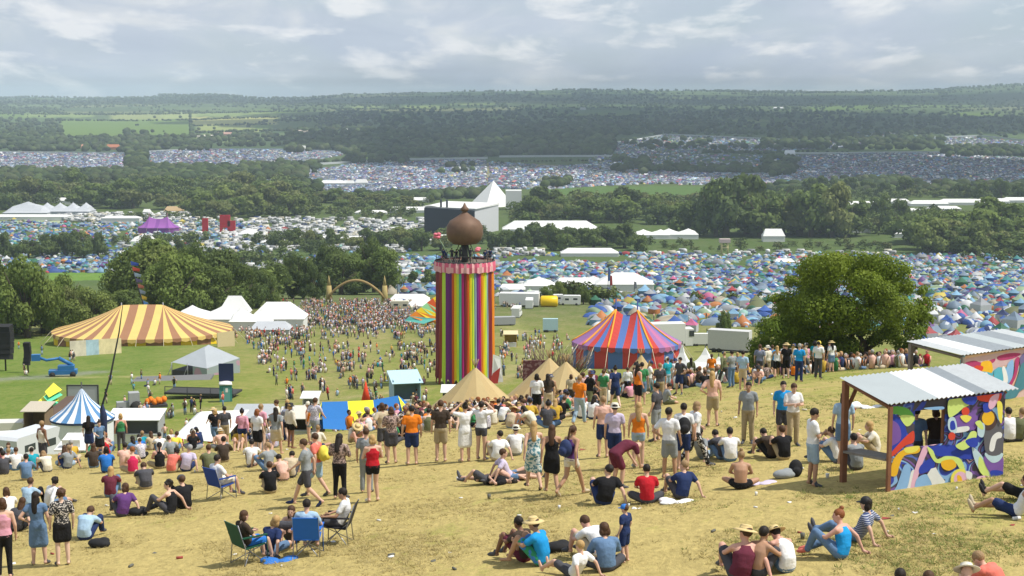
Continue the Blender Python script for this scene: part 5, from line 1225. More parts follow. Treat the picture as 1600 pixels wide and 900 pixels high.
# ---- folding camp chairs
tube_m = mat('chair_tube', (.35, .36, .38), metal=.7, rough=.4, var=0)
def camp_chair(x, y, turn, colname, c, label, sitter=None):
    p = at_p(x, y); rz = R(turn) - math.atan2(p.x, p.y); t = empty('camp_chair', p, rz, label=label, cat='camp chair', group='folding camp chairs on the grass')
    m = mat('chair_cloth_' + colname, c, var=.08, rough=.7)
    mb = MB(); mb.sheet((-.27, -.24, .40), (.27, -.24, .40), (.25, .24, .44), (-.25, .24, .44), .02); mb.obj('seat', [m], t)
    mb = MB(); mb.sheet((-.27, -.25, .42), (-.26, -.42, .92), (.26, -.42, .92), (.27, -.25, .42), .02); mb.obj('backrest', [m], t)
    for a, b in [((-.28, .26, .0), (.26, -.27, .5)), ((.28, .26, .0), (-.26, -.27, .5)), ((-.28, -.30, .0), (.24, .24, .44)), ((.28, -.30, .0), (-.24, .24, .44))]:
        mb = MB(); mb.tube([a, b], .011, 6); mb.obj('leg', [tube_m], t)
    for s in (-1, 1):
        mb = MB(); mb.tube([(s * .28, -.30, 0), (s * .27, -.26, .42), (s * .27, -.43, .93)], .012, 6); mb.obj('back_post', [tube_m], t)
        mb = MB(); mb.tube([(s * .28, .26, 0), (s * .28, .24, .62)], .011, 6); mb.box((s * .28, -.04, .635), (.06, .58, .025)); mb.obj('armrest', [m], t)
    return p, rz
for x, y, turn, cn, c, lab, who in [(347, 780, -50, 'navy', (.02, .06, .28), 'navy blue camp chair with its back to us, upper left', dict(top=W_, low='cream', label='man in white shirt sitting in the upper left camp chair', hair='dark')),
      (391, 880, -60, 'green', (.01, .07, .04), 'dark green camp chair nearest the bottom', dict(top='dark brown', low='royal blue', label='brown haired person in the dark green camp chair', hair='brown', hk='bob', scale=.92)),
      (482, 868, -8, 'blue', (.02, .13, .50), 'bright blue camp chair with its back to us', dict(top='light blue', low='charcoal', label='dark haired person in the bright blue camp chair', hair='dark')),
      (527, 850, 78, 'black', (.02, .02, .025), 'black camp chair turned to the left', dict(top=W_, low='charcoal', label='bearded man in white tee sitting in the black camp chair', hair='dark', skin='tanned'))]:
    p, rz = camp_chair(x, y, turn, cn, c, lab)
    person(p + V3((0, 0, .02)), rz, 'sit_chair', who.pop('top'), who.pop('low'), group='people in camp chairs', **who)
pp(457, 850, 165, 'sit_knees', 'charcoal', 'charcoal', 'woman in black dress and sunglasses facing us among the camp chairs', hair='brown', hk='long', lowk='dress', sleeve=-1, shoes=None)
pp(423, 868, -40, 'sit_lean', 'navy', 'denim', 'person in navy low among the camp chairs', hair='blonde', hk='bob')

# ---- bags and cloths lying about
bagm = mat('bag_cloth', src='obj', var=.15, scale=8, rough=.8, bump=.4, bscale=12)
def bag_mesh(kind):
    mb = MB(); r = random.Random(kind)
    if kind == 1: mb.ell((0, 0, .1), (.28, .17, .12), 14, 8); mb.ell((.1, .05, .16), (.14, .12, .08), 10, 6)
    elif kind == 2: mb.ell((0, 0, .2), (.17, .13, .22), 14, 10); mb.ell((0, -.13, .14), (.12, .06, .11), 10, 8)
    else:
        for i in range(6): mb.ell((r.uniform(-.25, .25), r.uniform(-.14, .14), .03), (r.uniform(.1, .2), r.uniform(.1, .16), r.uniform(.03, .07)), 10, 6)
    return remesh(mb, 'bag', .02, [bagm], 1)
for k, x, y, c, lab, nm, cat in [(1, 155, 855, K_, 'black bag lying alone on the grass at lower left', 'bag', 'bag'), (2, 1243, 745, K_, 'black rucksack on the grass left of the kiosk man', 'rucksack', 'rucksack'), (1, 1225, 748, 'grey', 'crumpled grey jacket beside the black rucksack', 'jacket', 'jacket'),
      (3, 1056, 786, W_, 'white cloth lying by the person in navy', 'cloth', 'cloth'), (3, 1187, 756, 'lilac', 'pale patterned blanket beside the bare backed woman', 'blanket', 'blanket'), (1, 872, 862, K_, 'black bag behind the straw hat man in blue', 'bag', 'bag'),
      (3, 1360, 637, W_, 'white blanket spread on the green slope left of the near kiosk roof', 'blanket', 'blanket'), (3, 436, 878, 'royal blue', 'blue blanket in front of the camp chairs', 'blanket', 'blanket'), (1, 215, 806, K_, 'black bag by the purple tee person', 'bag', 'bag'),
      (3, 995, 795, W_, 'scrap of white paper on the grass in the centre', 'paper', 'paper'), (1, 1335, 640, W_, 'small white bundle next to the spread blanket', 'bundle', 'bundle')]:
    p = at_p(x, y); o = link(nm, cached(('bag', k), bag_mesh, k), None, p + V3((0, 0, -.01)), rnd.uniform(-.5, .5), label=lab, cat=cat); o.color = (*CC[c], 1)
    if 'paper' == nm: o.scale = (.3, .3, .3)
# rucksacks worn on backs
def worn(x, y, turn, c, lab, z=1.22, back=-.2):
    p = at_p(x, y); a = R(turn) - math.atan2(p.x, p.y); d = V3((-math.sin(a), math.cos(a), 0)) * back
    t = empty('rucksack', p + d + V3((0, 0, z - .22)), a, label=lab, cat='rucksack', group='rucksacks worn on backs')
    o = link('sack', cached(('bag', 2), bag_mesh, 2), t); o.color = (*CC[c], 1)
    mb = MB()
    for s in (-1, 1): mb.tube([(s * .08, .1, .05), (s * .12, .14, .22), (s * .11, .20, .40), (s * .09, .34, .36)], .018, 6)
    o = mb.obj('strap', [bagm], t); o.color = (*CC[c], 1)
worn(1067, 736, 5, K_, 'dark rucksack on the back of a man in white tee')
worn(892, 776, -40, 'navy', 'blue rucksack on the woman in purple vest'); worn(496, 778, 60, 'yellow', 'yellow bag carried by the person in coral')
# ------------------------------------------------------------ the rest of the hillside crowd, one by one, then the far crowd
TOPS = ['white'] * 6 + ['black'] * 3 + ['navy', 'grey', 'charcoal', 'grey', 'light blue', 'red', 'olive', 'peach', 'beige', 'dark brown', 'lilac', 'cream', 'denim', 'pink', 'mustard', 'green', 'maroon', 'teal', 'coral', 'royal blue', 'orange', 'striped', 'checked', 'floral', 'patterned', 'red striped']
LOWS = ['navy', 'denim', 'charcoal', 'black', 'khaki', 'beige', 'grey', 'pale denim', 'olive']
HAIRS = [('dark', 'short'), ('brown', 'short'), ('brown', 'long'), ('dark', 'long'), ('blonde', 'long'), ('dark', 'bob'), ('blonde', 'bob'), ('ginger', 'bob'), ('fair', 'short'), ('brown', 'pony'), ('dark', 'bun'), ('grey', 'short')]
KW = {'stand': 'standing', 'akimbo': 'standing with a hand on the hip', 'folded': 'standing with arms folded', 'walk': 'walking', 'stride': 'walking', 'sit_knees': 'sitting with knees up', 'sit_cross': 'sitting cross-legged', 'sit_back': 'leaning back on both hands', 'sit_lean': 'leaning on one hand', 'sit_hunch': 'sitting hunched', 'arms_up': 'standing with raised arms'}
SITS = ['sit_knees', 'sit_cross', 'sit_back', 'sit_lean', 'sit_hunch', 'sit_knees', 'sit_cross']; STANDS = ['stand', 'akimbo', 'folded', 'walk', 'stride', 'stand']
placed = [(o.location.x, o.location.y) for o in bpy.data.objects if o.name.startswith('person') and o.parent is None]
CL = [  # x0, x1, D0, D1, count, share standing, turn range, where
    (0, 150, 53, 66, 9, .05, 30, 'in the left sitting row'), (150, 440, 56, 74, 24, .10, 40, 'behind the left sitting row'), (380, 500, 50, 62, 12, .1, 60, 'left of the blue and yellow tent'),
    (540, 680, 50, 68, 24, .0, 60, 'before the blue and yellow tent'), (690, 840, 52, 78, 34, .03, 60, 'before the sand coloured tipi'), (800, 930, 50, 76, 26, .05, 70, 'in the middle of the crowd'),
    (900, 1060, 56, 92, 34, .16, 80, 'below the red and blue big top'), (1060, 1170, 72, 92, 22, .12, 80, 'below the white pointed tents'), (1180, 1300, 74, 92, 20, .2, 60, 'at the foot of the dark tree'),
    (1310, 1435, 76, 94, 40, .25, 140, 'in the dense group right of the dark tree'), (1170, 1200, 66, 78, 3, 0, 60, 'on the green slope')]
def turnw(a): return 'seen from behind' if abs(a) < 45 else ('facing left' if a > 0 else 'facing right') if abs(a) < 135 else 'facing us'
for x0, x1, D0, D1, n, ps, tr, wherew in CL:
    tries = 0; k = 0
    while k < n and tries < n * 40:
        tries += 1; x = rnd.uniform(x0, x1); D = rnd.uniform(D0, D1); p = G(x, D)
        if any((p.x - a) ** 2 + ((p.y - b) * .8) ** 2 < .75 for a, b in placed): continue
        st = rnd.random() < ps; key = rnd.choice(STANDS if st else SITS); top = rnd.choice(TOPS); low = rnd.choice(LOWS); hr, hk = rnd.choice(HAIRS); a = rnd.gauss(0, tr * .55)
        if rnd.random() < .12: a += 180
        lk = rnd.choice(['shorts', 'trousers', 'shorts', 'hotpants'] + (['skirt'] if hk not in ('short',) else [])); hat = rnd.choice([None] * 7 + ['straw hat', 'cap', 'sun hat'])
        lab = f'person in {top} top and {low} {lk}' + (f' with a {hat}' if hat else f', {hr} hair') + f', {KW[key]} {wherew}'
        if len(lab.split()) > 16: lab = f'person in {top} and {low} {lk}' + (f', {hat}' if hat else f', {hr} hair') + f', {KW[key]} {wherew}'
        if len(lab.split()) > 16 or lab in USED: continue
        tp_ = {'striped': 'stripe', 'checked': 'check', 'floral': 'floral', 'red striped': 'band', 'patterned': 'mono'}.get(top)
        pb_ = person(p, R(a) - math.atan2(p.x, p.y), key, top, low, hair=hr, hk=hk, hat=hat, hatc=rnd.choice(['cream', 'navy', 'black']) if hat and hat != 'straw hat' else None, skin=rnd.choice(['fair', 'pink', 'tanned', 'pale', 'fair', 'brown']), sleeve=rnd.choice([.6, .6, .5, -1, 2]),
               lowk=lk, label=lab, group='people ' + wherew, scale=rnd.uniform(.93, 1.05), near=False, toppat=tp_)
        placed.append((p.x, p.y)); k += 1
        if rnd.random() < .5: pb_.scale.x *= -1
print('people', len(placed))

def fig(sit, r):
    mb = MB(); z = 0 if not sit else -.72
    if not sit:
        for s in (-1, 1): mb.tube([(s * .09, r.uniform(-.12, .12), 0), (s * .08, 0, .85)], [.06, .09], 5, 1)
    else: mb.tube([(0, .05, .1), (0, .5, .12)], [.16, .09], 5, 1)
    mb.tube([(0, 0, .8 + z), (0, .0, 1.1 + z), (0, 0, 1.35 + z), (0, 0, 1.47 + z)], [.16, .15, .20, .08], 6, 0)
    for s in (-1, 1): mb.tube([(s * .22, 0, 1.38 + z), (s * .27, .06, 1.1 + z), (s * .24, .16, .9 + z)], [.055, .045, .035], 4, 2)
    mb.ell((0, .01, 1.61 + z), (.10, .11, .13), 6, 5, 2); mb.ell((0, -.02, 1.65 + z), (.11, .12, .12), 6, 4, 3); return mb
FT = [template(fig(i > 2, random.Random(i))) for i in range(5)]
r = np.random.default_rng(78); xs, ds = [], []
for x0, x1, D0, D1, n in [(400, 680, 320, 440, 800), (470, 650, 350, 445, 900), (380, 480, 285, 330, 110), (400, 690, 225, 300, 230), (420, 700, 180, 235, 110), (560, 700, 330, 400, 260), (390, 480, 325, 385, 150), (450, 670, 130, 180, 45), (780, 900, 200, 330, 150), (760, 870, 400, 470, 60),
        (330, 400, 320, 345, 60), (220, 340, 318, 335, 45), (200, 460, 128, 150, 30), (900, 1060, 80, 104, 110), (1060, 1170, 80, 98, 60), (690, 900, 72, 90, 90), (1300, 1440, 80, 98, 110), (540, 690, 68, 84, 30), (150, 380, 150, 220, 40),  (0, 160, 220, 300, 14), (1180, 1440, 97, 104, 30), (880, 1100, 480, 520, 40), (320, 460, 1090, 1150, 120), (1020, 1160, 330, 400, 40), (100, 300, 840, 880, 60)]:
    u = r.uniform(x0, x1, n); D = np.sqrt(r.uniform(D0 ** 2, D1 ** 2, n))
    # people bunch up
    kk = r.random(n) < .55; m_ = max(n // 9, 2); cu, cd = r.uniform(x0, x1, m_), r.uniform(D0, D1, m_); j = r.integers(0, m_, n)
    u = np.where(kk, cu[j] + r.normal(size=n) * 900 / D, u); D = np.where(kk, cd[j] + r.normal(size=n) * 1.3, D)
    xs.append((u - CX) / F * D); ds.append(D)
X, D = np.concatenate(xs), np.concatenate(ds); N = len(X); rt = r.uniform(0, 6.28, N); u = CX + F * X / D
ok = ~((u > 676) & (u < 780) & (D > 192) & (D < 210)) & ~((u > 890) & (u < 1075) & (D > 222) & (D < 250)); X, D, rt = X[ok], D[ok], rt[ok]; N = len(X)
tc_ = np.array([CC[c] for c in TOPS[:-5] + ['white', 'peach', 'charcoal', 'black', 'denim', 'beige']]); lc_ = np.array([CC[c] for c in LOWS]); sk = np.array(list(SKIN.values())); hc = np.array(list(HC.values()))
cols = np.stack([tc_[r.integers(0, len(tc_), N)], lc_[r.integers(0, len(lc_), N)], sk[r.integers(0, len(sk), N)], hc[r.integers(0, len(hc), N)]], 1)
link('crowd', scatter('crowd', FT, np.where(D < 106, r.integers(3, 5, N), r.choice(5, N, p=[.25, .25, .22, .14, .14])), np.stack([X, D, ground(X, D)], 1), r.uniform(.92, 1.06, N), rt, cols, mat('crowd_clothes', src='attr', var=.08, scale=3)), kind='stuff', label='dense festival crowd spread over the field toward the arch', cat='crowd')
# ------------------------------------------------------------ the striped tower
def Hm(x, y, D):
    """height above the ground of photograph row y in column x at D metres"""
    return P(x, y, D).z - G(x, D).z
TWD = 200; tp = G(727, TWD); TW_ = empty('ribbon_tower', tp, label='tall round tower hung with rainbow ribbons under a copper onion', cat='tower')
RB = {'maroon': (.20, .02, .03), 'brown': (.30, .05, .02), 'lime': (.52, .72, .06), 'teal': (.10, .42, .36), 'purple': (.17, .02, .20), 'plum': (.11, .02, .14), 'red orange': (.62, .09, .01), 'orange': (.72, .22, .01), 'yellow': (.78, .55, .01), 'magenta': (.42, .01, .17), 'mint': (.30, .62, .30), 'grey blue': (.25, .33, .42)}
RBK = list(RB); RBM = [mat('ribbon_' + k.replace(' ', '_'), RB[k], var=.05, scale=1.5, rough=.45, spec=.3, trans=.08) for k in RBK]
seqv = ['orange', 'maroon', 'maroon', 'brown', 'lime', 'grey blue', 'purple', 'plum', 'red orange', 'orange', 'yellow', 'lime', 'teal', 'magenta', 'magenta', 'red orange', 'orange', 'yellow', 'mint', 'grey blue', 'purple', 'magenta', 'orange', 'red orange', 'yellow', 'lime', 'purple', 'maroon', 'orange', 'orange']
TB = [(.07, 'maroon'), (.12, 'brown'), (.165, 'lime'), (.19, 'grey blue'), (.235, 'purple'), (.27, 'plum'), (.31, 'red orange'), (.345, 'orange'), (.38, 'yellow'), (.415, 'lime'), (.445, 'teal'), (.50, 'magenta'), (.535, 'maroon'), (.57, 'red orange'),
      (.605, 'orange'), (.645, 'yellow'), (.69, 'lime'), (.715, 'grey blue'), (.755, 'purple'), (.79, 'magenta'), (.825, 'orange'), (.855, 'yellow'), (.895, 'lime'), (.92, 'grey blue'), (.965, 'maroon'), (1.01, 'orange')]
nS = 72; seq52 = []
for k in range(nS):
    f_ = (1 - math.cos(2 * math.pi * (k + .5) / nS)) / 2; seq52.append(next(c for e, c in TB if f_ < e))
zt, zb, Rr = Hm(727, 420, TWD), .5, 3.78
mb = MB(); lev = [zb, 3, 6, 9, 12, zt]; vs = []
for li, z in enumerate(lev):
    for k in range(nS * 2):
        a = math.pi + 2 * math.pi * k / (nS * 2); rr = Rr * (1 + .009 * (1 if k % 2 else -1) + .006 * math.sin(k * 2.3 + z * .8)) * (1.03 - .03 * z / zt) + (.06 * math.sin(k * 1.7) if li == 0 else 0)
        vs.append((rr * math.cos(a), rr * math.sin(a), z + (.5 * math.sin(k * .9) if li == 0 else 0)))
m2 = nS * 2
mb.v = vs
for i in range(len(lev) - 1):
    for k in range(m2):
        mb.f.append((i * m2 + k, i * m2 + (k + 1) % m2, (i + 1) * m2 + (k + 1) % m2, (i + 1) * m2 + k)); mb.m.append(RBK.index(seq52[(k // 2) % nS])); mb.sm.append(False)
mb.obj('ribbon_skirt', RBM, TW_)
pk = mat('pink_frill', (.62, .12, .20), var=.1); pk2 = mat('pale_pink_frill', (.72, .38, .40), var=.1); dkst = mat('dark_steel', (.05, .05, .055), rough=.6)
zv = Hm(727, 407, TWD); mb = MB(); n = 72; vs = []
for z, r0 in ((zv, Rr + .15), ((zv + zt) / 2, Rr + .22), (zt - .15, Rr + .2)):
    for k in range(n): a = 2 * math.pi * k / n; q = r0 + (.07 if k % 2 else -.04); vs.append((q * math.cos(a), q * math.sin(a), z - (.12 if (k % 4 == 0 and z < zt) else 0)))
mb.v = vs
for i in range(2):
    for k in range(n): mb.f.append(((i + 1) * n + k, (i + 1) * n + (k + 1) % n, i * n + (k + 1) % n, i * n + k)); mb.m.append(1 if (k // 1) % 3 == 0 or i == 1 and k % 2 else 0); mb.sm.append(False)
mb.obj('valance', [pk, pk2], TW_)
mb = MB(); mb.lathe([(Rr + .1, zv - .35), (Rr + .1, zv - .2)], seg=36); mb.obj('deck', [mat('deck_boards', (.16, .13, .10))], TW_)
mb = MB(); mb.tube([(math.cos(a) * (Rr + .1), math.sin(a) * (Rr + .1), zv + .02) for a in [2 * math.pi * k / 36 for k in range(37)]], .09, 6, cap=False); mb.obj('rim', [dkst], TW_)
for k in range(10):
    a = 2 * math.pi * k / 10; mb = MB(); mb.tube([(math.cos(a) * Rr, math.sin(a) * Rr, zv - .2), (math.cos(a) * Rr * .98, math.sin(a) * Rr * .98, zv + .9)], .05, 5); mb.obj('rail_post', [dkst], TW_)
mb = MB(); mb.tube([(math.cos(a) * Rr * .98, math.sin(a) * Rr * .98, zv + .85) for a in [2 * math.pi * k / 36 for k in range(37)]], .035, 5, cap=False); mb.obj('handrail', [dkst], TW_)
cop = mat('copper_onion', (.15, .088, .058), rough=.6, metal=.15, var=.25, scale=1.2)
z0 = Hm(727, 382, TWD); z1 = Hm(727, 317, TWD); h = z1 - z0
mb = MB(); mb.lathe([(.9, 0), (1.6, .02 * h), (2.2, .12 * h), (2.42, .28 * h), (2.36, .44 * h), (1.95, .57 * h), (1.1, .67 * h), (.42, .76 * h), (.25, .79 * h), (.52, .82 * h), (.56, .86 * h), (.28, .91 * h), (.06, 1.0 * h)], (0, 0, z0), 16, smooth=True); mb.obj('onion_dome', [cop], TW_)
mb = MB(); mb.tube([(0, 0, zv - .3), (0, 0, z0 + .1)], [.5, .35], 10)
for k in range(6): a = k * 1.047; mb.tube([(1.6 * math.cos(a), 1.6 * math.sin(a), zv - .25), (.7 * math.cos(a), .7 * math.sin(a), z0 + .15)], .06, 5)
mb.obj('dome_support', [dkst], TW_)
fl = mat('lamp_flower', (.70, .18, .24), var=.15)
for x, y, dy, b0 in [(683, 368, -1.5, (-1.6, -2.2)), (747, 391, -3.0, (.2, -2.6))]:
    q = P(x, y, TWD + dy) - tp; mb = MB(); mb.tube([(b0[0], b0[1], zv - .2), ((b0[0] + q.x) / 2, (b0[1] + q.y) / 2, (zv + q.z) / 2 + .15), q], .045, 5)
    o = mb.obj('flower_stem', [mat('stem_green', (.25, .35, .22))], TW_)
    mb = MB(); r = random.Random(int(x))
    for i in range(9): d = V3((r.gauss(0, 1), r.gauss(0, 1), r.gauss(0, 1))).normalized() * .3; mb.ell(q + d, (.28, .28, .2), 7, 5)
    mb.obj('flower', [fl], o)
for i, (x, d) in enumerate([(693, .6), (697, -1), (706, 1.2), (713, -.5), (735, 1.4), (758, -1.2), (762, 1.0), (766, .2), (719, 2.2), (725, 2.4)]):
    q = P(x, 408, TWD + d); q.z = tp.z + zv - .2
    person(q, rnd.uniform(-.6, .6), rnd.choice(['stand', 'folded', 'akimbo']), rnd.choice(['black', 'charcoal', 'grey', 'navy']), 'charcoal', hair='dark', near=False, group='people on the tower deck', label=f'dark figure on the tower deck, {ORD[[0, 1, 2, 3, 6, 7, 8, 9, 4, 5][i]]} from the left')
mb = MB(); mb.sheet((0, 0, 0), (1.5, 0, 0), (1.2, .3, 3.2), (.2, 0, 3.6), .05); mb.obj('white_banner', [wh], None, P(768, 597, 195), label='white cloth banner flapping at the right foot of the tower', cat='banner')
mb = MB(); mb.sheet((0, 0, 0), (1.0, 0, -.4), (1.4, 0, 2.0), (.4, 0, 1.2), .05); mb.obj('red_banner', [red], None, P(765, 598, 194), label='red cloth banner under the white one at the tower foot', cat='banner')

# ------------------------------------------------------------ pointed sand coloured tipis and small pagodas
def tipi(x, y, D, wpx, label, c=(.50, .38, .19), rz=.3, seam=(.42, .31, .15)):
    p = G(x, D); h = Hm(x, y, D); w = wpx / ppm(D) / 2; t = empty('tipi', p, rz, label=label, cat='tipi', group='sand coloured tipis')
    mb = MB(); prof = [(w, -.3), (w * .82, h * .16), (w * .45, h * .52), (w * .12, h * .86), (.07, h * .97)]
    mb.lathe(prof, seg=14, smooth=False, cap=False, mats=[0, 1]); mb.obj('canvas', [mat('tipi_canvas', c, var=.12, scale=1.2, trans=.1), mat('tipi_seam', seam, var=.1)], t)
    for k in range(6): a = k * 1.047; mb = MB(); mb.tube([(-.1 * math.cos(a), -.1 * math.sin(a), h * .9), (.28 * math.cos(a), .28 * math.sin(a), h * 1.13)], .03, 5); mb.obj('pole', [mat('pole_wood', (.3, .2, .1))], t)
tipi(743, 572, 116, 190, 'wide sand coloured tipi in front of the ribbon tower')
tipi(858, 557, 120, 180, 'left one of the two joined sand coloured tipis'); tipi(884, 563, 115, 170, 'right one of the two joined sand coloured tipis', rz=.8)
tipi(1001, 553, 112, 110, 'small sand coloured tipi in front of the red and blue big top')
def pagoda(x, y, D, wpx, eave, label):
    p = G(x, D); h = Hm(x, y, D); e = Hm(x, eave, D); w = wpx / ppm(D) / 2; t = empty('pagoda_tent', p, .5, label=label, cat='pagoda tent', group='white pointed pagoda tents')
    mb = MB(); mb.lathe([(w * 1.3, e), (w * .72, e + (h - e) * .28), (w * .3, e + (h - e) * .62), (.05, h)], seg=4, smooth=False, cap=False); mb.obj('roof', [wh], t)
    mb = MB(); mb.lathe([(w * 1.22, -.2), (w * 1.24, e)], seg=4, smooth=False, cap=False); mb.obj('wall', [wh], t)
    mb = MB(); mb.tube([(0, 0, 0), (0, 0, h + .3)], .05, 5); mb.obj('pole', [dkst], t)
pagoda(1065, 538, 150, 34, 572, 'tall narrow white pointed tent right of the big top'); pagoda(1101, 543, 148, 54, 572, 'wider white pointed tent further right of the big top'); pagoda(1122, 557, 140, 46, 574, 'low white pointed tent next to the dark tree')
marquee(1100, 128, 90, 36, 'low pale pink awning below the white pointed tents', .5, m=mat('blush_canvas', (.60, .52, .46)))

# ------------------------------------------------------------ blue and yellow tent, blue and white bell tent
byt = empty('party_tent', G(575, 116), label='blue and yellow panelled ridge tent behind the sitting crowd', cat='tent')
pt0 = G(575, 116)
def q_(x, y, D): return P(x, y, D) - pt0
by = [mat('tent_blue', (.03, .17, .47), var=.06, trans=.1), mat('tent_yellow', (.78, .74, .04), var=.06, trans=.1)]
mb = MB(); top = [(503, 628), (543, 627), (583, 625), (622, 618)]; bot = [(505, 670), (548, 672), (590, 670), (636, 664)]
rb = [0, 1, 0]
for i in range(3):
    a, b = q_(*top[i], 118), q_(*top[i + 1], 118); c, d = q_(*bot[i + 1], 113.5), q_(*bot[i], 113.5); sgn = .25
    m1, m2_ = (a + d) / 2 + V3((0, 0, -sgn)), (b + c) / 2 + V3((0, 0, -sgn)); mb.add([a, b, m2_, m1], [(0, 1, 2, 3)], rb[i]); mb.add([m1, m2_, c, d], [(0, 1, 2, 3)], rb[i])
    c2, d2 = V3((b.x, b.y + 4.5, c.z)), V3((a.x, a.y + 4.5, d.z)); mb.add([a, b, c2, d2], [(3, 2, 1, 0)], rb[i])
mb.obj('roof', by, byt)
for side, pts in [('l', [(503, 628), (478, 664), (485, 668), (497, 672), (505, 670)]), ('r', [(622, 618), (636, 664), (655, 660), (668, 652)])]:
    mb = MB(); a = q_(*pts[0], 118); rest = [q_(x, y, 113.5 + i * .9) for i, (x, y) in enumerate(pts[1:])]
    for i in range(len(rest) - 1): mb.add([a, rest[i], rest[i + 1]], [(0, 1, 2)], (1, 0, 1)[i % 3] if side == 'r' else (0, 1, 0)[i % 3])
    mb.obj('end_panel', by, byt)
bw = empty('bell_tent', G(131, 140), .0, label='blue and white striped round tent with pointed roof at the left', cat='tent')
hb_ = Hm(131, 607, 140); he = Hm(131, 652, 140); wr_ = 50 / ppm(140)
bwm = [mat('bell_white', (.74, .75, .78), var=.05, trans=.1), mat('bell_blue', (.10, .24, .45), var=.06, trans=.1)]
mb = MB(); mb.lathe([(wr_, he), (wr_ * .62, he + (hb_ - he) * .28), (wr_ * .30, he + (hb_ - he) * .60), (wr_ * .08, he + (hb_ - he) * .92), (.05, hb_)], seg=28, smooth=False, cap=False, mats=[0, 1]); mb.obj('roof', bwm, bw)
mb = MB(); mb.lathe([(wr_ * .93, -.4), (wr_ * .96, he)], seg=28, smooth=False, cap=False); mb.obj('wall', [bwm[0]], bw)
mb = MB(); mb.lathe([(wr_ * 1.01, he - .18), (wr_ * 1.01, he + .02)], seg=28, cap=False, smooth=False); mb.obj('trim', [mat('navy_trim', (.03, .05, .12))], bw)
mb = MB(); mb.tube([(0, 0, 0), (0, 0, hb_ + .6)], .07, 5); mb.obj('pole', [dkst], bw)
mb = MB(); p0 = G(163, 90)
mb.tube([V3((0, 0, -.5)), P(158, 640, 90.5) - p0, P(172, 590, 91) - p0, P(186, 520, 92) - p0, P(192, 475, 93) - p0], [.09, .08, .06, .045, .02], 7); ap = mb.obj('tall_pole', [mat('black_pole', (.02, .02, .022))], None, p0, label='tall thin black pole leaning right in front of the big top', cat='pole')
mb = MB(); mb.tube([V3((0, 0, 0)), P(162, 650, 90) - p0, P(161, 632, 90) - p0], [.2, .22, .03], 7); mb.obj('furled_flag', [mat('navy_cloth', (.02, .03, .08))], ap)

# ------------------------------------------------------------ stalls, vehicles and small stages on the slope
def boxp(mb, x0, x1, y0, y1, z0, z1, mi=0): mb.box(((x0 + x1) / 2, (y0 + y1) / 2, (z0 + z1) / 2), (x1 - x0, y1 - y0, z1 - z0), mi=mi)
wood = mat('stall_wood', (.20, .14, .09), var=.25, scale=3); paintw = mat('white_paint', (.70, .70, .68), var=.06, rough=.5); greyp = mat('grey_panel', (.33, .34, .35), var=.1); metal = mat('roof_metal', (.45, .47, .48), metal=.3, rough=.45, var=.15)
def stall(x, D, wpx, topy, label, depth=3.0, wallm=wood, roofm=metal, rz=0.0, slope=.35, open_front=True, name='market_stall', cat='stall', group=None):
    p = G(x, D); w = wpx / ppm(D); h = Hm(x, topy, D); t = empty(name, p, rz, label=label, cat=cat, group=group)
    mb = MB(); boxp(mb, -w / 2, w / 2, depth / 2 - .08, depth / 2, -.4, h - .3); mb.obj('back_wall', [wallm], t)
    for s in (-1, 1): mb = MB(); mb.box((s * (w / 2 - .05), 0, (h - .5) / 2 - .1), (.08, depth - .2, h - .5)); mb.obj('side_wall', [wallm], t)
    mb = MB(); mb.sheet((-w / 2 - .2, -depth / 2 - .3, h - slope), (w / 2 + .2, -depth / 2 - .3, h - slope), (w / 2 + .2, depth / 2 + .2, h), (-w / 2 - .2, depth / 2 + .2, h), .07); mb.obj('roof', [roofm], t)
    mb = MB(); mb.box((0, -depth / 2 + .15, .95), (w - .25, .35, .08)); boxp(mb, -w / 2 + .12, w / 2 - .12, -depth / 2 + .05, -depth / 2 + .12, 0, .9); mb.obj('counter', [paintw if open_front else wallm], t)
    return t
stall(398, 112, 58, 638, 'wooden stall with grey sheet roof left of the blue and yellow tent')
stall(214, 150, 80, 643, 'flat white roofed stall right of the blue and white bell tent', roofm=paintw, slope=.5, wallm=greyp)
stall(62, 150, 34, 632, 'small brown open hut left of the blue and white bell tent', wallm=wood, roofm=mat('beige_roof', (.45, .40, .32)))
stall(120, 78, 36, 684, 'small white topped green stall in front of the bell tent', wallm=mat('green_board', (.02, .25, .14)), roofm=paintw, depth=2)
stall(475, 118, 60, 640, 'low pale counter tent left of the blue and yellow tent', roofm=mat('pale_roof', (.55, .52, .46)), wallm=wood)
stall(633, 168, 44, 582, 'pale blue roofed trailer bar before the tower', roofm=mat('sky_panel', (.40, .56, .62)), wallm=mat('sky_wall', (.33, .48, .55)), rz=.25, slope=.9)
stall(486, 165, 24, 614, 'small white drinks stall in the field', roofm=paintw, wallm=paintw, depth=2)
stall(798, 300, 20, 518, 'small yellow kiosk trailer right of the tower', roofm=mat('cream_roof', (.6, .5, .3)), wallm=mat('yellow_board', (.7, .5, .08)), depth=2.4)
stall(707, 150, 30, 604, 'dark booth with white frame at the left foot of the tower', roofm=paintw, wallm=mat('dark_board', (.05, .05, .05)), depth=2)
# dark brown pitched canopy beside the bell tent
p = G(97, 150); t = empty('canopy', p, label='dark brown sloping canopy beside the bell tent', cat='canopy'); mb = MB(); mb.add([P(62, 652, 156) - p, P(112, 653, 156) - p, P(128, 618, 160) - p, P(104, 619, 161) - p], [(0, 1, 2, 3)]); mb.add([P(62, 654, 156) - p, P(112, 655, 156) - p, P(128, 620, 160) - p, P(104, 621, 161) - p], [(3, 2, 1, 0)]); mb.obj('roof', [mat('brown_roof', (.12, .08, .06))], t)
for x in (66, 110): mb = MB(); a = P(x, 652, 156.4) - p; mb.tube([(a.x, a.y, -.8), a], .07, 6); mb.obj('post', [wood], t)
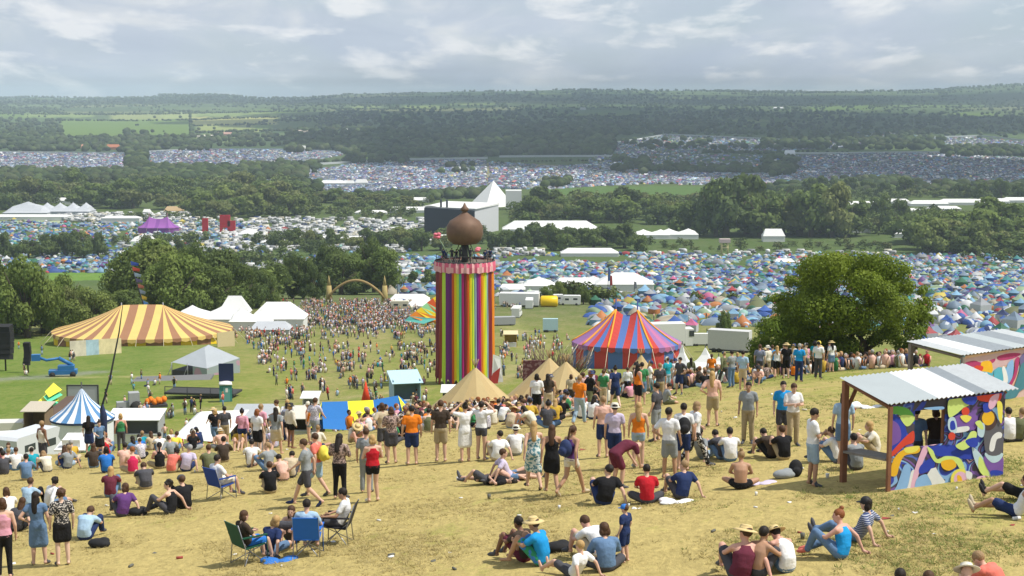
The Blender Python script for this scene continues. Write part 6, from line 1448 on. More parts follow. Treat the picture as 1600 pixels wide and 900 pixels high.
# zigzag canopy
p = G(80, 168); t = empty('zigzag_canopy', p, label='yellow and green leaf shaped canopy behind the brown one', cat='canopy'); lm = mat('mint_leaf', (.12, .60, .36), var=.05); ym = mat('lemon_leaf', (.75, .68, .06), var=.05)
for i, (x0, y0, x1, y1, c) in enumerate([(70, 612, 97, 598, ym), (68, 620, 98, 606, lm), (58, 628, 92, 613, ym), (62, 640, 100, 620, lm)]):
    mb = MB(); a = P((x0 + x1) / 2, y1, 168 + i * .3) - p; l = P(x0, y0, 166 - i * .5) - p; r_ = P(x1, y0 - 3, 167 - i * .5) - p; mb.add([a, l, r_, V3(((l.x + r_.x) / 2, l.y - 1.2, l.z - .4))], [(0, 1, 3), (0, 3, 2), (2, 3, 1), (1, 0, 2)]); mb.obj('leaf_panel', [c], t)
mb = MB(); mb.tube([(0, 0, -.3), (0, 0, Hm(84, 602, 168))], .08, 6); mb.obj('post', [wood], t)
# screens
def board(x, D, x0, x1, y0, y1, m, label, name='board', cat='board', thick=.15, frame=None):
    p = G(x, D); t = empty(name, p, label=label, cat=cat); a, b = P(x0, y1, D) - p, P(x1, y0, D) - p; mb = MB(); boxp(mb, a.x, b.x, -thick / 2, thick / 2, a.z, b.z); mb.obj('panel', [m], t)
    if frame:
        mb = MB(); e = .12
        for q in ((a.x - e, a.x, a.z - e, b.z + e), (b.x, b.x + e, a.z - e, b.z + e), (a.x, b.x, b.z, b.z + e), (a.x, b.x, a.z - e, a.z)): boxp(mb, q[0], q[1], -thick / 2 - .04, thick / 2 + .04, q[2], q[3])
        mb.obj('frame', [frame], t)
    for xx in (a.x + .15, b.x - .15): mb = MB(); mb.tube([(xx, .2, -.4), (xx, .2, a.z + .2)], .06, 5); mb.obj('leg', [dkst], t)
    return t
board(130, 170, 107, 152, 603, 640, mat('screen_grey', (.42, .42, .46), var=.05), 'grey screen with dark frame behind the bell tent', 'screen', 'screen', frame=dkst)
mar = pattern('maroon_poster', (.11, .03, .035), (.22, .12, .12), 3.2, .55)
board(836, 135, 817, 856, 563, 612, mar, 'maroon painted board left of the joined tipis')
board(183, 255, 176, 188, 615, 640, greyp, 'narrow grey panel on the left slope')
# white low tent with a dark gable
p = G(308, 105); t = empty('ridge_tent', p, label='white low ridge tent with sharp top behind the left sitters', cat='tent')
a, b, c, d, e = [P(*q) - p for q in ((270, 684, 101), (314, 643, 106), (358, 678, 101), (330, 690, 98), (290, 660, 112))]
mb = MB(); mb.add([b, a, d], [(0, 1, 2)]); mb.add([b, d, c], [(0, 1, 2)]); mb.add([b, c, V3((c.x, c.y + 8, c.z))], [(0, 1, 2)]); mb.add([b, V3((c.x, c.y + 8, c.z)), V3((a.x, a.y + 8, a.z)), a], [(0, 1, 2, 3)])
mb.obj('canvas', [wh], t); mb = MB(); mb.tube([(b.x, b.y, -.3), b], .06, 5); mb.obj('pole', [dkst], t)
# campervans and car at the lower left
for x, D, rz, c, lab in [(22, 118, .25, (.66, .67, .68), 'white campervan parked at the lower left edge'), (10, 150, .1, (.62, .60, .55), 'cream caravan roof behind the white campervan'), (52, 112, 1.2, (.55, .57, .60), 'silver van seen end on beside the white campervan')]:
    o = link('parked_van', vanm, None, G(x, D), rz, label=lab, cat='van'); o.color = (*c, 1)
# small grey concert stage
sp_ = G(322, 228); st = empty('small_stage', sp_, R(-20), label='grey tented small stage with sloping roof on the green slope', cat='stage')
w = 82 / ppm(228); h1 = Hm(322, 545, 228); h2 = Hm(322, 563, 228); gs = mat('stage_grey', (.36, .39, .42), var=.1, scale=.6, trans=.05)
mb = MB(); mb.add([(-w / 2, -3.2, h2), (w * .30, -3.6, h2 - .5), (w / 2 + .2, 3.0, h2 + .1), (-w * .2, 3.5, h1), (0, -.2, h1 + .2)], [(0, 1, 4), (1, 2, 4), (2, 3, 4), (3, 0, 4)]); mb.obj('roof', [gs], st)
mb = MB(); mb.sheet((w * .30, -3.6, -.5), (w / 2 + .2, 3.0, -.5), (w / 2 + .2, 3.0, h2 + .08), (w * .30, -3.6, h2 - .52), .08); mb.sheet((-w / 2, 3.2, -.5), (w / 2, 3.1, -.5), (w / 2, 3.1, h2), (-w / 2, 3.2, h2), .08); mb.sheet((w * -.02, -3.45, -.5), (w * .29, -3.62, -.5), (w * .29, -3.62, h2 - .5), (w * -.02, -3.45, h2 - .3), .08); mb.obj('wall', [pattern('stage_print', (.27, .32, .32), (.42, .26, .32), .8, .58)], st)
mb = MB(); boxp(mb, -w / 2, w * .3, -3.2, 3, -.3, .9); mb.obj('platform', [mat('dark_board', (.05, .05, .05))], st)
for xx in (-w / 2, -w * .15): mb = MB(); mb.tube([(xx, -3.2, -.3), (xx, -3.2, h2)], .09, 5); mb.tube([(xx - .8, -3.4, -.3), (xx, -3.2, h2 * .8)], .05, 5); mb.obj('post', [greyp], st)
p = G(275, 215); mb = MB(); mb.sheet((-6, -1.5, .05), (5, -1.5, .12), (5, 2, .5), (-6, 2, .12), .3); mb.obj('ramp', [mat('ramp_grey', (.16, .16, .16))], None, p, label='grey ramp track leading to the small stage', cat='ramp')
# long dark platforms and fences before it
p = G(318, 190); t = empty('platform_stage', p, R(-8), label='low dark platform with rails in front of the small stage', cat='platform'); mb = MB(); mb.box((0, 0, .7), (9, 3.5, .25)); mb.obj('deck', [mat('dark_board', (.05, .05, .05))], t)
for x in (-4.4, -1.5, 1.5, 4.4): mb = MB(); mb.tube([(x, -1.7, -.4), (x, -1.7, 1.6)], .06, 5); mb.obj('post', [dkst], t)
mb = MB(); mb.tube([(-4.4, -1.7, 1.55), (4.4, -1.7, 1.55)], .05, 5); mb.obj('rail', [dkst], t)
# toilet cabin
p = G(353, 185); t = empty('toilet_cabin', p, R(12), label='green portable toilet with pale roof on the slope', cat='toilet cabin'); teal = mat('cabin_green', (.05, .22, .20), rough=.5)
mb = MB(); mb.box((0, 0, 1.05), (1.5, 1.3, 2.2)); mb.obj('cabin', [teal], t); mb = MB(); mb.box((.1, -.67, 1.0), (.8, .04, 1.8)); o = mb.obj('door', [mat('cabin_door', (.12, .32, .30), rough=.5)], t); mb = MB(); mb.box((.1, -.70, 1.5), (.3, .03, .5)); mb.obj('notice', [paintw], o)
mb = MB(); mb.lathe([(1.12, 2.15), (1.0, 2.35), (.3, 2.5)], seg=4); mb.v = [(x * .72 - y * .72, x * .72 + y * .72, z) for x, y, z in mb.v]; mb.obj('roof', [paintw], t)
mb = MB(); boxp(mb, -.9, .9, 0, .12, 2.4, 4.6); mb.obj('flag_banner', [mat('navy_cloth', (.02, .03, .08))], None, p + V3((0, .5, 0)), label='dark blue banner above the green toilet cabin', cat='banner')
# blue boom lift
p = G(99, 226); t = empty('boom_lift', p, R(10), label='blue boom lift machine parked on the grey track', cat='boom lift'); bl = mat('lift_blue', (.03, .15, .36), rough=.4)
mb = MB(); mb.box((0, 0, .9), (5.2, 2.2, .8)); mb.box((.6, 0, 1.7), (3.0, 1.9, .9)); mb.obj('chassis', [bl], t)
mb = MB(); mb.tube([(1.8, 0, 2.1), (-.8, 0, 3.6)], .38, 6); mb.tube([(-.8, 0, 3.5), (-3.0, 0, 3.2), (-4.2, 0, 3.7)], .28, 6); mb.obj('boom', [bl], t); mb = MB(); mb.box((-4.9, 0, 3.8), (1.6, 1.2, 1.2)); mb.obj('basket', [bl], t)
for x in (-1.9, 1.9):
    for s in (-1, 1): mb = MB(); mb.tube([(x, s * 1.0, .5), (x, s * 1.35, .5)], .55, 12); mb.obj('wheel', [tyre], t)
t.scale = (.78, .78, .78)
# loudspeaker towers at the far left
for x, D, x0, x1, y0, lab in [(7, 236, -6, 18, 508, 'tall black hanging speaker stack at the left edge'), (42, 232, 37, 47, 535, 'slim black speaker column beside the left edge stack')]:
    p = G(x, D); t = empty('speaker_stack', p, label=lab, cat='speaker stack'); h = Hm(x, y0, D); w = (x1 - x0) / ppm(D); n = 6
    for k in range(n): mb = MB(); mb.box((.25 * math.sin(k * .5), 0, h * (.25 + .75 * (k + .5) / n)), (w, w * .8, h * .72 / n), rot=Matrix.Rotation(.06 * (k - 3), 3, 'X')); mb.obj('speaker', [mat('speaker_black', (.02, .02, .022))], t)
    mb = MB(); mb.tube([(0, .6, -.5), (0, .6, h)], .14, 5); mb.obj('pole', [dkst], t)
mb = MB(); mb.add([(-5, 0, 4.6), (5, 0, 4.9), (5, 6, 5.4), (-5, 6, 5.2)], [(0, 1, 2, 3)]); mb.add([(-5, 0, 4.5), (5, 0, 4.8), (5, 6, 5.3), (-5, 6, 5.1)], [(3, 2, 1, 0)])
# tractor with orange load
p = G(222, 178); t = empty('tractor', p, R(20), label='grey tractor pulling bright orange sacks on the green slope', cat='tractor'); mb = MB(); mb.box((-2.0, 0, 1.0), (1.8, .9, .8)); mb.box((-.9, 0, 1.7), (1.2, 1.3, 1.5)); mb.obj('body', [greyp], t)
for x, rr in ((-2.5, .45), (-.7, .75)):
    for s in (-1, 1): mb = MB(); mb.tube([(x, s * .6, rr), (x, s * .9, rr)], rr, 12); mb.obj('wheel', [tyre], t)
mb = MB(); mb.box((1.6, 0, .7), (2.6, 1.5, .3)); mb.obj('trailer_bed', [dkst], t)
r = random.Random(2); om = mat('orange_sack', (.75, .20, .02))
for k in range(6): mb = MB(); mb.ell((.7 + .38 * k, r.uniform(-.3, .3), 1.15 + .2 * (k % 2)), (.35, .5, .4), 9, 6); mb.obj('sack', [om], t)
# lorry trailers beside the big top
def truck(x, D, w, h, label, rz=0.0, c=paintw, cab=0):
    p = G(x, D); t = empty('lorry', p, rz, label=label, cat='lorry', group='white lorries beyond the field'); s = 1 / ppm(D); W = w * s; H = h * s
    mb = MB(); mb.box((0, 0, H * .58), (W, W * .32, H * .84)); mb.obj('trailer_box', [c], t); mb = MB(); mb.box((0, 0, H * .12), (W * .95, W * .25, H * .08)); mb.obj('underframe', [dkst], t)
    if cab: mb = MB(); mb.box((cab * (W / 2 + .9), 0, H * .42), (1.7, W * .3, H * .7)); o = mb.obj('cab', [c], t); mb = MB(); mb.box((cab * (W / 2 + 1.3), 0, H * .58), (1.0, W * .31, H * .25)); mb.obj('windscreen', [glass], o)
    for xx in (-W * .35, -W * .22, W * .3): mb = MB(); mb.tube([(xx, -W * .16, H * .1), (xx, W * .16, H * .1)], H * .11, 10); mb.obj('wheel', [tyre], t)
truck(1028, 300, 82, 38, 'long white lorry trailer behind the big top right side', R(8), cab=1); truck(1140, 282, 66, 36, 'grey-white lorry trailer left of the dark tree', R(-22), mat('pale_grey_paint', (.50, .50, .50)))
truck(812, 425, 62, 22, 'white lorry trailer right of the tower', R(-6), cab=0); truck(785, 360, 40, 14, 'low grey lorry right of the tower', R(10), greyp); truck(1095, 300, 30, 20, 'short white lorry between the two long trailers', 0, cab=1)
truck(860, 340, 24, 22, 'pale blue caravan trailer left of the brown thicket', 0, mat('sky_panel', (.40, .56, .62)))
mb = MB(); mb.tube([(-2.4, 0, 1.5), (-2.1, 0, 1.5), (2.1, 0, 1.5), (2.4, 0, 1.5)], [1.2, 1.6, 1.6, 1.2], 14); mb.obj('yellow_tank', [mat('tank_yellow', (.78, .52, .01), rough=.4)], None, G(858, 425), label='bright yellow round tank beside the white lorry', cat='tank')
# rainbow awning behind the tower
p = G(662, 300); t = empty('rainbow_awning', p, label='rainbow striped sloping awning half hidden behind the tower', cat='awning'); cs = [(632, 501), (640, 494), (650, 486), (658, 480), (667, 473), (676, 466), (690, 458)]
rm = [mat('ribbon_' + k, RB.get(k.replace('_', ' '), (.3, .3, .3))) for k in ('teal', 'orange', 'yellow', 'mint', 'red_orange', 'yellow')]
mb = MB()
for i in range(6): mb.add([P(cs[i][0], cs[i][1], 302) - p, P(cs[i + 1][0], cs[i + 1][1], 302) - p, P(cs[i + 1][0] + 44, 498, 296) - p, P(cs[i][0] + 30, 506, 296) - p], [(0, 3, 2, 1)], i)
mb.obj('canvas', rm, t); mb = MB(); q = P(690, 458, 302) - p; mb.tube([(q.x, q.y, 0), q], .1, 5); mb.obj('pole', [dkst], t)
# arch at the far end of the field
ap_ = G(558, 452); t = empty('festival_arch', ap_, label='golden curved wooden arch at the far end of the crowd', cat='arch'); am = mat('arch_gold', (.30, .21, .09), var=.25, scale=.8)
for dy, zz_ in ((-.8, 0), (.8, 0)):
    mb = MB(); pts = []
    for k in range(21): x = 512 + 88 * k / 20; y = 466 - 28 * math.sin(math.pi * k / 20) ** .8; q = P(x, y, 452 + dy) - ap_; pts.append(q)
    mb.tube(pts, .42, 6); mb.obj('arch_beam', [am], t)
mb = MB()
for k in range(2, 19, 2): x = 512 + 88 * k / 20; y = 466 - 28 * math.sin(math.pi * k / 20) ** .8; a = P(x, y, 451) - ap_; b = P(x, y, 453) - ap_; mb.tube([a, b], .15, 4)
mb.obj('slat', [am], t)
for x in (514, 601): mb = MB(); q = P(x, 446, 452) - ap_; mb.tube([(q.x, 0, -1), (q.x, 0, q.z)], [1.1, .7], 8); mb.tube([(q.x, 0, q.z), (q.x, 0, q.z + 3)], [.6, .05], 8, 0); mb.obj('pillar', [mat('pillar_ochre', (.38, .30, .12), var=.2)], t)
# brown thicket sculpture
p = G(875, 205); t = empty('willow_thicket', p, label='tangle of bare brown branches left of the big top', cat='branch sculpture'); r = random.Random(9); mb = MB()
for k in range(130):
    a = r.uniform(-4.2, 4.2); b = r.uniform(-1.2, 1.2); hh = r.uniform(2.2, 4.6); mb.tube([(a * .55, b * .5, 0), (a * .85 + r.uniform(-.4, .4), b, hh * .55), (a * 1.05 + r.uniform(-.8, .8), b * 1.5, hh)], [.07, .05, .02], 4)
mb.obj('branches', [mat('willow_brown', (.20, .15, .10), var=.3)], t)
# ---- far stages and landmarks
def prism(t, name, fp, z0, z1, m, zs=None):
    n = len(fp); v = [(a.x, a.y, z0) for a in fp] + [(a.x, a.y, (zs[i] if zs else z1)) for i, a in enumerate(fp)]
    MB().add(v, [tuple(reversed(range(n))), tuple(range(n, 2 * n))] + [(i, (i + 1) % n, (i + 1) % n + n, i + n) for i in range(n)]).obj(name, m, t)
p = G(720, 1175); t = empty('festival_stage', p, label='big far stage, black front and pale grey side, behind the onion dome', cat='stage'); A, B, C_, D2 = [G(*q) - p for q in ((664, 1180), (742, 1150), (779, 1195), (700, 1225))]
hh = Hm(720, 319, 1175); hr_ = Hm(720, 323, 1175)
prism(t, 'body', [A, B, C_, D2], -4, hr_, [mat('stage_side', (.50, .51, .53), var=.05)]); nf = ((B - A).cross(V3((0, 0, 1)))).normalized() * .8
a0, b0 = A + nf, B + nf; mb = MB(); mb.sheet((a0.x, a0.y, -3), (b0.x, b0.y, -3), (b0.x, b0.y, hr_ - 1), (a0.x, a0.y, hr_ - 1), .6); mb.obj('black_front', [mat('stage_black', (.015, .02, .035))], t)
prism(t, 'roof', [A * 1.06, B * 1.06, C_ * 1.02, D2 * 1.02], hr_, hh, [paintw], [hh - 2.2, hh - 1.5, hh - .5, hh - 1]) 
for k in (.33, .45): q = A.lerp(B, k); mb = MB(); mb.tube([(q.x, q.y, hr_), (q.x, q.y, hr_ + 6)], .8, 5); mb.obj('mast', [mat('stage_black', (.015, .02, .035))], t)
p = G(776, 1500); t = empty('pyramid_stage', p, label='white pyramid shaped stage far beyond the tower', cat='stage'); hh = Hm(772, 282, 1500); a, b, c_, d = [G(*q) - p for q in ((722, 1500), (756, 1462), (812, 1490), (785, 1540))]; ap2 = P(771, 282, 1500) - p
mb = MB(); mb.add([(a.x, a.y, -6), (b.x, b.y, -6), (c_.x, c_.y, -6), (d.x, d.y, -6), ap2], [(0, 1, 4), (1, 2, 4), (2, 3, 4), (3, 0, 4)]); mb.obj('pyramid', [mat('pyramid_white', (.70, .70, .68), var=.04)], t)
a = P(790, 326, 1440) - p; b = P(815, 298, 1440) - p; mb = MB(); boxp(mb, a.x, b.x, a.y, a.y + 18, a.z, b.z); mb.obj('side_hall', [paintw], t)
# red dance area letters and towers
rr_ = mat('scarlet_panel', (.45, .015, .03), var=.1)
for i, (x, y0, w) in enumerate([(321, 341, 9), (352, 336, 16), (362, 345, 12)]):
    D = 1160; p = G(x, D); h = Hm(x, y0, D); ww = w / ppm(D); mb = MB(); boxp(mb, -ww / 2, ww / 2, -1, 1, h * .35 if i == 1 else -1, h); boxp(mb, -ww / 2, -ww / 4, -1.1, .9, -1, h * .36); boxp(mb, ww / 4, ww / 2, -1.1, .9, -1, h * .4 + .1)
    mb.obj('red_sculpture', [rr_], None, p, label=f'big scarlet sculpture in the left campsite, {ORD[i]} from the left', cat='sculpture', group='scarlet sculptures')
mb = MB(); p = G(372, 620); mb.add([(-3.5, 0, 3.2), (3.5, 0, 3.2), (0, 0, 6), (0, 3, 3.2), (0, -3, 3.2)], [(0, 4, 2), (4, 1, 2), (1, 3, 2), (3, 0, 2)]); mb.tube([(0, 0, 0), (0, 0, 6)], .15, 5); mb.obj('red_parasol', [rr_], None, p, label='red pointed canopy among the trees above the white marquees', cat='canopy')
# flowing pennant pole behind the striped big top
p = G(222, 345); t = empty('pennant_pole', p, label='tall pole of many coloured pennants behind the striped big top', cat='flag pole'); mb = MB(); mb.tube([(0, 0, 0), P(224, 474, 345) - p, P(213, 440, 345) - p, P(204, 408, 345) - p], [.2, .16, .12, .06], 6); mb.obj('pole', [dkst], t)
pc = [(.05, .10, .45), (.55, .08, .05), (.3, .4, .5), (.12, .10, .2), (.45, .15, .1), (.25, .3, .4), (.6, .4, .05), (.1, .25, .6)]
for k in range(8):
    f_ = k / 7; q = P(204 + 20 * f_, 408 + 62 * f_, 344.6) - p; mb = MB(); s = 1.8 - .7 * f_; mb.sheet(q, q + V3((s * 1.0, 0, -.5)), q + V3((s * .9, .1, -1.1)), q + V3((.1, 0, -.9)), .06); mb.obj('pennant', [mat(f'pennant_{k}', pc[k])], t)
# flags by the big top and red cone flag
p = G(572, 165); t = empty('feather_flag', p, label='red triangular flag standing in the field', cat='flag'); mb = MB(); mb.tube([(0, 0, 0), (0, 0, 3.2)], .05, 5); mb.obj('pole', [dkst], t); mb = MB(); mb.lathe([(.55, 1.0), (.04, 3.3)], seg=8); mb.obj('flag', [mat('flag_red', (.65, .06, .02))], t)
for x, y, D, c, lab in [(953, 430, 520, (.4, .05, .05), 'slim red flag left above the white campsite marquee'), (950, 418, 540, (.05, .15, .4), 'slim blue flag above the white campsite marquee'), (991, 440, 520, (.2, .22, .25), 'slim grey flag mast right in the white campsite marquee'),
                        (602, 446, 470, (.3, .05, .05), 'dark red feather flag at the right end of the arch'), (621, 444, 470, (.35, .45, .6), 'pale blue feather flag right of the arch'), (1020, 460, 560, (.5, .5, .1), 'yellow flag in the campsite right of the marquee')]:
    p = G(x, D); h = Hm(x, y, D); t = empty('feather_flag', p, label=lab, cat='flag', group='feather flags'); mb = MB(); mb.tube([(0, 0, 0), (0, 0, h)], .12, 5); mb.obj('pole', [dkst], t); mb = MB(); mb.sheet((0, 0, h * .45), (.9, 0, h * .5), (.7, 0, h * .96), (0, 0, h), .05); mb.obj('flag', [mat('flag_' + lab.split()[1] + str(x), c)], t)
# yellow lattice tower in the far camp
p = G(1132, 990); t = empty('lattice_tower', p, label='yellow lattice look-out tower at the edge of the campsite', cat='tower'); h = Hm(1132, 377, 990); ly = mat('lattice_yellow', (.55, .50, .25))
for a, b in ((-2, -2), (2, -2), (2, 2), (-2, 2)): mb = MB(); mb.tube([(a, b, -1), (a, b, h)], .3, 5); mb.obj('leg', [ly], t)
mb = MB(); mb.box((0, 0, h * .5), (4.2, 4.2, .4)); mb.obj('landing', [ly], t); mb = MB(); mb.box((0, 0, h + .4), (7, 5, 2.4)); mb.obj('cabin', [mat('cabin_pink', (.5, .4, .38))], t)
# house and barns in the far landscape
for x, y, w, h, c, lab in [(118, 227, 26, 6, (.50, .24, .16), 'far pink roofed house in the left trees'), (177, 228, 20, 8, (.45, .16, .08), 'far orange barn roof in the left trees'), (318, 212, 30, 4, (.55, .5, .45), 'pale far farmhouse below the tan field'), (352, 209, 34, 5, (.42, .25, .2), 'far brick farm below the tan field'),
                           (634, 212, 12, 4, (.7, .7, .7), 'small white far house in the dark woods'), (470, 206, 26, 4, (.5, .42, .36), 'beige far farm at the edge of the dark woods'), (1216, 168, 16, 3, (.7, .7, .72), 'white far roof on the right hillside'), (911, 172, 9, 4, (.6, .6, .6), 'small white far house on the centre hillside'),
                           (545, 204, 10, 5, (.6, .6, .58), 'white far house left of the dark woods'), (1234, 238, 16, 8, (.7, .72, .75), 'small white shed at the top of the right tent slope'), (902, 240, 20, 8, (.35, .30, .28), 'dark far farmhouse above the middle tent field'), (472, 232, 12, 8, (.65, .65, .6), 'white gabled far house above the left tent field')]:
    D = float(far_D(y + h / 2)); marquee(x, D, w, h, lab, .4, m=mat('far_house_%d' % x, c), name='farmhouse', ridge=.9)
# perimeter fence of the festival, pale and long, one run after another
fm = mat('pale_fence', (.42, .45, .46), var=.05)
for pts, lab in [([(-30, 239), (100, 238.5), (205, 239)], 'pale perimeter fence above the far left tents'), ([(226, 237), (300, 234), (420, 235), (540, 239)], 'pale perimeter fence above the second left tents'), ([(500, 258), (620, 250), (762, 249)], 'grey perimeter fence above the centre tents'), ([(960, 227), (1040, 214), (1200, 218), (1360, 222)], 'pale curved fence above the upper right tents'),
                 ([(1230, 240), (1400, 239), (1540, 240)], 'white fence above the right tent slope'), ([(1438, 215), (1530, 213), (1640, 224)], 'pale fence at the top right tents'), ([(780, 247), (960, 248)], 'dull fence above the middle right tents')]:
    mb = MB(); v = []
    for (xa, ya), (xb, yb) in zip(pts, pts[1:]):
        for k in range(13):
            f_ = k / 12; x = xa + (xb - xa) * f_; y = ya + (yb - ya) * f_; D = float(far_D(y)); q = G(x, D); v.append(q)
    n = len(v); mb.add([(q.x, q.y, q.z - 1) for q in v] + [(q.x, q.y, q.z + 3.6) for q in v] + [(q.x, q.y + .5, q.z + 3.6) for q in v] + [(q.x, q.y + .5, q.z - 1) for q in v], [(k + j * n, k + 1 + j * n, k + 1 + (j + 1) * n, k + (j + 1) * n) for j in range(3) for k in range(n - 1)]); mb.obj('perimeter_fence', [fm], None, label=lab, cat='fence')
# painted hoarding below the striped big top
mb = MB(); hp = [G(x, D) for x, D in ((110, 268), (135, 272), (155, 276), (190, 280))]; t = empty('hoarding', hp[0], label='pale painted hoarding in front of the striped big top left end', cat='hoarding')
hc_ = [(.50, .46, .36), (.30, .42, .48), (.60, .52, .30)]
for k in range(3): a, b = hp[k] - hp[0], hp[k + 1] - hp[0]; mb = MB(); mb.sheet((a.x, a.y, a.z - .3), (b.x, b.y, b.z - .3), (b.x, b.y, b.z + 2.8), (a.x, a.y, a.z + 2.8), .12); mb.obj('panel', [mat(f'hoarding_{k}', hc_[k], var=.35, scale=.7)], t)
mb = MB(); hp2 = [G(x, D) for x, D in ((340, 296), (367, 300))]; a, b = hp2[0], hp2[1]; mb.sheet((0, 0, -.5), (b.x - a.x, b.y - a.y, -.5), (b.x - a.x, b.y - a.y, 2.6), (0, 0, 2.8), .12); mb.obj('canvas_screen', [mat('tan_canvas', (.5, .42, .24))], None, a, label='tan canvas screen at the right end of the striped big top', cat='screen')
# ------------------------------------------------------------ the two painted kiosks
def smooth_poly(pts, n=5):
    out = []; m = len(pts)
    for i in range(m):
        p0, p1, p2, p3 = [V3((*pts[(i + k - 1) % m], 0)) for k in range(4)]
        for k in range(n):
            t = k / n; out.append(.5 * ((2 * p1) + (-p0 + p2) * t + (2 * p0 - 5 * p1 + 4 * p2 - p3) * t * t + (-p0 + 3 * p1 - 3 * p2 + p3) * t ** 3))
    return [(q.x, q.y) for q in out]
def circle(cx_, cy_, r, ry=None): return [(cx_ + r * math.cos(a), cy_ + (ry or r) * math.sin(a)) for a in [2 * math.pi * k / 10 for k in range(10)]]
def corrugated(t, FL, FR, BR, BL, cols, edges, n=84):
    mb = MB(); vs = []
    for i in range(n + 1):
        f = i / n; dz = .022 * math.sin(i * math.pi / 1.5); a = FL.lerp(FR, f); b = BL.lerp(BR, f)
        for j in range(5): q = a.lerp(b, j / 4); vs.append((q.x, q.y, q.z + dz))
        q = a; vs.append((q.x, q.y, q.z + dz - .012))
    mb.v = vs
    for i in range(n):
        f = (i + .5) / n; mi = sum(f > e for e in edges)
        for j in range(4): mb.f.append((i * 6 + j, (i + 1) * 6 + j, (i + 1) * 6 + j + 1, i * 6 + j + 1)); mb.m.append(mi); mb.sm.append(False)
        mb.f.append((i * 6 + 5, (i + 1) * 6 + 5, (i + 1) * 6, i * 6)); mb.m.append(mi); mb.sm.append(False)
    mb.obj('roof', cols, t)
def kiosk(A, B, dep, hf, hb, label, paint, crop, window, postm, roofcols, edges, base, over=(.10, .12, .25, .1)):
    t = empty('kiosk', A, label=label, cat='kiosk'); b = B - A; ln = V3((b.x, b.y, 0)).length; u = b / ln; d = V3(dep); nrm = V3((u.y, -u.x, 0)).normalized()
    zf = lambda f: hf
    def W(uu, vv, off=0.0): q = b * uu + nrm * off; return V3((q.x, q.y, b.z * uu - .15 + vv * (hf + .15)))
    def panel(name, u0, u1, v0, v1):
        mb = MB(); c = [W(u0, v0), W(u1, v0), W(u1, v1), W(u0, v1)]; k = [q - nrm * .04 for q in c]
        mb.add(c + k, [(0, 1, 2, 3), (7, 6, 5, 4), (0, 4, 5, 1), (1, 5, 6, 2), (2, 6, 7, 3), (3, 7, 4, 0)]); return mb.obj(name, [base], t)
    if window:
        u0, u1, v0, v1 = window; panel('wall_panel', 0, u0, 0, 1); panel('wall_panel', u1, 1, 0, 1); panel('wall_panel', u0, u1, 0, v0); panel('wall_panel', u0, u1, v1, 1)
    else: panel('wall_panel', 0, 1, 0, 1)
    cx0, cx1, t0, t1, b0, b1 = crop; mats_ = {}; layers = {}
    for li, (c, pts, sm) in enumerate(paint):
        q = smooth_poly(pts) if sm else pts; vv = []
        for x, y in q:
            uu = (x - cx0) / (cx1 - cx0); top_ = t0 + (t1 - t0) * uu; bt_ = b0 + (b1 - b0) * uu; vv.append((min(max(uu, .003), .997), min(max((bt_ - y) / (bt_ - top_), .003), .997)))
        mb = layers.setdefault(c, MB()); off = .003 + .0015 * li
        mb.add([W(a_, b_, off) for a_, b_ in vv], [tuple(range(len(vv)))])
    allm = MB(); ms = []
    import bmesh
    for i, (c, mb) in enumerate(layers.items()):
        for f in mb.f: pass
        o0 = len(allm.v); allm.v += mb.v; allm.f += [tuple(k + o0 for k in f) for f in mb.f]; allm.m += [i] * len(mb.f); allm.sm += [False] * len(mb.f); ms.append(mat('mural_%d_%d_%d' % tuple(int(k * 99) for k in c), c, var=.10, scale=4, rough=.6))
    me = allm.mesh('mural', ms); bm = bmesh.new(); bm.from_mesh(me); bmesh.ops.triangulate(bm, faces=bm.faces[:], ngon_method='EAR_CLIP'); bm.to_mesh(me); bm.free(); link('mural', me, t)
    for nm, q, h, rad in [('post', V3((0, 0, 0)) - nrm * -.06, hf, .05), ('post', b - nrm * .12, hf, .05), ('post', d, hb, .075), ('post', d + b, hb, .06), ('post', b * .49 - nrm * .1, hf, .045)]:
        z = gz(A.x + q.x, A.y + q.y) - A.z; mb = MB(); mb.box((q.x, q.y, (z - .3 + max(b.z * 0, 0) + h + b.z * (q.dot(u) / ln)) / 2), (rad * 1.6, rad * 1.6, h + b.z * (q.dot(u) / ln) - z + .3), rz=math.atan2(u.y, u.x)); mb.obj(nm, [postm], t)
    mb = MB(); q = d; mb.tube([q + V3((0, 0, 1.35)), q + u * .35 + V3((0, 0, hb - .05))], .045, 6); mb.obj('brace', [postm], t)
    FL = -u * over[0] + nrm * over[1] + V3((0, 0, hf + .07)); FR = b + u * over[2] + nrm * over[1] + V3((0, 0, hf + .07)); BL = d - u * over[0] + V3((0, 0, hb + .07)) + d.normalized() * over[3]; BR = BL + (FR - FL)
    corrugated(t, FL, FR, BR, BL, roofcols, edges)
    for f in (.0, 1.0):
        mb = MB(); a = V3((0, 0, hf - .02)) + b * f; e = d + b * f + V3((0, 0, hb - .02)); mb.tube([a, e], .05, 4); mb.obj('rafter', [postm], t)
    mb = MB(); mb.tube([V3((0, 0, hf - .03)) - nrm * .08, b + V3((0, 0, hf - .03)) - nrm * .08], .05, 4); mb.obj('rafter', [postm], t); mb = MB(); mb.tube([d + V3((0, 0, hb - .03)), d + b + V3((0, 0, hb - .03))], .05, 4); mb.obj('rafter', [postm], t)
    # shelf along the open left side
    mb = MB(); zl = gz(A.x + d.x, A.y + d.y) - A.z; a = V3((0, 0, .72)); e = d * .98 + V3((0, 0, .74 + zl)); mb.sheet(a - u * .06, a + u * .42, e + u * .42, e - u * .06, .05); mb.obj('counter', [mat('counter_grey', (.22, .20, .18), var=.2)], t)
    return t
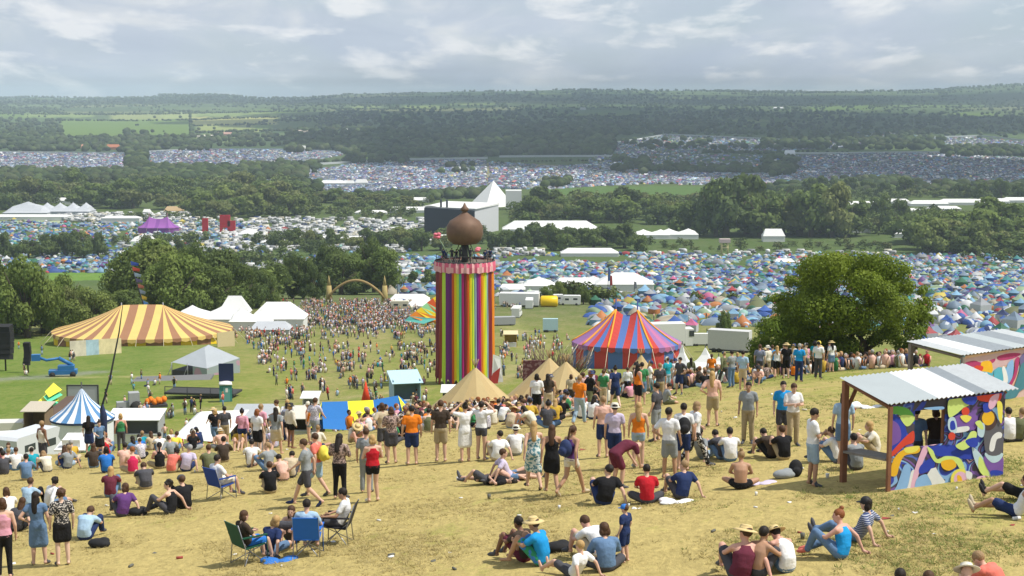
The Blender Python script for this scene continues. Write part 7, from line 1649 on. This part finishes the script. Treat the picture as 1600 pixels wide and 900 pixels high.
wl = mat('roof_pale', (.52, .56, .56), rough=.4, metal=.2, var=.06, scale=2); ww = mat('roof_white', (.74, .75, .76), rough=.45, var=.05); wd_ = mat('roof_dull', (.36, .39, .41), rough=.4, metal=.3, var=.12); wn = mat('roof_mid', (.58, .60, .60), rough=.4, metal=.2, var=.12)
CH, NV, LB, LM, OR, PKc, WHc, RDc, PUc, YE, PB, GRN = (.06, .055, .08), (.03, .06, .42), (.25, .45, .75), (.62, .76, .22), (.80, .46, .03), (.74, .45, .60), (.76, .77, .78), (.66, .07, .04), (.20, .10, .38), (.80, .72, .12), (.50, .66, .74), (.14, .42, .08)
M1 = [(NV, [(378, 430), (425, 440), (465, 480), (478, 540), (440, 600), (380, 620)], 1), (PUc, [(380, 470), (420, 470), (445, 510), (445, 560), (400, 590), (380, 590)], 1), (GRN, [(378, 390), (470, 395), (518, 440), (512, 470), (470, 470), (430, 430), (378, 425)], 1), (LM, [(440, 436), (518, 440), (500, 482), (470, 486)], 1),
      (RDc, [(385, 640), (440, 575), (500, 520), (520, 520), (518, 570), (470, 590), (410, 640)], 1), (OR, [(395, 730), (410, 660), (460, 610), (548, 596), (545, 625), (470, 640), (445, 690), (430, 740), (402, 745)], 1), (YE, [(470, 600), (550, 590), (530, 620), (480, 625)], 1),
      (LB, [(385, 855), (430, 800), (470, 690), (505, 700), (500, 770), (470, 850)], 1), (WHc, [(470, 850), (495, 790), (510, 720), (530, 720), (515, 800), (500, 845)], 1), (PKc, [(575, 592), (602, 600), (570, 680), (545, 760), (535, 838), (505, 842), (520, 740), (548, 650)], 1),
      (NV, [(610, 592), (850, 592), (865, 650), (800, 655), (720, 640), (650, 640)], 1), (NV, [(560, 690), (620, 650), (640, 690), (600, 720), (555, 730)], 1), (LB, [(540, 760), (600, 735), (640, 800), (620, 835), (540, 840)], 1), (WHc, [(598, 735), (618, 705), (645, 698), (665, 730), (700, 768), (690, 822), (650, 826), (632, 800), (620, 770)], 0),
      (NV, [(615, 795), (650, 795), (655, 822), (620, 825)], 1), (LM, [(592, 596), (625, 612), (650, 655), (700, 640), (770, 648), (800, 680), (812, 722), (785, 710), (750, 672), (690, 676), (635, 668)], 1), (OR, [(676, 668), (735, 658), (760, 690), (720, 714), (682, 700)], 1),
      (YE, circle(784, 758, 54), 1), (PKc, circle(786, 756, 38), 1), (OR, [(765, 740), (790, 745), (800, 790), (780, 800)], 1), (WHc, [(815, 715), (850, 725), (845, 760), (820, 750)], 1), (PB, [(845, 592), (905, 640), (950, 715), (945, 745), (900, 720), (862, 660)], 1), (LM, [(890, 640), (930, 690), (950, 740), (920, 740), (885, 700)], 1),
      (PKc, [(850, 795), (880, 745), (940, 738), (985, 768), (900, 790)], 1), (YE, [(850, 795), (870, 770), (890, 785), (880, 796)], 1), (PUc, [(915, 640), (1018, 640), (1028, 730), (950, 718)], 1), (NV, [(955, 712), (1030, 716), (1032, 764), (970, 768)], 1), (PB, [(918, 622), (1020, 622), (1000, 662), (955, 668)], 1),
      ((.12, .12, .14), [(915, 490), (1004, 482), (1016, 618), (925, 622)], 1), (WHc, [(942, 606), (952, 545), (985, 518), (1010, 524), (1008, 545), (982, 556), (968, 610)], 1), ((.08, .05, .05), circle(928, 458, 52), 1), (OR, circle(928, 448, 36), 1), (NV, [(895, 380), (930, 375), (945, 410), (905, 420)], 1),
      (RDc, [(850, 332), (988, 318), (984, 366), (900, 366), (862, 355)], 1), (PKc, [(938, 345), (984, 326), (970, 380), (940, 405), (925, 385)], 1), (LM, [(702, 352), (790, 342), (822, 376), (780, 400), (740, 430), (702, 440)], 1), (PUc, [(738, 440), (850, 425), (858, 500), (745, 505)], 1), (WHc, [(728, 500), (812, 488), (812, 512), (730, 522)], 1),
      (PB, [(702, 452), (735, 445), (752, 500), (735, 525), (702, 500)], 1), (NV, [(712, 468), (732, 462), (742, 500), (715, 505)], 1), (RDc, circle(795, 414, 22), 1), (RDc, circle(722, 538, 20), 1), (YE, [(765, 440), (800, 432), (830, 445), (800, 470)], 1), (LM, [(745, 585), (800, 555), (830, 515), (862, 520), (850, 570), (790, 608)], 1), (NV, [(800, 560), (860, 545), (870, 585), (830, 592)], 1),
      (YE, [(972, 368), (1002, 378), (1004, 470), (985, 450)], 1), (NV, [(772, 346), (852, 338), (842, 378), (796, 376)], 1), (LB, [(560, 395), (660, 388), (668, 402), (600, 404)], 1), (PB, [(868, 470), (905, 480), (900, 540), (868, 530)], 1), (LM, [(850, 470), (880, 500), (900, 500), (880, 460)], 1)]
def muralmat(name, cols, scale):
    m = bpy.data.materials.new(name); m.use_nodes = True; nt = m.node_tree; b = nt.nodes['Principled BSDF']; tc = nt.nodes.new('ShaderNodeTexCoord')
    n = nd(nt, 'ShaderNodeTexNoise', Scale=scale, Detail=1.2, Distortion=1.6); nt.links.new(tc.outputs['Object'], n.inputs['Vector']); k = len(cols)
    nt.links.new(ramp(nt, n.outputs[0], [(.28 + .46 * i / k, c) for i, c in enumerate(cols)], 'CONSTANT'), b.inputs['Base Color']); b.inputs['Roughness'].default_value = .6; return m
A = GY(1385, 768); B = GY(1566, 742)
Bz = B.copy(); dirn = (B - A); perp = V3((-dirn.y, dirn.x, 0)).normalized()
hf = Hm(1385, 632, A.y)
K1 = kiosk(A, B, perp * 1.75, hf - .03, hf + .2, 'near kiosk with corrugated roof and swirling bright mural', M1, (378, 1030, 385, 320, 858, 765), (.22, .485, .51, .91), mat('post_red_wood', (.24, .11, .06), var=.25, scale=4), [wl, ww, wd_, wn], (.38, .66, .76), muralmat('mural_ground', [CH, NV, (.10, .16, .5), CH, PUc, (.07, .06, .10), LB, NV, CH, PKc, CH, LM, NV], .85))
PE, CY_, MG, TL = (.72, .48, .32), (.10, .42, .56), (.42, .05, .16), (.07, .22, .28)
M2 = [((.60, .42, .44), [(785, 150), (1000, 110), (1130, 95), (1125, 150), (800, 210)], 1), (MG, [(800, 165), (850, 150), (900, 160), (960, 140), (955, 160), (900, 178), (840, 180)], 1), (MG, [(975, 130), (1040, 112), (1100, 115), (1060, 140), (990, 150)], 1), (OR, [(890, 160), (940, 155), (950, 210), (900, 215)], 1), (OR, [(795, 195), (830, 200), (820, 230), (795, 225)], 1),
      (CY_, [(845, 210), (900, 205), (950, 220), (945, 270), (880, 275), (850, 250)], 1), (WHc, [(905, 215), (925, 215), (915, 262), (900, 255)], 1), (RDc, [(860, 175), (900, 180), (890, 205), (850, 205)], 1), (CY_, [(960, 200), (1030, 190), (1040, 260), (980, 280)], 1), (LB, [(1030, 170), (1060, 150), (1060, 230), (1040, 270), (1020, 240)], 1),
      (WHc, [(1000, 190), (1015, 185), (1035, 250), (1020, 290), (1000, 300), (1010, 250)], 1), (MG, [(1070, 145), (1092, 140), (1080, 230), (1050, 290), (1040, 280), (1065, 220)], 1), (MG, [(985, 275), (1030, 280), (1050, 300), (1010, 305)], 1), ((.16, .14, .30), [(1095, 135), (1130, 110), (1135, 170), (1105, 190)], 1),
      (TL, [(1105, 170), (1140, 165), (1135, 230), (1142, 290), (1100, 320), (1080, 350), (1030, 355), (1000, 345), (1010, 310), (1060, 300), (1085, 240)], 1), (PKc, [(800, 235), (840, 240), (900, 285), (960, 290), (940, 300), (850, 290)], 1)]
q = GY(1560, 627); D2 = q.y - .8; A2 = G(1499, D2); B2 = G(1640, D2 + 2.0); hf2 = Hm(1499, 557, D2)
d2 = (B2 - A2); perp2 = V3((-d2.y, d2.x, 0)).normalized()
K2 = kiosk(A2, B2, perp2 * 2.1, hf2, hf2 + .1, 'further kiosk with corrugated roof and graffiti wall at the right edge', M2, (785, 1270, 130, 62, 400, 370), None, mat('post_grey_wood', (.20, .18, .16), var=.2), [wn, ww, wd_, wl, wd_, wn], (.12, .30, .52, .66, .86), muralmat('mural_peach', [PE, PE, (.70, .42, .30), PE, (.62, .45, .42), CY_, PE, TL, TL], .8))
print('kiosk', A, B, hf, A2, hf2)
# ------------------------------------------------------------ grass tufts and litter on the hillside
r = np.random.default_rng(3); n = 90000
D = 1 / r.uniform(1 / 95., 1 / 24., n); X = r.uniform(-.42, .42, n) * D; cl = np.sin(X * 1.9 + np.sin(D * .8)) + np.sin(D * 1.3 + X * .6) + np.sin(X * .45 - D * .31) + r.normal(size=n) * .8
k = cl > .5; X, D, cl = X[k], D[k], cl[k]; n = len(X)
def tuft(seed):
    q = random.Random(seed); mb = MB()
    for i in range(7):
        a = q.uniform(0, 6.28); b = q.uniform(.3, 1); x, y = math.cos(a) * .5 * q.random(), math.sin(a) * .5 * q.random()
        mb.add([(x - .07, y, 0), (x + .07, y + .05, 0), (x + math.cos(a) * b * .7, y + math.sin(a) * b * .7, q.uniform(.4, 1))], [(0, 1, 2)])
    return template(mb)
straw = np.array([(.44, .36, .16), (.38, .31, .13), (.22, .25, .07), (.17, .22, .05)]); w = np.clip((X - 5) / 15 + .34 + .25 * r.normal(size=n), 0, .999)
w = np.minimum(w, .62 + .3 * r.random(n)); gc = straw[np.clip((w * 4).astype(int), 0, 3)] * r.uniform(.8, 1.15, n)[:, None]
link('grass', scatter('grass', [tuft(i) for i in range(5)], r.integers(0, 5, n), np.stack([X, D, ground(X, D) - .006], 1), np.stack([r.uniform(.09, .2, n)] * 2 + [r.uniform(.03, .085, n)], 1), r.uniform(0, 6, n), gc[:, None, :], mat('grass_blades', src='attr', var=.1, trans=.3)), kind='stuff', label='short dry grass tufts over the near hillside', cat='grass')
n = 150; D = 1 / r.uniform(1 / 90., 1 / 27., n); X = r.uniform(-.40, .40, n) * D
def bit(i):
    mb = MB()
    if i == 0: mb.lathe([(.3, 0), (.4, 1.0)], seg=7)
    elif i == 1: mb.add([(-.8, -.5, .05), (.7, -.6, .2), (.9, .5, .05), (-.6, .6, .3)], [(0, 1, 2, 3)])
    else: mb.tube([(-.7, 0, .3), (.7, .1, .3)], .3, 6)
    return template(mb)
lc_ = np.array([(.7, .7, .7), (.7, .7, .7), (.55, .5, .4), (.7, .7, .68), (.6, .58, .5), (.3, .06, .05), (.12, .12, .1)])[r.integers(0, 7, n)]
link('litter', scatter('litter', [bit(0), bit(1), bit(2)], r.integers(0, 3, n), np.stack([X, D, ground(X, D)], 1), r.uniform(.05, .12, n), r.uniform(0, 6, n), lc_[:, None, :], cloth_a), kind='stuff', label='cups, cans and scraps of paper scattered on the grass', cat='litter')
